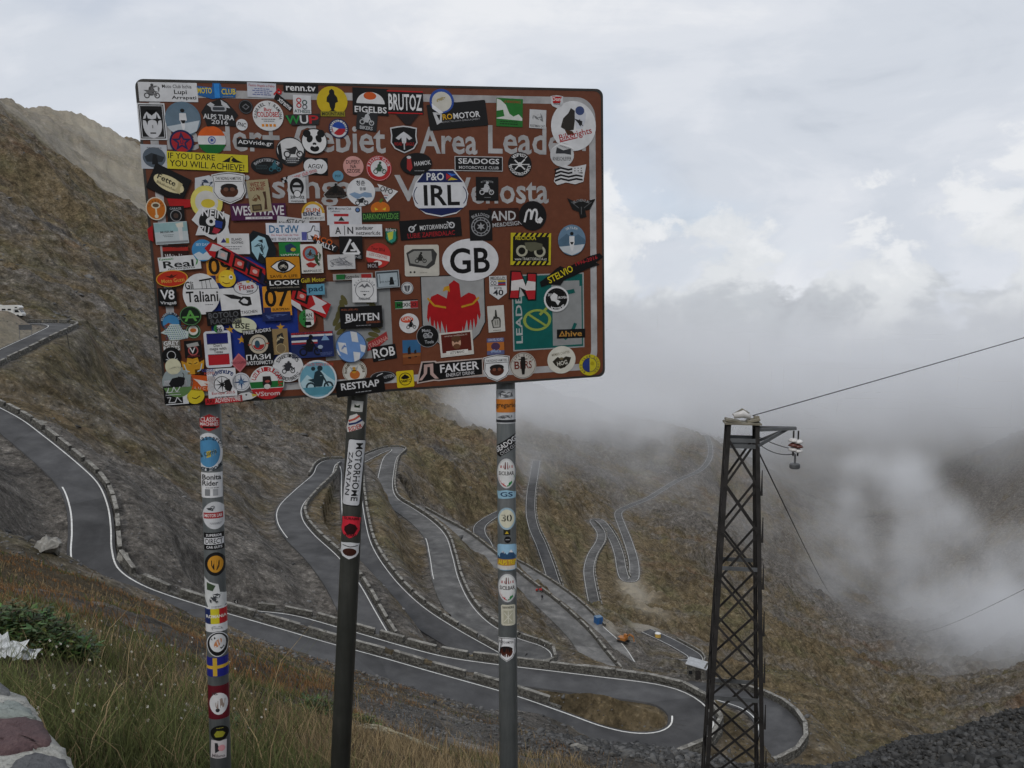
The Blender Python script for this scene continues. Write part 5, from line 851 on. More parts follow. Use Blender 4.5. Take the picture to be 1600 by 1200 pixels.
S(812, 257, oval(0, 0, 18.5, 19.5, 30), '111113', arc('VESPISTI', 0, 0, 15, 5, 'd3d4d6', -48, 48) + arc('ENOGASTRONOMICI', 0, 0, 15, 4.6, 'd3d4d6', 265, 95) + line([(-8, -7), (8, 8)], 2, 'd3d4d6') + line([(8, -8), (-8, 8)], 2, 'd3d4d6') + line([(-15, 0), (15, 0)], 1.4, 'd3d4d6') + o(0, 0, 3.4, 'd3d4d6'), 'round black sticker with crossed cutlery')
S(650, 256, oval(0, 0, 25, 17, 32, -6), '121214', T('HAMOK', 10, -1, 26, 7, 'c9cacd', -6) + p([(-14, -8), (-8, -9), (-6, 6), (-10, 12), (-15, 8)], '9c2a2a') + o(-11, -10, 3.4, 'c2c4c8', 2.4) + tiny(4, 11, 22, 2.4, 1, '9a9ca0'), 'black oval with a red figure')
S(673, 357, RC(96, 30), '111113', T('MOTORWINGS', 5, -2, 44, 7.5, 'd3d4d6', 0) + ring(-30, -1, 5, 3, 'c2c4c8') + line([(-30, -1), (-22, -8)], 1.6, 'c2c4c8') + ring(33, -3, 5, 3, 'c2c4c8') + line([(33, -3), (26, -9)], 1.6, 'c2c4c8') + T('LUBIE ZAPIERDALAC', 0, 9, 74, 7.5, 'a3222a'), 'wide black sticker with two wheels and red capitals', -3)
S(636, 450, oval(0, 0, 9.5), 'c6c8cb', ring(0, 0, 8.6, 7.8, '4a4c50') + p([(-5, -4), (5, -4), (3, 4), (0, 6), (-3, 4)], '55575c') + line([(0, -4), (0, 5)], .8, 'c6c8cb'), 'tiny round white crest')
S(635, 475, RC(36, 14), 'c3c5c3', r(-12, 1, 12, 11, '1f6a34') + r(12, 1, 12, 11, 'a0282c') + T('MEXICO', 0, 1, 30, 6, '1c1e1c') + r(0, -6, 36, 2, '1c1c1e'), 'small tricolour strip with country name')
S(582, 415, RC(18, 11), '33140e', T('MOL', 0, 0, 15, 6, '9c9ca0'), 'small dark strip with pale letters')

# ---- build lettering once per distinct string
def make_glyphs():
    obs = {}
    for s in [k for k, v in TXT.items() if v is None]:
        cu = bpy.data.curves.new('lettering', 'FONT'); cu.body = s; cu.size = 1.0; cu.resolution_u = 2 if len(s) > 2 else 4; cu.offset = 0.018 if len(s) < 10 else 0.008
        cu.fill_mode = 'FRONT'
        ob = bpy.data.objects.new('lettering', cu); COL.objects.link(ob); obs[s] = ob
    dg = bpy.context.evaluated_depsgraph_get(); dg.update()
    for s, ob in obs.items():
        me = bpy.data.meshes.new_from_object(ob.evaluated_get(dg))
        v = np.array([x.co[:2] for x in me.vertices]) if len(me.vertices) else np.zeros((1, 2))
        f = [tuple(q.vertices) for q in me.polygons]
        lo, hi = v.min(0), v.max(0); sz = np.maximum(hi - lo, 1e-4)
        TXT[s] = ((v - (lo + hi) / 2) / sz, f)
        bpy.data.meshes.remove(me)
    for ob in obs.values():
        cu = ob.data; bpy.data.objects.remove(ob); bpy.data.curves.remove(cu)
def flatten(els):
    """elements -> list of (points, faces, colour) in local pixels"""
    out = []
    for e in els:
        if e[0] == 'poly': out.append((np.array(e[1], float), [tuple(range(len(e[1])))], colr(e[2])))
        else:
            _, s, x, y, w, h, c, ang = e; v, f = TXT[s]
            q = np.stack([v[:, 0] * w, -v[:, 1] * h], 1); t = math.radians(ang); C, S_ = math.cos(t), math.sin(t)
            out.append((np.stack([x + q[:, 0] * C - q[:, 1] * S_, y + q[:, 0] * S_ + q[:, 1] * C], 1), f, colr(c)))
    return out
def board_frame(cx, cy):
    u, v = b_uv(cx, cy); u1, v1 = b_uv(cx + 1, cy); u2, v2 = b_uv(cx, cy + 1)
    return u, v, (math.hypot(u1 - u, v1 - v) + math.hypot(u2 - u, v2 - v)) / 2, math.hypot(u1 - u, v1 - v), math.hypot(u2 - u, v2 - v)
def put_flat(name, parts, cx, cy, ang, h0, dh, parent, mat=None, origin=None, mapf=None):
    m = MB(); u0, v0, s, sx, sy = board_frame(cx, cy); C, S_ = math.cos(math.radians(ang)), math.sin(math.radians(ang))
    for i, (v, f, c) in enumerate(parts):
        base = len(m.v); h = h0 + dh * i
        for a, b in v:
            x, y = a * C - b * S_, a * S_ + b * C
            m.v.append(tuple(sp_(b_pt(u0 + x * sx, v0 + y * sy, h)) - (origin or Vector())))
        for q in f: m.f.append(tuple(base + k for k in q)); m.c.append(c)
    return m
def orient(me):
    bm = bmesh.new(); bm.from_mesh(me)
    for f in bm.faces:
        if f.normal.dot(BN) < 0: f.normal_flip()
    bm.to_mesh(me); bm.free()
def build_sign():
    for q in PRINT: TXT.setdefault(q[0], None)
    make_glyphs()
    # board: a pan of sheet metal with rounded corners
    out = rrect(BW / 2, BH / 2, BW, BH, 0.022, 0, 5); n = len(out); m = MB()
    m.poly([sp_(b_pt(u, v, 0)) for u, v in out]); m.mesh
    me = m.mesh('board'); orient(me); board = link_mesh('board', me, M_BROWN, sign)
    m = MB()
    for i in range(n):
        (u, v), (u2, v2) = out[i], out[(i + 1) % n]
        m.poly([sp_(b_pt(u, v, .0008)), sp_(b_pt(u2, v2, .0008)), sp_(b_pt(u2, v2, -.022)), sp_(b_pt(u, v, -.022))])
        iu, iv = (BW / 2 + (u - BW / 2) * (1 - .007 / BW * 2), BH / 2 + (v - BH / 2) * (1 - .007 / BH * 2)); iu2, iv2 = (BW / 2 + (u2 - BW / 2) * (1 - .007 / BW * 2), BH / 2 + (v2 - BH / 2) * (1 - .007 / BH * 2))
        m.poly([sp_(b_pt(u, v, .0008)), sp_(b_pt(u2, v2, .0008)), sp_(b_pt(iu2, iv2, .0008)), sp_(b_pt(iu, iv, .0008))])
    m.poly([sp_(b_pt(u, v, -.02)) for u, v in out])
    m.build('rim', M_EDGE, board)
    # grey border line, lettering and emblems printed on the board
    m = MB(); A = rrect(BW / 2, BH / 2, BW - .052, BH - .052, .06, 0, 8); B2 = rrect(BW / 2, BH / 2, BW - .094, BH - .094, .045, 0, 8)
    for i in range(len(A)):
        j = (i + 1) % len(A); m.poly([sp_(b_pt(*A[i], .0004)), sp_(b_pt(*A[j], .0004)), sp_(b_pt(*B2[j], .0004)), sp_(b_pt(*B2[i], .0004))])
    me = m.mesh('border_line'); orient(me); link_mesh('border_line', me, M_GREYP, sign)
    for s, x, y, w, h, a in PRINT:
        els = T(s, 0, 0, w, h, 'ffffff'); mm = put_flat('lettering', flatten(els), x, y, a, .0005, 0, sign)
        mm.c = [None] * len(mm.f); me = mm.mesh('lettering'); orient(me); link_mesh('lettering', me, M_GREYP, sign)
    for x, y, els, name in EMB:
        fl = flatten(els); mm = put_flat(name, fl, x, y, 0, .0006, min(.00006, .0008 / len(fl)), sign); me = mm.mesh(name); orient(me); link_mesh(name, me, M_VINYL, sign)
    # stickers, later ones over earlier ones
    placed = []
    for cx, cy, base, c, els, label, ang in ST:
        rad = max(math.hypot(*q) for q in base) * .82
        lev = 0
        for x, y, rr, l in placed:
            if math.hypot(x - cx, y - cy) < rad + rr: lev = max(lev, l + 1)
        lev = min(lev, 16); placed.append((cx, cy, rad, lev)); h0 = .0016 + lev * .00045
        mm = put_flat('sticker', [(np.array(base, float), [tuple(range(len(base)))], colr(c))], cx, cy, ang, h0, 0, sign)
        me = mm.mesh('sticker'); orient(me); so = link_mesh('sticker', me, M_VINYL, sign); so['label'] = label
        if els:
            fl = flatten(els); mm = put_flat('print', fl, cx, cy, ang, h0 + .00006, min(.00002, .0003 / len(fl)), sign)
            me = mm.mesh('print'); orient(me); link_mesh('print', me, M_VINYL, so)
PRINT = [('Leader+', 350, 214, 176, 44, 1.2), ('Gebiet', 532, 216, 142, 45, 1.2), ('Area', 701, 220, 90, 42, 1.2), ('Leader+', 845, 220, 162, 44, 1.2),
         ('Vinschgau', 462, 297, 236, 50, .8), ('–', 590, 296, 14, 6, 0), ('Val', 655, 294, 76, 41, .5), ('Venosta', 782, 298, 152, 41, .5)]
_feath = lambda sx: [('poly', [(sx * 10, -22), (sx * 24, -30), (sx * 34, -26), (sx * 40, -12), (sx * 42, 6), (sx * 40, 14), (sx * 37, 4), (sx * 36, 18), (sx * 33, 26), (sx * 31, 10), (sx * 28, 30), (sx * 26, 12), (sx * 22, 32), (sx * 20, 12), (sx * 14, 34), (sx * 12, 10)], 'a3161c')]
def shieldtop(w, h): return [(-w, -h), (w, -h), (w, h * .3), (w * .8, h * .62), (w * .45, h * .88), (0, h), (-w * .45, h * .88), (-w * .8, h * .62), (-w, h * .3)]
EMB = [(397, 486, [('poly', rrect(0, 0, 136, 168), '1b3384')] + sum([[('poly', star(46 * math.cos(a), 46 * math.sin(a) + 4, 7, 2.8), 'c9952c')] for a in np.linspace(0, 2 * math.pi, 12, endpoint=False)], []), 'blue_star_panel'),
       (559, 500, [('poly', rrect(0, 0, 106, 122), '8d8f90')] + sum([[('poly', oval(s * (34 - 6 * abs(k) * .6), 8 * k, 9, 4, 12, s * (60 - 14 * k)), '5a5632')] for s in (-1, 1) for k in (-4, -3, -2, -1, 0, 1, 2, 3, 4)], []) + [('poly', [(14, 36), (30, 28), (44, 20), (46, 32), (30, 44), (12, 50)], '9a3234')] + T('ITALIANA', 30, 36, 34, 7, 'c08a84', -24), 'laurel_panel'),
       (709, 488, [('poly', shieldtop(50, 58), '1a1a1a'), ('poly', shieldtop(48.5, 56.5), '9a9b9c')] + _feath(-1) + _feath(1) + [('poly', [(-10, -24), (-6, -44), (2, -50), (10, -44), (12, -20), (14, 14), (10, 44), (0, 52), (-10, 44), (-13, 14)], 'a3161c'), ('poly', [(-6, -42), (-14, -40), (-16, -33), (-10, -35), (-5, -32)], 'b98a22')] + line([(-40, -24), (-30, -12), (-12, -8)], 3, 'b98a22') + line([(40, -22), (30, -12), (12, -8)], 3, 'b98a22'), 'red_eagle_shield'),
       (857, 487, [('poly', rrect(0, 0, 112, 118), '9a9c9c'), ('poly', rrect(0, 0, 108, 114), '0b5a56'), ('poly', rrect(29, 8, 46, 92), '8c8f90'), ('poly', rrect(27, -32, 44, 30), '8c8f90')] + T('LEADER', -46, 2, 90, 10, 'a9acac', -90) + ring(-18, 12, 22, 17.5, '8fa04a', 17) + line([(-32, 2), (-4, 22)], 3.4, '8fa04a') + line([(-14, 4), (2, -10)], 4, '8fa04a') + line([(24, 44), (36, 34), (42, 20)], 5, '0b5a56') + [('poly', [(16, -30), (40, -34), (42, -28), (22, -24)], '0b5a56'), ('poly', [(-46, -52), (-28, -30), (-46, -24)], 'a9acac')], 'green_panel')]
build_sign()

# ---- posts with their own stickers
PST = []
def post(px_top, py_top, px_bot, py_bot, label_stickers, mat=M_POST):
    """post behind the board through two sighted points; stickers wrap round its front"""
    u, v = b_uv(px_top, py_top)
    top_in = b_pt(u, v, -0.056); RAD = 0.0305
    f0 = top_in.y * CP - top_in.z * SP
    fb = f0 + 0.055 * 1.15
    d = ray(px_bot, py_bot); low = d * (fb / (d.y * CP - d.z * SP))
    ax = (top_in - low).normalized()
    up = top_in + ax * (BH * .86)
    gz = ground_z(low.x, low.y); bot = low - ax * max(0.2, (low.z - gz) / ax.z + 0.25)
    m = MB(); m.tube([sp_(bot), sp_(top_in), sp_(up)], RAD, 28); po = m.build('post', mat, sign, True)
    mc = MB(); mc.tube([sp_(b_pt(*b_uv(px_top, py_top), -0.056) + ax * .0), sp_(top_in + ax * .05)], RAD + .004, 28); mc.build('clamp', mat, po)
    side = ax.cross(Vector((0, 0, 0)) - (top_in + low) / 2).normalized()          # to the right as seen by the observer
    if side.x < 0: side = -side
    fr = side.cross(ax).normalized()
    if fr.y > 0: fr = -fr
    L_ = (top_in - low).length; pxl = math.hypot(px_top - px_bot, py_top - py_bot); s = L_ / pxl
    for dx, py, base, c, els, lab, ang in label_stickers:
        k = (py - py_top) / (py_bot - py_top); org = top_in + (low - top_in) * k
        parts = flatten([('poly', base, c)] + list(els)); C, S_ = math.cos(math.radians(ang)), math.sin(math.radians(ang))
        for nm, sub in (('sticker', parts[:1]), ('print', parts[1:])):
            if not sub: continue
            bm = bmesh.new(); cl = bm.loops.layers.float_color.new('Col'); hl = bm.verts.layers.float.new('h')
            for i, (vv, ff, cc) in enumerate(sub):
                vs = []
                for a, b in vv:
                    x, y = a * C - b * S_ + dx, a * S_ + b * C; w = bm.verts.new((x, y, 0)); w[hl] = (0 if nm == 'sticker' else .00025 + min(.00003, .0004 / len(sub)) * i); vs.append(w)
                for q in ff:
                    try: f = bm.faces.new([vs[k2] for k2 in q])
                    except ValueError: continue
                    for lp in f.loops: lp[cl] = (*cc, 1)
            for x in np.arange(-22, 23, 3.0):
                bmesh.ops.bisect_plane(bm, geom=bm.verts[:] + bm.edges[:] + bm.faces[:], plane_co=(x, 0, 0), plane_no=(1, 0, 0))
            lim = RAD / s
            for w in bm.verts:
                th = max(-1.5, min(1.5, w.co.x / lim * 1.0)); th = math.asin(max(-1, min(1, w.co.x / lim))) if abs(w.co.x) < lim * .98 else math.copysign(1.37 + min(.9, (abs(w.co.x) / lim - .98) * 1.5), w.co.x)
                R_ = RAD + .0009 + w[hl]
                w.co = sp_(org - ax * (w.co.y * s) + side * (R_ * math.sin(th)) + fr * (R_ * math.cos(th)))
            for f in bm.faces: f.normal_update()
            me = bpy.data.meshes.new(nm); bm.to_mesh(me); bm.free()
            if nm == 'sticker': so = link_mesh('sticker', me, M_VINYL, po); so['label'] = lab
            else:
                link_mesh('print', me, M_VINYL, po)
    return po
P1 = [(-2, 663, [(-14, -6), (0, -13), (14, -6), (14, 7), (0, 13), (-14, 7)], 'a8262a', T('CLASSIC', 0, -5, 24, 7, 'd6d0d0') + T('MACHINES', 0, 2, 25, 5, 'd6d0d0') + r(0, 7, 18, 3, K), 'red hexagonal sticker', 2),
      (-4, 707, oval(0, 0, 20, 29), 'cdd0d4', o(0, 0, 16, '4a84ac', 23) + p([(-15, 2), (10, -4), (12, 4), (-12, 12)], 'b0a04a') + T('& Corris', -1, 2, 24, 7, '2a3a3c', -18) + arc('Hochasmarcht', 0, 0, 21, 5, '22303a', -80, 80) + arc('Huber-Wacker', 0, 2, 24, 5, '22303a', 230, 130), 'large blue and white round sticker', 0),
      (-1, 757, rrect(0, 0, 30, 38), 'd0d1d3', T('Bonita', 0, -12, 26, 8, '17181a') + T('Rider', -2, -3, 22, 8, '17181a') + tiny(0, 4, 26, 2, 1, '55575a') + r(-6, 11, 7, 10, '77797c') + r(5, 11, 7, 10, '9a9c9f'), 'white sticker with black script', 1),
      (2, 803, oval(0, 0, 17, 21), 'c3c5c8', r(-2, 0, 27, 9, '9c2a2e') + T('MOTOR LAB', -2, 0, 24, 5, 'd6d0d0') + scrib(-6, -11, 12, 8, '3a3c40', 7, 5, .8) + tiny(0, 12, 18, 3, 2, '6a6c70'), 'crumpled white sticker with red bar', 0),
      (0, 842, rrect(0, 0, 28, 26), '111113', T('SUPERIOR', 0, -9, 22, 4, 'd0d1d4') + r(0, 0, 27, 10, 'd0d1d4') + T('DIRECT', 0, 0, 24, 8, '111113') + T('CAR GUYS', 0, 9, 22, 4, 'd0d1d4'), 'black sticker with white bar', 0),
      (1, 877, oval(0, 0, 15, 18), '1a1a1c', ring(0, 0, 11, 9.5, 'c28a2c', 13) + o(0, 0, 10, 'c28a2c', 12) + p([(-6, -6), (6, -6), (5, 4), (2, 9), (-3, 8), (-6, 2)], '1d1a18'), 'black and orange oval sticker', 0),
      (0, 922, [(-15, -25), (-8, -18), (4, -14), (6, -2), (16, 2), (15, 18), (6, 26), (-10, 24), (-15, 8)], 'c6c8c8', p([(-12, -18), (0, -12), (-4, -4), (-12, -6)], '3a4a34') + scrib(1, 8, 20, 18, '3a3c40', 13, 9, .8) + tiny(0, 20, 20, 3, 1, '8a8c90'), 'torn white sticker with scribbled print', 0),
      (0, 962, rrect(0, 0, 32, 38), 'd0d1d3', r(-12, -5, 9, 23, '1f2c5c') + r(-2, -5, 12, 23, 'c2b62c') + r(10, -5, 12, 23, 'a8242a') + T('ROMANIA', 0, -5, 28, 5, 'd6d4cc') + scrib(0, 13, 20, 7, '9a9c9f', 8, 4, .4), 'blue, yellow and red flag sticker', 0),
      (1, 1000, oval(0, 0, 16, 20), '141416', ring(0, 0, 15.5, 14.4, 'c6c8cb', 19.4) + o(0, -2, 11.5, 'c9cacb', 14) + o(0, -2, 4, 'b8784a', 8, 35) + r(-6, -9, 6, 3, K, -30) + r(6, 5, 6, 3, K, -30), 'black and white oval sticker with brown shape', 0),
      (1, 1035, rrect(0, 0, 33, 30), '22267a', r(-5, 0, 6, 28, 'bd9a34') + r(0, 0, 33, 5, 'bd9a34', -3), 'blue flag sticker with yellow cross', 0),
      (1, 1090, rrect(0, 0, 32, 52), '5a1420', o(-1, 2, 13, 'c9c9cb', 17) + p([(-8, 2), (2, -6), (9, -4), (6, 8), (-4, 10)], '8c7c74') + o(-3, 12, 3, '2a2a2c') + T('NL', -6, -14, 8, 5, '3a3a3c', -10), 'dark red sticker with round white picture', 0),
      (0, 1138, oval(0, 0, 13, 12), '131312', p([(-8, 2), (-4, -4), (4, -3), (8, 1), (4, 6), (-6, 6)], '8c8a2c') + tiny(0, -8, 14, 2, 1, 'a09a3a'), 'black oval sticker with yellow shape', 0),
      (-2, 1163, rrect(0, 0, 22, 28), 'b9b4b6', p([(-6, -10), (-2, -10), (1, 2), (-5, 6)], '2a2a2e') + o(4, -2, 5, 'c08a90') + T('Milano', 0, 10, 18, 5, '6a6466'), 'pale sticker with pink dot', 3)]
P2 = [(0, 637, rrect(0, 0, 17, 16), 'bfc0bd', p([(-4, -3), (-1, -1), (1, -1), (4, -3), (4, 2), (-4, 2)], '1d2a1c') + tiny(0, 6, 12, 2, 1, '8a8c8a'), 'small white sticker with black butterfly', 3),
      (-2, 662, [(-12, 8), (-8, -10), (2, -14), (14, 0), (10, 8), (-10, 15)], 'c2bfbd', line([(-9, -2), (0, -6), (6, -11)], 3, 'a84a3c') + line([(-9, 3), (2, 0), (10, -5)], 3, '1c2c5c') + T('RIDER', 1, 7, 20, 7, 'a83a30', -22), 'white triangular sticker with red word', 0),
      (0, 737, rrect(0, 0, 26, 102, 4), '17171a', r(0, 0, 24, 99, 'c2c4c8', 0, 3) + T('MOTORHOME', 4, -1, 88, 10, '141416', 90) + T('ZARATAN', -7, 2, 66, 6, '2a2b30', 90), 'long white vertical sticker with black capitals', 3),
      (-1, 820, shield(0, 0, 27, 34), 'c4283a', p([(-9, 0), (-2, -6), (6, -4), (10, 2), (6, 10), (-4, 12), (-9, 6)], '2a0c10') + T('SURABIS', 0, -13, 22, 4, '2a0c10') + T('VISARI', 0, 12, 16, 4, '2a0c10'), 'bright red shield sticker', 3),
      (-1, 856, shield(0, 0, 27, 26), 'c6c8cb', o(0, 2, 10, '3a1c14', 6) + line([(-11, -8), (0, -6), (11, -8)], 1.2, K), 'small white shield sticker with brown face', 3)]
P3 = [(0, 637, rrect(0, 0, 34, 52), 'b9bcc0', scrib(0, -18, 26, 12, '5a5c60', 14, 4, .5) + r(0, -1, 34, 20, 'c0742a') + T('gregario', 0, -1, 30, 9, '2a2018') + scrib(0, 15, 26, 10, '5a5c60', 12, 6, .5) + r(0, 22, 34, 4, '2a2c30'), 'white wrap sticker with orange band', 0),
      (1, 697, [(-17, 12), (-17, 0), (17, -22), (17, 0), (-10, 16)], '141416', T('SEADOGS', 0, -4, 38, 8, 'd0d1d4', -33) + T('CYCLE CLUB', 3, 4, 30, 5, 'b9babd', -33), 'slanted black wrap sticker', 0),
      (0, 738, oval(0, 0, 15, 25), 'c3c5c6', ring(0, 0, 15, 13.6, '6a6c70', 25) + o(0, 0, 12, 'd3d4d4', 20) + o(0, 0, 12, 'a8242a', 20, 0, 90, 175) + o(0, 0, 12, '1f7a3c', 20, 0, 5, 90) + r(0, 10, 6, 16, 'd3d4d4') + p([(-2, -17), (2, -17), (3, -6), (-3, -6)], '5a2a24') + r(0, -10, 18, 4, '9c2a28') + T('SICILBAR', 0, 0, 22, 6, '241a18'), 'oval red, white and green sticker', 0),
      (0, 770, [(-15, -4), (0, -7), (15, -3), (13, 6), (-12, 7)], '8fb4c8', T('GS', 0, 0, 18, 7, '1c3a5a'), 'small light-blue sticker', 0),
      (0, 807, oval(0, 0, 13, 17), '9ab4c2', o(0, 0, 11, 'cfcdb8', 14) + T('30', 0, -1, 15, 11, '33342c'), 'small round sticker with number 30', 0),
      (0, 828, rrect(0, 0, 10, 8), '2a2c24', p([(-3, 2), (0, -2), (3, 2)], 'bda22c'), 'tiny dark square', 0), (1, 839, oval(0, 0, 5), '17171a', line([(-3, 0), (3, 0)], 1, 'a0a2a6'), 'tiny black disc', 0),
      (0, 866, rrect(0, 0, 30, 40, 6), '8fb6d0', p([(-14, 0), (-6, -10), (0, -4), (6, -12), (14, 0), (14, 6), (-14, 6)], '2c4a6a') + p([(-8, -7), (-6, -10), (-3, -6)], 'd6d8dc') + p([(3, -8), (6, -12), (9, -7)], 'd6d8dc') + r(0, 8, 30, 10, 'b0843a') + T('ALPS TRIP', 0, 8, 26, 7, 'd9c22c') + r(0, 16, 28, 6, 'c6c4c0'), 'blue mountain sticker with yellow words', 0),
      (0, 913, oval(0, 0, 15, 24), 'c3c5c6', ring(0, 0, 15, 13.6, '6a6c70', 24) + o(0, 0, 12, 'd3d4d4', 19) + o(0, 0, 12, 'a8242a', 19, 0, 90, 175) + o(0, 0, 12, '1f7a3c', 19, 0, 5, 90) + r(0, 10, 6, 15, 'd3d4d4') + p([(-2, -16), (2, -16), (3, -6), (-3, -6)], '5a2a24') + r(0, -9, 18, 4, '9c2a28') + T('SICILBAR', 0, 0, 22, 6, '241a18'), 'second oval red, white and green sticker', 0),
      (1, 955, rrect(0, 0, 21, 32, 3), 'c2bfae', r(0, 3, 14, 20, 'a9a794') + line([(-6, -4), (6, 10)], 1, 'd0cec0') + line([(6, -4), (-6, 10)], 1, 'd0cec0') + line([(0, -6), (0, 12)], 1, 'd0cec0') + T('NAVARRA', 0, -12, 17, 4, '55544c'), 'cream rectangular sticker with wheel emblem', 0),
      (-2, 1008, shield(0, 0, 27, 38), 'd3d4d6', p(shield(0, 0, 25, 36), K) + p(shield(0, 0, 23.5, 34.5), 'd3d4d6') + T('RIDING HAMSTERS', 0, -11, 22, 4, K) + o(0, 4, 9, '4a2418', 8) + o(0, 0, 9, '1d1a1a', 5), 'white shield sticker with goggled face', 0)]
make_glyphs()
post(326, 632, 345, 1200, P1); post(562, 608, 532, 1190, P2, M_POST_DARK); post(797, 596, 795, 1200, P3)
# ------------------------------------------------------------------ more parapets down the mountainside
def fr_(k, a): return frac(k, a)
parapet('r3', 1, 0.02, fr_('r3', (510, 727)), 'stone wall along the inside of the bent road left of the middle post', blk=4.0, gap=0.8, below=2.4)
parapet('r3', -1, fr_('r3', (503, 742)), 0.99, 'stone wall that starts round the top bend and runs down right of the middle post', blk=4.0, gap=0.8, below=2.0)
parapet('r5', 1, 0.02, fr_('r5', (601, 762)), 'stone wall beside the wide patched grey road', blk=4.2, gap=0.8, below=2.0)
parapet('r5', 1, fr_('r5', (601, 762)), 1.0, 'pale stone wall round the high bend beside the middle post', blk=5.0, gap=0.8, below=2.0)
parapet('a', -1, 0.05, 1.0, 'dark stone wall beside the worn road with the red motorcycle', blk=5, gap=0.8, below=2.2)
parapet('b', -1, 0.1, fr_('b', (932, 981)), 'dark stone wall leading down to the blue site hut', blk=6, gap=0.8, below=2.2)
parapet('c', -1, 0.25, 1.0, 'notched wall of the straight road right of the right-hand post', blk=4.5, gap=1.2, below=1.0, height=1.0)
parapet('e', 1, 0.0, fr_('e', (931, 820)), 'notched wall on the first leg of the far double hairpin', blk=4.5, gap=1.4, below=1.0, height=1.1)
parapet('e', -1, fr_('e', (944, 820)), fr_('e', (976, 903)), 'notched wall on the middle leg of the far double hairpin', blk=4.5, gap=1.4, below=1.0, height=1.1)
parapet('j', -1, 0.3, 0.9, 'small wall of the bend below the building site', blk=8, gap=0.3, below=1.4)

# ------------------------------------------------------------------ lattice tower with its arm, insulators and cables
M_STEEL = simple('weathered_steel', (0.022, 0.020, 0.019), 0.75, 0.2, 0.45, 3.0, 0.1)
M_STEEL2 = simple('grey_steel_plate', (0.10, 0.105, 0.11), 0.6, 0.3, 0.35, 2.5, 0.1)
M_CAP = simple('rusted_cap_plate', (0.16, 0.145, 0.11), 0.85, 0, 0.35, 4.0, 0.2)
M_PORC = simple('brown_porcelain', (0.12, 0.045, 0.035), 0.25, 0, 0.2, 10.0)
M_PORCW = simple('white_porcelain', (0.55, 0.54, 0.53), 0.3, 0, 0.15, 10.0)
M_CABLE = simple('cable_metal', (0.03, 0.03, 0.033), 0.6, 0.4, 0.2, 5.0)
def pylon():
    def fw(px, py, f): d = ray(px, py); return d * f                  # ray() has unit forward length
    top = fw(1159, 668, 21.0); bot = fw(1144, 1200, 21.6)
    ax = (bot - top); H0 = ax.length; ax = ax / H0
    gz = ground_z(bot.x, bot.y); H = H0 + max(0.3, (bot.z - gz) / -ax.z + .4)
    ang = math.radians(-9)
    ex = Vector((math.cos(ang), math.sin(ang), 0)); ey = Vector((-math.sin(ang), math.cos(ang), 0))
    ex = (ex - ax * ex.dot(ax)).normalized(); ey = ax.cross(ex).normalized()
    if ey.y < 0: ey = -ey
    base = top + ax * H
    root = empty('lattice_tower', base); tag(root, 'dark steel lattice power tower with one short arm, standing on the slope', 'pylon')
    def hw(h): return .335 + (.66 - .335) * h / H0
    def q(sx, sy, h): return top + ax * h + ex * (sx * hw(h)) + ey * (sy * hw(h) * .92) - base
    for sx in (-1, 1):
        for sy in (-1, 1):
            m = MB(); a, b = q(sx, sy, -.1), q(sx, sy, H)
            m.bar(a, b, .10, .016, up=ey); m.bar(a + ey * (.045 * -sy) , b + ey * (.045 * -sy), .016, .09, up=ey)
            m.build('leg', M_STEEL, root)
    n = 10; hs = [H * (k / n) ** 1.0 for k in range(n + 1)]
    def brace(a, b, w=.056): m = MB(); m.bar(a, b, w, .012, up=ey); m.build('brace', M_STEEL, root)
    for k in range(n):
        h0, h1 = hs[k] + .25, hs[k + 1] + .25
        for sy in (-1, 1):
            o_ = ey * (.03 * sy)
            brace(q(-1, sy, h0) + o_, q(1, sy, h1) + o_); brace(q(1, sy, h0) - o_, q(-1, sy, h1) - o_)
        for sx in (-1, 1):
            o_ = ex * (.03 * sx)
            for a, b in (((sx, -1, h0), (sx, 1, h1)), ((sx, 1, h0), (sx, -1, h1))):
                m = MB(); m.bar(q(*a) + o_, q(*b) + o_, .05, .012, up=ex); m.build('brace', M_STEEL, root)
    for h in (.28, .42, 3.4, 6.6):
        for sy in (-1, 1):
            m = MB(); m.bar(q(-1, sy, h), q(1, sy, h), .012, .10, up=ax); m.build('cross_bar', M_STEEL2, root)
    # gusset plates flaring off the legs
    for k in range(1, n):
        for sx in (-1, 1):
            m = MB(); c = q(sx, -1, hs[k] + .15); m.box(c + ex * (sx * .085) - ey * .01, (.055, .014, .62), Matrix((ex, ey, -ax)).transposed(), None, .35); m.build('gusset', M_STEEL, root)
    # head: cap plates, saddle and white insulator lying on it
    R3 = Matrix((ex, ey, -ax)).transposed()
    m = MB(); m.box(top - base - ax * .12, (.86, .74, .04), R3); m.box(top - base - ax * .17 - ex * .22, (.36, .5, .05), R3 @ Matrix.Rotation(.16, 3, 'Y')); m.box(top - base - ax * .19 + ex * .26, (.3, .46, .05), R3 @ Matrix.Rotation(-.22, 3, 'Y')); m.box(top - base - ax * .22 + ex * .34, (.12, .2, .14), R3); m.build('cap_plate', M_CAP, root)
    m = MB(); m.tube([top - base - ax * .28 - ex * .2, top - base - ax * .34 + ex * .02, top - base - ax * .26 + ex * .2], [.07, .1, .06], 10); m.build('saddle', M_PORCW, root, True)
    m = MB(); m.tube([top - base - ax * .30 - ex * .22, top - base - ax * .44, top - base - ax * .34 + ex * .16], .035, 8); m.build('bracket', M_CAP, root, True)
    tip = top + ex * 1.27 + Vector((0, -.02, .02)) - base
    arm = MB()
    for sy in (-1, 1): arm.bar(q(.9, sy * .9, .02), tip + ey * (.04 * sy), .05, .075)
    ao = arm.build('arm', M_STEEL2, root)
    m = MB(); m.bar(q(1, -1, .40), tip - ex * .22 - Vector((0, 0, .03)), .06, .07); m.build('strut', M_STEEL2, ao)
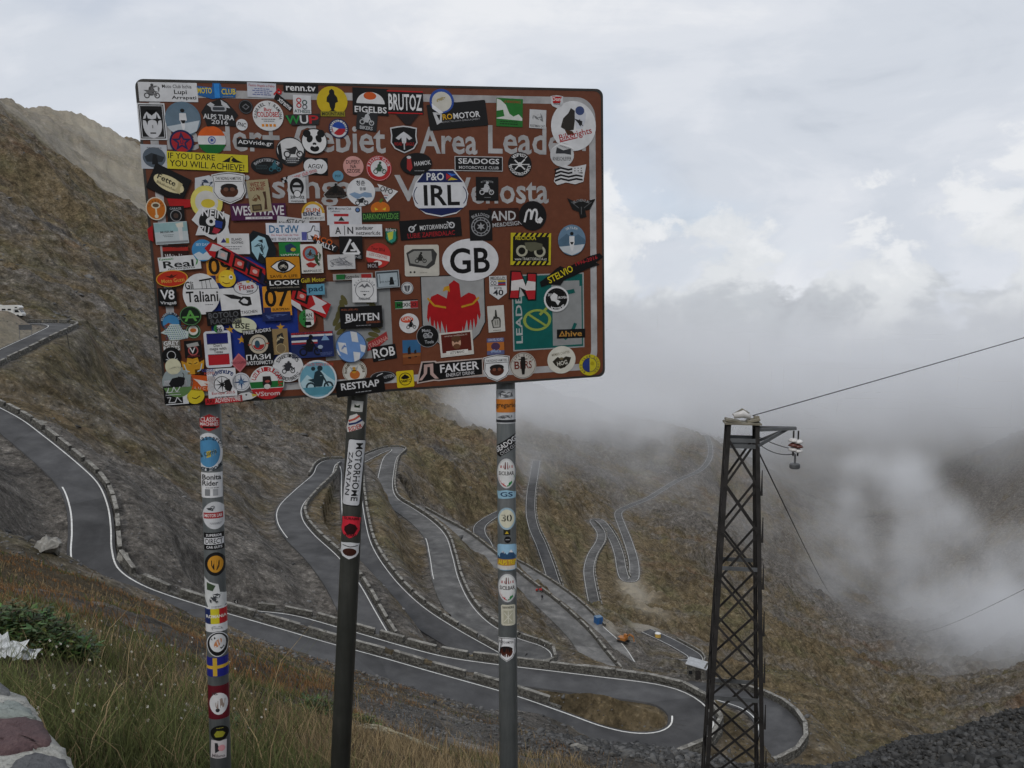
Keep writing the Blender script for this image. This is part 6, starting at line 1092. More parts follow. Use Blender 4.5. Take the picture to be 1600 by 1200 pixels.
    m = MB(); m.bar(q(1, 1, .40), tip - ex * .22 - Vector((0, 0, .03)), .06, .07); m.build('strut', M_STEEL2, ao)
    # insulator strings
    for dx in (-.05, .06):
        o_ = tip + ex * dx - Vector((0, 0, .06))
        m = MB(); m.tube([o_, o_ - Vector((0, 0, .62))], .02, 6)
        ins = m.build('insulator', M_STEEL, root)
        for j, mt in ((0, M_PORCW), (1, M_PORC), (2, M_PORCW)):
            m = MB(); m.lathe([(.03, .06), (.10, .03), (.125, -.02), (.10, -.03), (.04, -.05)], 14, o_ - Vector((0, 0, .24 + .11 * j + (.03 if dx > 0 else 0)))); m.build('disc', mt, ins, True)
    o_ = tip - Vector((0, 0, .70)); m = MB(); m.tube([o_ + Vector((0, 0, .06)), o_ - Vector((0, 0, .22))], .025, 6); m.lathe([(.1, 0), (.125, -.03), (.125, -.11), (.1, -.13)], 16, o_ - Vector((0, 0, .16))); m.build('weight', M_STEEL2, root)
    def cable(pts, rad, label):
        m = MB(); P_ = [Vector(x) for x in pts]; m.tube([x - P_[0] for x in P_], rad, 6)
        c = m.build('power_cable', M_CABLE); c.location = P_[0]; tag(c, label, 'cable', 'cables on the lattice tower')
    def sag(a, b, s, n=14): return [a.lerp(b, t) - Vector((0, 0, 4 * s * t * (1 - t))) for t in (i / n for i in range(n + 1))]
    t0 = top - ax * .3 + ex * .25
    b_ = fw(1600, 525, 24.0); cable(sag(t0, t0 + (b_ - t0) * 2.2, .05), .012, 'dark cable rising from the tower top towards the clouds')
    t1 = base + q(1, -1, .5); cable(sag(t1, at(1303, 930, 330), 1.2), .02, 'thin cable falling from the tower into the misty valley')
    t2 = base + tip - Vector((0, 0, .62))
    cable(sag(base + q(1, -1, .33), t2, .12), .011, 'slack jumper cable from the tower leg to the hanging insulators, lower one')
    cable(sag(base + q(1, 1, .2), t2 + Vector((0, 0, .1)), .05), .011, 'straighter jumper cable from the tower to the hanging insulators')
    cable(sag(at(1440, 988, 330), at(1680, 880, 70), 1.0), .02, 'faint cable crossing the mist above the grey rubble mound')
pylon()

# ------------------------------------------------------------------ motorhomes at the parking place
M_MHW = simple('motorhome_white', (0.62, 0.62, 0.60), 0.4, 0, 0.08, 1.5)
M_GLASS = simple('dark_glass', (0.015, 0.017, 0.02), 0.1, 0, 0.2, 2.0, 0, 0.6)
M_TYRE = simple('tyre', (0.02, 0.02, 0.02), 0.9, 0, 0.2, 5.0)
M_GREY = simple('grey_metal', (0.16, 0.165, 0.17), 0.5, 0.4, 0.25, 4.0)
def motorhome(loc, rz, label):
    root = empty('motorhome', loc, (0, 0, rz)); tag(root, label, 'motorhome', 'motorhomes on the parking place')
    def prof(pts, y0, y1, nm, mt, par=root):
        m = MB(); m.poly([(x, y0, z) for x, z in pts]); m.poly([(x, y1, z) for x, z in pts][::-1]); n = len(pts)
        for i in range(n):
            a, b = pts[i], pts[(i + 1) % n]; m.poly([(a[0], y0, a[1]), (a[0], y1, a[1]), (b[0], y1, b[1]), (b[0], y0, b[1])])
        return m.build(nm, mt, par)
    body = prof([(-3.4, .45), (1.6, .45), (1.6, 2.0), (2.9, 2.15), (3.05, 2.5), (2.6, 2.95), (1.2, 3.05), (-3.3, 3.0), (-3.45, 2.8)], -1.12, 1.12, 'body', M_MHW)
    cab = prof([(1.6, .42), (3.5, .42), (3.6, .95), (3.3, 1.2), (2.75, 1.95), (1.6, 1.98)], -.98, .98, 'cab', M_MHW)
    prof([(3.26, 1.24), (3.3, 1.24), (2.8, 1.93), (2.75, 1.93)], -.85, .85, 'windscreen', M_GLASS, cab)
    for y in (-1.0, 1.0): prof([(1.8, 1.25), (2.95, 1.25), (2.6, 1.85), (1.8, 1.85)], y - .01, y + .01, 'side_window', M_GLASS, cab)
    for y in (-1.13, 1.13):
        for x0, x1 in ((-3.0, -2.2), (-1.2, -.3), (.2, 1.0)): prof([(x0, 1.75), (x1, 1.75), (x1, 2.15), (x0, 2.15)], y - .012, y + .012, 'window', M_GLASS)
        prof([(1.9, 2.35), (2.5, 2.35), (2.5, 2.62), (1.9, 2.62)], y - .012, y + .012, 'window', M_GLASS)
    for x in (-2.0, 2.5):
        for y in (-.95, .95):
            m = MB(); m.tube([(x, y - .12, .35), (x, y + .12, .35)], .36, 16); m.build('wheel', M_TYRE, root)
def stand(px, py, r): p_ = at(px, py, r); p_.z = ground_z(p_.x, p_.y); return p_
motorhome(stand(15, 497, 250), math.radians(4), 'white motorhome with overcab bed parked by the low stone wall')
motorhome(stand(-16, 494, 256), math.radians(8), 'white motorhome half hidden behind the other parked motorhome')

# ------------------------------------------------------------------ road signs and posts far off
M_BLACK = simple('black_paint', (0.012, 0.012, 0.012), 0.6, 0, 0.2, 5); M_WHITE = simple('white_paint', (0.65, 0.65, 0.64), 0.6, 0, 0.1, 5)
def signframe():
    b_ = stand(40, 519, 214); root = empty('road_sign', b_, (0, 0, math.radians(30))); tag(root, 'grey sign panel on two thin posts above the upper hairpin', 'sign')
    for x in (-1.15, 1.15): m = MB(); m.tube([(x, 0, -.3), (x, 0, 3.0)], .06, 8); m.build('post', M_GREY, root)
    m = MB(); m.box((0, .05, 2.45), (2.5, .04, 1.1)); m.build('panel', simple('sign_back', (0.11, 0.115, 0.12), 0.6, 0.3, 0.2, 3), root)
    for z in (2.0, 2.9): m = MB(); m.box((0, .0, z), (2.4, .05, .07)); m.build('rail', M_GREY, root)
signframe()
def chevron(px, py, r_, label, h=1.9, s=.62, rz=0.0):
    p_ = at(px, py, r_); root = empty('chevron_sign', p_, (0, 0, rz)); tag(root, label, 'sign', 'chevron signs on the hairpin walls')
    m = MB(); m.tube([(0, 0, -h), (0, 0, s * .75)], .035, 8); m.build('post', M_GREY, root)
    m = MB(); m.box((0, -.05, 0), (s, .03, s)); pn = m.build('panel', M_BLACK, root)
    m = MB(); m.poly([(-.2 * s, -.075, 0), (.1 * s, -.075, .36 * s), (.28 * s, -.075, .36 * s), (0, -.075, 0), (.28 * s, -.075, -.36 * s), (.1 * s, -.075, -.36 * s)]); m.build('arrow', M_WHITE, pn)
chevron(1239, 1134, 121, 'small black chevron sign on the wall of the hairpin behind the tower')
chevron(369, 940, 124, 'small dark chevron sign beside the notched wall right of the left post', 1.3, .5)
chevron(851, 1008, 150, 'small dark chevron sign at the tip of the tight hairpin right of the right post', 1.4, .5)
def marker():
    b_ = stand(108, 528, 208); root = empty('snow_pole', b_); tag(root, 'dark leaning snow pole at the corner of the upper hairpin', 'pole')
    m = MB(); m.tube([(0, 0, -.3), (-.5, 0, 3.6)], .07, 8); m.build('shaft', M_BLACK, root); m = MB(); m.tube([(-.5, 0, 3.55), (-.53, 0, 3.75)], .08, 8); m.build('cap', M_GREY, root)
marker()

# ------------------------------------------------------------------ building site: blue hut, excavator, silo, shed
M_BLUE = simple('blue_plastic', (0.02, 0.10, 0.28), 0.5, 0, 0.15, 1.0)
M_ORANGE = simple('machine_orange', (0.33, 0.13, 0.03), 0.5, 0, 0.2, 1.0)
def hut():
    b_ = stand(935, 962, 305); root = empty('site_hut', b_, (0, 0, math.radians(25))); tag(root, 'small blue site hut at the end of the worn road', 'hut')
    m = MB(); m.box((0, 0, 1.3), (2.5, 2.3, 2.6)); w_ = m.build('wall', M_BLUE, root)
    m = MB(); m.box((0, 0, 2.68), (2.65, 2.45, .14)); m.build('roof', simple('hut_roof', (0.10, 0.17, 0.26), 0.6, 0, .2, 2), root)
    m = MB(); m.box((.2, -1.17, 1.1), (.85, .05, 2.0)); m.build('door', simple('hut_door', (0.03, 0.07, 0.17), 0.5, 0, .2, 2), root)
    for i in range(6): m = MB(); m.box((-1.1 + .44 * i, -1.165, 1.3), (.06, .04, 2.5)); m.build('rib', M_BLUE, w_)
hut()
def excavator():
    b_ = stand(974, 998, 292); root = empty('excavator', b_, (0, 0, math.radians(-35))); tag(root, 'orange tracked excavator standing on the rubble beside the worn road', 'excavator')
    for y in (-1.05, 1.05):
        m = MB(); m.tube([(-1.5, y - .28, .45), (-1.5, y + .28, .45)], .45, 12); m.tube([(1.5, y - .28, .45), (1.5, y + .28, .45)], .45, 12); m.box((0, y, .45), (3.0, .56, .86)); m.build('track', M_TYRE, root)
    m = MB(); m.box((-.3, 0, 1.45), (3.0, 2.3, .9), None, None, .96); h_ = m.build('house', M_ORANGE, root)
    m = MB(); m.box((-1.3, 0, 1.5), (1.0, 2.35, .75)); m.build('counterweight', M_GREY, h_)
    m = MB(); m.box((.55, .65, 2.15), (1.3, .95, 1.5), None, None, .9); c_ = m.build('cab', M_ORANGE, root)
    m = MB(); m.box((.6, .65, 2.3), (1.34, .86, .9), None, None, .9); m.build('window', M_GLASS, c_)
    m = MB(); m.bar((.9, -.2, 1.7), (2.6, -.2, 3.6), .35, .45); m.bar((2.5, -.2, 3.6), (4.0, -.2, 3.0), .32, .4); m.build('boom', M_ORANGE, root)
    m = MB(); m.bar((3.9, -.2, 3.2), (4.3, -.2, 1.2), .28, .32); m.build('stick', M_ORANGE, root)
    m = MB(); m.poly([(4.0, -.7, 1.3), (4.7, -.7, 1.2), (4.6, -.7, .5), (3.9, -.7, .3)]); m.poly([(4.0, .3, 1.3), (4.7, .3, 1.2), (4.6, .3, .5), (3.9, .3, .3)][::-1]); m.poly([(4.0, -.7, 1.3), (4.0, .3, 1.3), (4.7, .3, 1.2), (4.7, -.7, 1.2)]); m.poly([(4.7, -.7, 1.2), (4.7, .3, 1.2), (4.6, .3, .5), (4.6, -.7, .5)]); m.poly([(4.6, -.7, .5), (4.6, .3, .5), (3.9, .3, .3), (3.9, -.7, .3)]); m.build('bucket', M_GREY, root)
excavator()
def silo():
    b_ = stand(1028, 987, 330); root = empty('cement_silo', b_); tag(root, 'low round yellow tank with a pale lid on the building site', 'tank')
    m = MB(); m.lathe([(1.1, 0), (1.15, .2), (1.15, 1.5), (1.0, 1.6)], 18); m.build('body', simple('tank_yellow', (0.5, 0.33, 0.08), 0.5, 0, .15, 2), root)
    m = MB(); m.lathe([(1.2, 1.6), (1.2, 1.7), (.7, 1.95), (.1, 2.0)], 18); m.build('lid', M_WHITE, root)
silo()
def shed():
    b_ = hit(1090, 1060, 100); root = empty('shed', b_, (0, 0, math.radians(-25))); tag(root, 'low stone shed with a pale sheet roof behind the outer wall of the hairpin', 'shed')
    s = b_.length / 135
    m = MB(); m.box((0, 0, .9 * s), (2.7 * s, 2.2 * s, 2.6 * s)); m.build('wall', M_WALL, root)
    m = MB(); m.box((0, 0, 2.28 * s), (3.1 * s, 2.7 * s, .12), Matrix.Rotation(math.radians(7), 3, 'Y')); m.build('roof', simple('sheet_roof', (0.36, 0.37, 0.38), 0.6, .2, .2, 2), root)
    m = MB(); m.box((.3 * s, -1.13 * s, .9 * s), (.8 * s, .08, 1.6 * s)); m.build('door', M_STEEL, root)
    m = MB(); m.box((-.8 * s, -1.13 * s, 1.2 * s), (.5 * s, .08, .5 * s)); m.build('window', M_GLASS, root)
shed()

# ------------------------------------------------------------------ a walker and a motorcycle on the worn road
def walker():
    i = int(np.argmin(np.linalg.norm(ROADS['a']['line'][:, :2] - np.array(at(848, 940, 240))[:2], axis=1))); l_ = ROADS['a']['line'][i]
    loc = Vector(l_) + Vector((0, 0, .04))
    me = bpy.data.meshes.new('person')
    V_ = [(0, 0, .95), (0, 0, 1.2), (0, .02, 1.42), (0, .02, 1.55), (0, .0, 1.72), (-.2, 0, 1.42), (-.27, -.05, 1.12), (-.25, -.16, .88), (.2, 0, 1.42), (.27, .06, 1.12), (.26, .0, .86), (-.1, -.02, .9), (-.12, -.14, .48), (-.12, -.1, .06), (-.12, -.26, .04), (.1, .02, .9), (.12, .06, .48), (.12, .22, .08), (.12, .08, .04)]
    E_ = [(0, 1), (1, 2), (2, 3), (3, 4), (2, 5), (5, 6), (6, 7), (2, 8), (8, 9), (9, 10), (0, 11), (11, 12), (12, 13), (13, 14), (0, 15), (15, 16), (16, 17), (17, 18)]
    R_ = [.16, .17, .16, .06, .11, .08, .06, .045, .08, .06, .045, .1, .075, .05, .045, .1, .075, .05, .045]
    me.from_pydata(V_, E_, []); ob = link_mesh('person', me, simple('dark_clothing', (0.018, 0.018, 0.024), 0.8, 0, .3, 6)); ob.location = loc; ob.rotation_euler = (0, 0, math.radians(140))
    sk = ob.modifiers.new('skin', 'SKIN')
    for d, r_ in zip(me.skin_vertices[0].data, R_): d.radius = (r_, r_)
    me.skin_vertices[0].data[0].use_root = True
    ob.modifiers.new('sub', 'SUBSURF').levels = 1
    tag(ob, 'person in dark clothing walking on the worn road', 'person')
walker()
def motorcycle():
    i = int(np.argmin(np.linalg.norm(ROADS['a']['line'][:, :2] - np.array(at(834, 927, 245))[:2], axis=1))); l_ = ROADS['a']['line'][i]; n_ = ROADS['a']['nrm'][i]
    loc = Vector(l_) + Vector((-n_[0] * 2.2, -n_[1] * 2.2, .03)); root = empty('motorcycle', loc, (0, 0, math.radians(-20))); tag(root, 'red motorcycle parked against the wall of the worn road', 'motorcycle')
    MR = simple('red_fairing', (0.40, 0.03, 0.025), 0.35, 0, .15, 3)
    for x in (-.72, .74):
        m = MB(); m.tube([(x, -.07, .32), (x, .07, .32)], .33, 16); w_ = m.build('wheel', M_TYRE, root)
        m = MB(); m.tube([(x, -.075, .32), (x, .075, .32)], .2, 12); m.build('rim', M_GREY, w_)
    m = MB(); m.box((.25, 0, .85), (.75, .34, .38), None, None, .7); m.build('tank', MR, root)
    m = MB(); m.box((.62, 0, .95), (.45, .46, .6), None, None, .6); m.build('fairing', MR, root)
    m = MB(); m.box((-.42, 0, .88), (.75, .3, .16)); m.build('saddle', M_BLACK, root)
    m = MB(); m.box((.0, 0, .5), (.7, .3, .4)); m.build('engine', M_GREY, root)
    for y in (-.38, .38): m = MB(); m.box((-.68, y, .72), (.55, .22, .42)); m.build('pannier', MR, root)
    m = MB(); m.tube([(.55, -.4, 1.1), (.62, 0, 1.14), (.55, .4, 1.1)], .025, 6); m.build('handlebar', M_BLACK, root)
    for y in (-.1, .1): m = MB(); m.tube([(.58, y, 1.05), (.76, y, .32)], .03, 6); m.build('fork', M_GREY, root)
motorcycle()

# ------------------------------------------------------------------ the low stone wall at the viewer's left hand
def plane_pt(px, py, z): d = ray(px, py); return d * (z / d.z)
def near_wall():
    ZT = -0.93
    root = empty('stone_wall', plane_pt(20, 1180, ZT) + Vector((0, 0, -.9))); tag(root, 'rough wall of big stones set in white mortar at the foot of the view', 'wall'); O_ = root.location.copy()
    mort = NT('white_mortar'); v = mort.coord('Object'); n1 = mort.noise(v, 26, 6, .7); n2 = mort.noise(v, 120, 4, .7)
    mort.base(mort.ramp(mort.math('ADD', mort.math('MULTIPLY', n1, .5), mort.math('MULTIPLY', n2, .5)), [(.32, (.10, .10, .085)), (.47, (.38, .38, .35)), (.7, (.56, .56, .53))])); mort.set(Roughness=.95); mort.bump(n1, 1.0, .03)
    def stone_m(name, a, b, c):
        t = NT(name); v = t.coord('Object'); n = t.noise(v, 9, 7, .68, .4); f = t.noise(v, 70, 5, .7)
        t.base(t.ramp(t.math('ADD', t.math('MULTIPLY', n, .65), t.math('MULTIPLY', f, .35)), [(.3, a), (.5, b), (.72, c)])); t.set(Roughness=.85); t.bump(t.math('ADD', n, t.math('MULTIPLY', f, .3)), .9, .03); return t.m
    def slab(pts, z0, z1, mat, nm, par, jit=.0, inset=.018, dome=.006):
        P_ = [plane_pt(x, y, ZT) for x, y in pts]; c = sum(P_, Vector()) / len(P_)
        Q_ = []
        for i in range(len(P_)):                                   # finer outline
            a, b = P_[i], P_[(i + 1) % len(P_)]
            for k in range(3): Q_.append(a.lerp(b, k / 3) + Vector((RND.uniform(-jit, jit), RND.uniform(-jit, jit), 0)))
        m = MB(); rings = []
        for sc_, z in ((1.0, z0), (1.0, z1 - .02), (1 - inset * 1.5, z1 - .004), (.75, z1 + dome * .7), (.4, z1 + dome)):
            rr = []
            for q in Q_:
                w = c + (q - c) * sc_; rr.append(len(m.v)); m.v.append((w.x - O_.x, w.y - O_.y, z + RND.uniform(-.003, .003) * (sc_ < .99) - O_.z))
            rings.append(rr)
        for a, b in zip(rings[:-1], rings[1:]):
            for i in range(len(a)): j = (i + 1) % len(a); m.f.append((a[i], a[j], b[j], b[i])); m.c.append(None)
        m.f.append(tuple(rings[-1])); m.c.append(None)
        return m.build(nm, mat, par, True)
    slab([(-260, 1020), (-20, 1062), (40, 1082), (62, 1110), (72, 1132), (96, 1158), (112, 1178), (122, 1200), (140, 1290), (-200, 1330)], ZT - 1.6, ZT - .006, mort.m, 'mortar', root, .003, .01, .002)
    slab([(-200, 1035), (-10, 1058), (14, 1074), (18, 1084), (-20, 1086), (-190, 1066)], ZT - .12, ZT + .004, stone_m('grey_stone', (.06, .065, .07), (.12, .125, .13), (.2, .2, .2)), 'stone', root, .004)
    slab([(-120, 1090), (0, 1098), (30, 1094), (48, 1104), (58, 1120), (30, 1122), (-10, 1120), (-110, 1122)], ZT - .12, ZT + .002, stone_m('pale_green_stone', (.12, .14, .13), (.22, .25, .235), (.32, .34, .32)), 'stone', root, .003)
    slab([(-170, 1130), (0, 1126), (40, 1123), (66, 1128), (84, 1150), (80, 1162), (62, 1166), (40, 1172), (0, 1180), (-150, 1186)], ZT - .12, ZT + .006, stone_m('purple_stone', (.045, .028, .03), (.095, .055, .058), (.15, .10, .095)), 'stone', root, .004)
    slab([(10, 1204), (24, 1186), (48, 1176), (76, 1178), (104, 1186), (116, 1208), (120, 1270), (0, 1280)], ZT - .12, ZT + .004, stone_m('dark_grey_stone', (.05, .052, .06), (.09, .093, .10), (.15, .15, .155)), 'stone', root, .004)
    slab([(-160, 1196), (-20, 1192), (2, 1206), (-10, 1270), (-150, 1280)], ZT - .12, ZT + .004, stone_m('brown_stone', (.05, .042, .035), (.10, .085, .07), (.17, .15, .13)), 'stone', root, .004)
near_wall()

# ------------------------------------------------------------------ loose rock: scree on the mounds and stones strewn over the slopes
def rock_proto(seed):
    q = random.Random(seed); bm = bmesh.new(); s = (q.uniform(.8, 1.3), q.uniform(.5, .9), q.uniform(.3, .6))
    for _ in range(13):
        d = Vector((q.gauss(0, 1), q.gauss(0, 1), q.gauss(0, 1))).normalized() * q.uniform(.8, 1.15); bm.verts.new((d.x * s[0], d.y * s[1], d.z * s[2]))
    bmesh.ops.convex_hull(bm, input=bm.verts[:]); bmesh.ops.delete(bm, geom=[v for v in bm.verts if not v.link_faces], context='VERTS'); bmesh.ops.triangulate(bm, faces=bm.faces[:])
    bm.verts.index_update()
    V_ = np.array([v.co[:] for v in bm.verts]); F_ = np.array([[v.index for v in f.verts] for f in bm.faces]); bm.free(); return V_, F_
ROCKS = [rock_proto(i) for i in range(8)]
def rocks_mesh(name, items, mat):
    """items: (x, y, z, size, shade)"""
    q = random.Random(5); vs, fs, cs = [], [], []; n = 0
    for x, y, z, s, sh in items:
        V_, F_ = q.choice(ROCKS); a = q.uniform(0, 6.28); c, d = math.cos(a), math.sin(a); tl = q.uniform(-.5, .5)
        W_ = V_ * s; W_ = np.stack([W_[:, 0] * c - W_[:, 1] * d, W_[:, 0] * d + W_[:, 1] * c, W_[:, 2] + W_[:, 0] * tl], 1) + (x, y, z)
        vs.append(W_); fs.append(F_ + n); n += len(W_); cs.append(np.repeat([[sh * .98, sh * .97, sh * .95, 1.0]], len(F_) * 3, 0))
    me = bpy.data.meshes.new(name); V_ = np.concatenate(vs); F_ = np.concatenate(fs)
    me.vertices.add(len(V_)); me.vertices.foreach_set('co', V_.astype(np.float32).ravel()); me.loops.add(F_.size); me.loops.foreach_set('vertex_index', F_.astype(np.int32).ravel())
    me.polygons.add(len(F_)); me.polygons.foreach_set('loop_start', (np.arange(len(F_)) * 3).astype(np.int32)); me.update(calc_edges=True)
    A = me.color_attributes.new('Col', 'FLOAT_COLOR', 'CORNER'); A.data.foreach_set('color', np.concatenate(cs).astype(np.float32).ravel())
    return link_mesh(name, me, mat)
M_ROCK = attrmat('loose_rock', 0.92, 0.45, 3.0, 0.15)
def scatter_rocks():
    q = random.Random(77); it = []
    def patch(px, r0, r1, spread, n, s0, s1, sh=.15):
        for _ in range(n):
            a = math.atan2(px - 800, F_PX) + q.gauss(0, spread); r_ = q.uniform(r0, r1); x, y = math.sin(a) * r_, math.cos(a) * r_
            s = s0 * (s1 / s0) ** (q.random() ** 2.2); it.append((x, y, ground_z(x, y) + s * .2, s, sh * q.uniform(.5, 1.5)))
    patch(1450, 8, 32, .09, 26000, .02, .17, .075); patch(1570, 8, 30, .06, 14000, .02, .15, .075); patch(1320, 12, 34, .05, 8000, .02, .16, .075)
    patch(970, 28, 44, .055, 9000, .03, .28, .11); patch(880, 22, 40, .05, 5000, .02, .13, .11); patch(700, 14, 34, .07, 6000, .012, .05, .13); patch(600, 12, 28, .06, 2500, .012, .05, .13)
    patch(780, 45, 85, .08, 900, .05, .35, .13); patch(500, 50, 90, .12, 900, .05, .3, .13)
    ob = rocks_mesh('scree', it, M_ROCK); tag(ob, 'grey broken stones lying on the slope and on the mound at the right', 'rubble', kind='stuff')
    it = []
    for _ in range(24000):                                          # stones on the grey slopes among the roads
        a = math.radians(q.uniform(-38, 26)); r_ = math.exp(q.uniform(math.log(85), math.log(420))); x, y = math.sin(a) * r_, math.cos(a) * r_
        i, j = np.searchsorted(AZ, a), np.searchsorted(LR, math.log(r_))
        if rd[i, j] < rw[i, j] / 2 + 1.2: continue
        s = .09 * (9 if q.random() < .02 else 2.8) ** (q.random() ** 1.7); s *= (r_ / 120) ** .35
        it.append((x, y, ground_z(x, y) + s * .15, s, .16 * q.uniform(.5, 1.7)))
    for _ in range(1600):                                          # dark outcrops high on the hillside
        a = math.radians(q.uniform(-36, -2)); r_ = math.exp(q.uniform(math.log(250), math.log(660))); x, y = math.sin(a) * r_, math.cos(a) * r_
        i, j = np.searchsorted(AZ, a), np.searchsorted(LR, math.log(r_))
        if rd[i, j] < 12 or rock[i, j] < .32: continue
        s = q.uniform(.5, 1.0) * (2.2 if q.random() < .08 else 1.1); it.append((x, y, ground_z(x, y) - s * .1, s, .13 * q.uniform(.6, 1.6)))
    ob = rocks_mesh('stones', it, M_ROCK); tag(ob, 'loose stones strewn over the mountainside between the roads', 'stones', kind='stuff')
    # single boulders
    for px, py, r_, s, lab in [(74, 862, .6, 1.5, 'pale rock face standing at the inner edge of the road on the left'), (191, 878, .3, 1.25, 'pale boulder below the notched wall of the road on the left'),
                              (272, 1116, 0, .16, 'flat pale stone half sunk in the grass left of the left post'), (905, 1176, .1, .4, 'grey boulder on the slope between the right-hand post and the tower'),
                              (65, 663, .3, 1.0, 'grey boulder above the bend of the left road'), (985, 1168, .1, .5, 'blocky grey boulder on the rubble beside the tower')]:
        p_ = hit(px, py, 3); m = MB(); V_, F_ = ROCKS[int(px) % 8]; 
        m.v = [tuple(v * s) for v in V_]; m.f = [tuple(f) for f in F_]; m.c = [(.33, .32, .295)] * len(m.f)
        ob = m.build('boulder', M_ROCK); sub = ob.modifiers.new('sub', 'SUBSURF'); sub.subdivision_type = 'SIMPLE'; sub.levels = sub.render_levels = 2
        tx = bpy.data.textures.new('rock', 'CLOUDS'); tx.noise_scale = s * .5; dm = ob.modifiers.new('rough', 'DISPLACE'); dm.texture = tx; dm.strength = s * .35
        ob.location = p_ + Vector((0, 0, r_ - s * .1)); ob.scale = (.85, .85, 2.7) if s > 1.1 else (1, 1, 1); tag(ob, lab, 'boulder', 'boulders on the slope')
scatter_rocks()

# ------------------------------------------------------------------ grass of the near slope
def grass():
    rs = np.random.RandomState(4)
    def blades(n, r0, r1, a0, a1, hmul=1.0):
        a = np.radians(rs.uniform(a0, a1, n)); r_ = np.exp(rs.uniform(math.log(r0), math.log(r1), n))
        x, y = np.sin(a) * r_, np.cos(a) * r_
        i = np.clip(np.searchsorted(AZ, a), 1, len(AZ) - 1); j = np.clip(np.searchsorted(LR, np.log(r_)), 1, len(LR) - 1)
        px = 800 + F_PX * np.tan(a)
        den = fbm(x / 1.3, y / 1.3, 3, 51) * .5 + .55
        gravel = np.exp(-((px - 690) / 170) ** 2) * sstep(r_, 9, 14) * (1 - sstep(r_, 36, 50)) + sstep(px, 840, 980) * sstep(r_, 16, 24)
        onroad = (rd[i, j] < rw[i, j] / 2 + 1.6)
        keep = (rs.rand(n) < np.clip(den - gravel * .9, 0.02, 1)) & ~onroad
        x, y, r_, px, a = x[keep], y[keep], r_[keep], px[keep], a[keep]; i, j = i[keep], j[keep]
        u = (a - AZ[i - 1]) / (AZ[i] - AZ[i - 1]); v = (np.log(r_) - LR[j - 1]) / (LR[j] - LR[j - 1])
        z = (GZ[i - 1, j - 1] * (1 - u) + GZ[i, j - 1] * u) * (1 - v) + (GZ[i - 1, j] * (1 - u) + GZ[i, j] * u) * v
        m = len(x); h = rs.gamma(4, .021, m) * hmul * (1 + .3 * fbm(x / 2.5, y / 2.5, 2, 61)) ; w = np.maximum(.0022, r_ * .00042) * rs.uniform(.7, 1.4, m)
        th = rs.uniform(0, 6.28, m); lean = rs.uniform(.2, 1.1, m) * h; ph = rs.uniform(0, 6.28, m) * .55 + .6
        dx, dy = np.cos(th) * w, np.sin(th) * w; lx, ly = np.cos(ph) * lean, np.sin(ph) * lean
        b0 = np.stack([x - dx, y - dy, z - .02], 1); b1 = np.stack([x + dx, y + dy, z - .02], 1)
        m0 = np.stack([x - dx * .7 + lx * .35, y - dy * .7 + ly * .35, z + h * .6], 1); m1 = np.stack([x + dx * .7 + lx * .35, y + dy * .7 + ly * .35, z + h * .6], 1)
        tp = np.stack([x + lx, y + ly, z + h * .98], 1)
        V_ = np.stack([b0, b1, m1, m0, tp], 1).reshape(-1, 3)
        # colour by place: rust and straw higher on the bank, green hollows close by
        g = sstep(fbm(x / 1.6 + 3, y / 1.6, 3, 71) + .55 * (1 - sstep(r_, 4.5, 8.5)) - .5 * sstep(px, 380, 620), .02, .6)
        rust = sstep(fbm(x / 4 + 9, y / 4, 3, 81) + .45 * sstep(r_, 7, 15) - .05, .0, .7)
        straw = np.array([.24, .18, .10]); rst = np.array([.19, .10, .042]); grn = np.array([.070, .080, .028]); drk = np.array([.10, .072, .04])
        c = straw[None] * (1 - rust[:, None]) + rst[None] * rust[:, None]
        pick = rs.rand(m)[:, None]; c = np.where(pick < .3, drk[None], c); c = np.where((rs.rand(m) < g * .85)[:, None], grn[None] * rs.uniform(.7, 1.5, m)[:, None], c)
        c = c * rs.uniform(.65, 1.3, m)[:, None]
        return V_, c
    Vs, Cs = zip(blades(215000, 2.6, 60, -35, 12), blades(28000, 2.6, 14, -35, 14, 1.35), blades(9000, 3.5, 40, -34, 8, 1.9), blades(45000, 2.6, 40, -58, -35))
    V_ = np.concatenate(Vs); C_ = np.concatenate(Cs); n = len(C_); k = np.arange(n)[:, None] * 5
    q4 = np.concatenate([k, k + 1, k + 2, k + 3], 1); t3 = np.concatenate([k + 3, k + 2, k + 4], 1)
    me = bpy.data.meshes.new('grass'); me.vertices.add(len(V_)); me.vertices.foreach_set('co', V_.astype(np.float32).ravel())
    me.loops.add(n * 7); li = np.concatenate([q4.ravel(), t3.ravel()]); me.loops.foreach_set('vertex_index', li.astype(np.int32))
    me.polygons.add(2 * n); me.polygons.foreach_set('loop_start', np.r_[np.arange(n) * 4, n * 4 + np.arange(n) * 3].astype(np.int32)); me.update(calc_edges=True)
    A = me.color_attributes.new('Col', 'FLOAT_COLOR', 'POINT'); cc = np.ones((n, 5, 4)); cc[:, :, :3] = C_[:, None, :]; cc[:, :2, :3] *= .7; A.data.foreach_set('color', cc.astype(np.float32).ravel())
    t = NT('grass_blades'); t.base(t.attr('Col')); t.set(Roughness=.8); t.b.inputs['Specular IOR Level'].default_value = .15
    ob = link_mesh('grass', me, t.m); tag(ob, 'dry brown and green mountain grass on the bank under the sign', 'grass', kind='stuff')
grass()
M_LEAF = attrmat('weed_leaf', 0.6, 0.35, 9.0, 0.3)
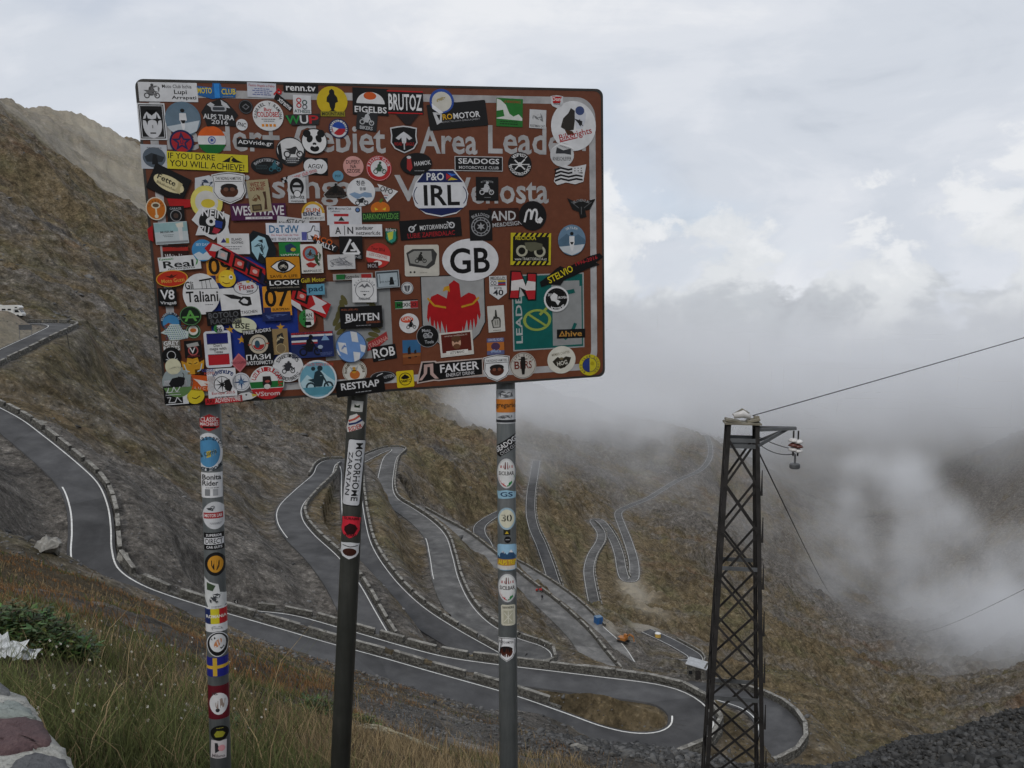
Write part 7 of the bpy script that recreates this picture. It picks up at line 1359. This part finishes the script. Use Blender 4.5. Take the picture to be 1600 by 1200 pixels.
def weed(px, py, wpx, hpx, n, label, cols, seed, name='weed'):
    """low leafy plant: stems with many small pointed leaves"""
    q = random.Random(seed); p_ = hit(px, py + hpx * .35, 3); d_ = p_.length; W_ = wpx / F_PX * d_; H_ = hpx / F_PX * d_ * .8
    root = empty(name, p_); tag(root, label, 'plant', 'green weeds in the dry grass'); st = MB(); lf = MB()
    for _ in range(n):
        a = q.uniform(0, 6.28); rr = W_ * .5 * math.sqrt(q.random()); x, y = rr * math.cos(a), rr * .7 * math.sin(a); z0 = ground_z(p_.x + x, p_.y + y) - p_.z
        h = H_ * q.uniform(.45, 1.0) * (1 - .5 * (rr / (W_ * .5)) ** 2); tx, ty = x + q.uniform(-.4, .4) * h, y + q.uniform(-.4, .4) * h
        st.bar((x, y, z0 - .02), (tx, ty, z0 + h), .004, .004, col=(.05, .06, .02))
        for k in range(9):
            f_ = q.uniform(.25, 1.05); c = Vector((x + (tx - x) * f_, y + (ty - y) * f_, z0 + h * f_)); al = q.uniform(0, 6.28); L_ = q.uniform(.5, 1.0) * .085 * (W_ / .9) ** .5
            dr = Vector((math.cos(al), math.sin(al), q.uniform(-.35, .6))).normalized(); sd = dr.cross(Vector((0, 0, 1))).normalized() * L_ * .2
            cl = tuple(v * q.uniform(.6, 1.4) for v in q.choice(cols)); lf.poly([c, c + dr * L_ * .5 + sd, c + dr * L_, c + dr * L_ * .5 - sd], cl)
    st.build('stems', M_LEAF, root); lf.build('leaves', M_LEAF, root)
GRN = [(.05, .09, .025), (.07, .12, .035), (.035, .06, .02), (.10, .13, .04)]
weed(40, 985, 165, 70, 900, 'broad green weed patch behind the white plastic litter', GRN, 1)
weed(505, 1108, 60, 34, 80, 'small green weed beside the foot of the middle post', GRN, 2)
weed(468, 1108, 46, 26, 50, 'yellowing weed left of the middle post', GRN + [(.14, .13, .03), (.12, .11, .03)], 3)
weed(580, 1130, 50, 24, 60, 'yellow-green weed right of the middle post', [(.10, .12, .03), (.14, .15, .035), (.05, .08, .02)], 4)
weed(350, 1130, 90, 40, 90, 'dark green weed behind the left post', GRN, 6)
def litter():
    M_P = simple('white_plastic', (.55, .57, .58), .35, 0, .12, 20, .3)
    for (px, py, wpx, hpx, sd, lab) in [(54, 1022, 34, 22, 1, 'crumpled white plastic litter, the upright piece under the green weed patch'), (76, 1026, 34, 13, 2, 'flat torn white plastic litter beside the upright piece')]:
        p_ = hit(px, py + 4, 3); d_ = p_.length; W_, H_ = wpx / F_PX * d_, hpx / F_PX * d_; q = random.Random(sd); m = MB(); nx, ny = 9, 6; g = []
        for i in range(nx):
            for j in range(ny):
                x = (i / (nx - 1) - .5) * W_ + q.uniform(-.06, .06) * W_; y = q.uniform(-.12, .12) * W_ + (j / (ny - 1) - .5) * W_ * .4; z = j / (ny - 1) * H_ * (1.15 if i < 3 else .75) + q.uniform(-.1, .1) * H_
                m.v.append((x, y, z + .02))
        for i in range(nx - 1):
            for j in range(ny - 1): a = i * ny + j; m.f.append((a, a + ny, a + ny + 1, a + 1)); m.c.append(None)
        ob = m.build('litter', M_P, None); ob.location = p_ + Vector((0, -.25, .10)); tag(ob, lab, 'litter', 'plastic litter in the grass')
litter()
def flowers():
    q = random.Random(9); m = MB()
    for _ in range(170):
        px, py = q.uniform(60, 420), q.uniform(985, 1185)
        p_ = hit(px, py, 3)
        if p_.length > 30: continue
        c = p_ + Vector((0, 0, q.uniform(.08, .2))); s = q.uniform(.5, 1.0) * .0011 * p_.length + .004; cl = (.5, .48, .42)
        for k in range(2):
            a = q.uniform(0, 3.14); u = Vector((math.cos(a), math.sin(a), q.uniform(-.4, .4))) * s; v = Vector((-math.sin(a) * .6, math.cos(a) * .3, .8)) * s; m.poly([c - u, c - v, c + u, c + v], cl)
    ob = m.build('seed_heads', M_LEAF); tag(ob, 'tiny white seed heads dotted through the grass', 'flowers', kind='stuff')
    p_ = hit(121, 1136, 2.5); root = empty('yellow_flower', p_); tag(root, 'single small yellow flower near the mortared stone wall', 'flower')
    m = MB(); m.tube([(0, 0, -.02), (.01, 0, .06)], .002, 6); m.build('stem', simple('flower_stem', (.04, .07, .02), .7), root)
    m = MB()
    for k in range(9):
        a = k * .7; c, s = math.cos(a), math.sin(a); m.poly([(.01, 0, .06), (.01 + .012 * c - .005 * s, .012 * s + .005 * c, .068), (.01 + .022 * c, .022 * s, .064), (.01 + .012 * c + .005 * s, .012 * s - .005 * c, .068)])
    m.build('petals', simple('petal_yellow', (.55, .36, .02), .6), root)
    p_ = hit(585, 1152, 3); root = empty('dry_stalks', p_); tag(root, 'bundle of pale dry stalks lying right of the middle post', 'stalks'); d_ = p_.length
    MS = simple('dry_stalk', (.28, .26, .19), .8, 0, .3, 12)
    for k in range(16):
        L_ = 95 / F_PX * d_ * q.uniform(.4, 1.0); x, y = q.uniform(-.25, .2) * d_ * .07, q.uniform(-.3, .3) * d_ * .07; a = q.uniform(-.35, .15)
        pts = []
        for t_ in (0, .33, .66, 1):
            X, Y = x + L_ * t_ * math.cos(a), y + L_ * t_ * math.sin(a) * .6; pts.append((X, Y, ground_z(p_.x + X, p_.y + Y) - p_.z + .10 + .06 * math.sin(t_ * 3)))
        m = MB(); m.tube(pts, .006, 6); m.build('stalk', MS, root)
flowers()
# ------------------------------------------------------------------ cloud and mist: real volumes that hang in the valley
def fog(name, lo, hi, res, blobs, nscale, thr, dens, mat_density, seed=0.0, soft=0.35, color=(0.97, 0.98, 1.0)):
    lo, hi = Vector(lo), Vector(hi)
    ng = bpy.data.node_groups.new(name, 'GeometryNodeTree'); N, L = ng.nodes, ng.links
    ng.interface.new_socket('Geometry', in_out='OUTPUT', socket_type='NodeSocketGeometry')
    out = N.new('NodeGroupOutput'); vc = N.new('GeometryNodeVolumeCube')
    vc.inputs['Min'].default_value = lo; vc.inputs['Max'].default_value = hi
    for k, r in zip(('Resolution X', 'Resolution Y', 'Resolution Z'), res): vc.inputs[k].default_value = r
    pos = N.new('GeometryNodeInputPosition').outputs[0]
    def m(op, a, b=0.0, clamp=False):
        n = N.new('ShaderNodeMath'); n.operation = op; n.use_clamp = clamp
        for i, v in enumerate((a, b)):
            if isinstance(v, (int, float)): n.inputs[i].default_value = v
            else: L.new(v, n.inputs[i])
        return n.outputs[0]
    def vm(op, a, b):
        n = N.new('ShaderNodeVectorMath'); n.operation = op
        for i, v in enumerate((a, b)):
            if isinstance(v, (tuple, Vector)): n.inputs[i].default_value = v
            else: L.new(v, n.inputs[i])
        return n
    tot = None
    for c, rad, s in blobs:                               # soft ellipsoids, each fading to nothing at its rim
        q = vm('DIVIDE', vm('SUBTRACT', pos, Vector(c)).outputs[0], Vector(rad)).outputs[0]
        ln = N.new('ShaderNodeVectorMath'); ln.operation = 'LENGTH'; L.new(q, ln.inputs[0])
        f = m('MULTIPLY', m('SUBTRACT', 1.0, ln.outputs['Value'], True), s)
        tot = f if tot is None else m('MAXIMUM', tot, f)
    nz = N.new('ShaderNodeTexNoise'); nz.inputs['Scale'].default_value = nscale; nz.inputs['Detail'].default_value = 5; nz.inputs['Roughness'].default_value = 0.58
    nz.inputs['Distortion'].default_value = 0.5
    off = vm('ADD', pos, (seed * 371.0, seed * 113.0, seed * 57.0)); L.new(off.outputs[0], nz.inputs['Vector'])
    k = m('ADD', tot, m('MULTIPLY', m('SUBTRACT', nz.outputs[0], 0.5), thr))
    k = m('MULTIPLY', m('DIVIDE', m('SUBTRACT', k, 0.12), soft, True), m('MINIMUM', m('MULTIPLY', tot, 6.0), 1.0))
    # fade at the faces of the domain
    L.new(m('MULTIPLY', m('POWER', k, 1.5), dens), vc.inputs['Density'])
    sm = N.new('GeometryNodeSetMaterial'); L.new(vc.outputs[0], sm.inputs[0]); L.new(sm.outputs[0], out.inputs[0])
    mt = bpy.data.materials.new(name); mt.use_nodes = True; t = mt.node_tree; t.nodes.clear()
    o_ = t.nodes.new('ShaderNodeOutputMaterial'); pv = t.nodes.new('ShaderNodeVolumePrincipled')
    pv.inputs['Color'].default_value = (*color, 1); pv.inputs['Density'].default_value = mat_density; pv.inputs['Anisotropy'].default_value = 0.1
    t.links.new(pv.outputs[0], o_.inputs['Volume'])
    sm.inputs['Material'].default_value = mt
    me = bpy.data.meshes.new(name); me.materials.append(mt)
    ob = bpy.data.objects.new(name, me); COL.objects.link(ob); md = ob.modifiers.new('mist', 'NODES'); md.node_group = ng
    tag(ob, kind='stuff'); return ob
def B(px, py, r, rad, s=1.0): return (at(px, py, r), rad, s)
f1 = fog('cloud_bank', (-900, 650, -420), (2600, 3300, 320), (200, 150, 60), [
    B(1250, 610, 1900, (1200, 800, 230), .8), B(1000, 590, 1500, (420, 420, 190), .75), B(1550, 600, 2000, (700, 600, 240), .8), B(1000, 600, 1250, (330, 300, 130), .75),
    B(860, 620, 1050, (220, 260, 95), .75), B(700, 590, 1500, (420, 450, 170), .7), B(450, 520, 2000, (600, 450, 200), .7)],
    0.0055, 1.3, 1.0, 0.014, 1.0, 0.9)
tag(f1, 'big grey and white cloud bank filling the head of the valley', 'cloud')
f2 = fog('valley_mist', (-200, 380, -520), (1250, 1500, -20), (220, 180, 84), [
    B(760, 650, 640, (70, 80, 42), .9), B(830, 630, 700, (110, 90, 50), .95), B(800, 715, 590, (50, 60, 50), .7), B(950, 640, 860, (170, 130, 60), .85), B(870, 690, 680, (80, 80, 40), .55),
    B(1350, 728, 1000, (60, 70, 24), .75), B(1425, 742, 1000, (62, 70, 36), .95), B(1482, 800, 980, (44, 70, 56), .85), B(1345, 825, 950, (36, 70, 105), .8), B(1285, 925, 900, (52, 80, 55), .6), B(1425, 860, 930, (42, 80, 125), .78), B(1460, 990, 860, (80, 100, 75), .75),
    B(1540, 1010, 760, (105, 120, 95), .95), B(1620, 1050, 700, (140, 130, 120), 1.15), B(1400, 1045, 760, (100, 100, 36), .6), B(1240, 860, 860, (380, 380, 170), .21), B(880, 710, 690, (230, 220, 100), .25)],
    0.021, 1.9, 1.0, 0.026, 2.0, 0.9)
tag(f2, 'pale torn mist rising from the valley floor and hillside', 'mist')
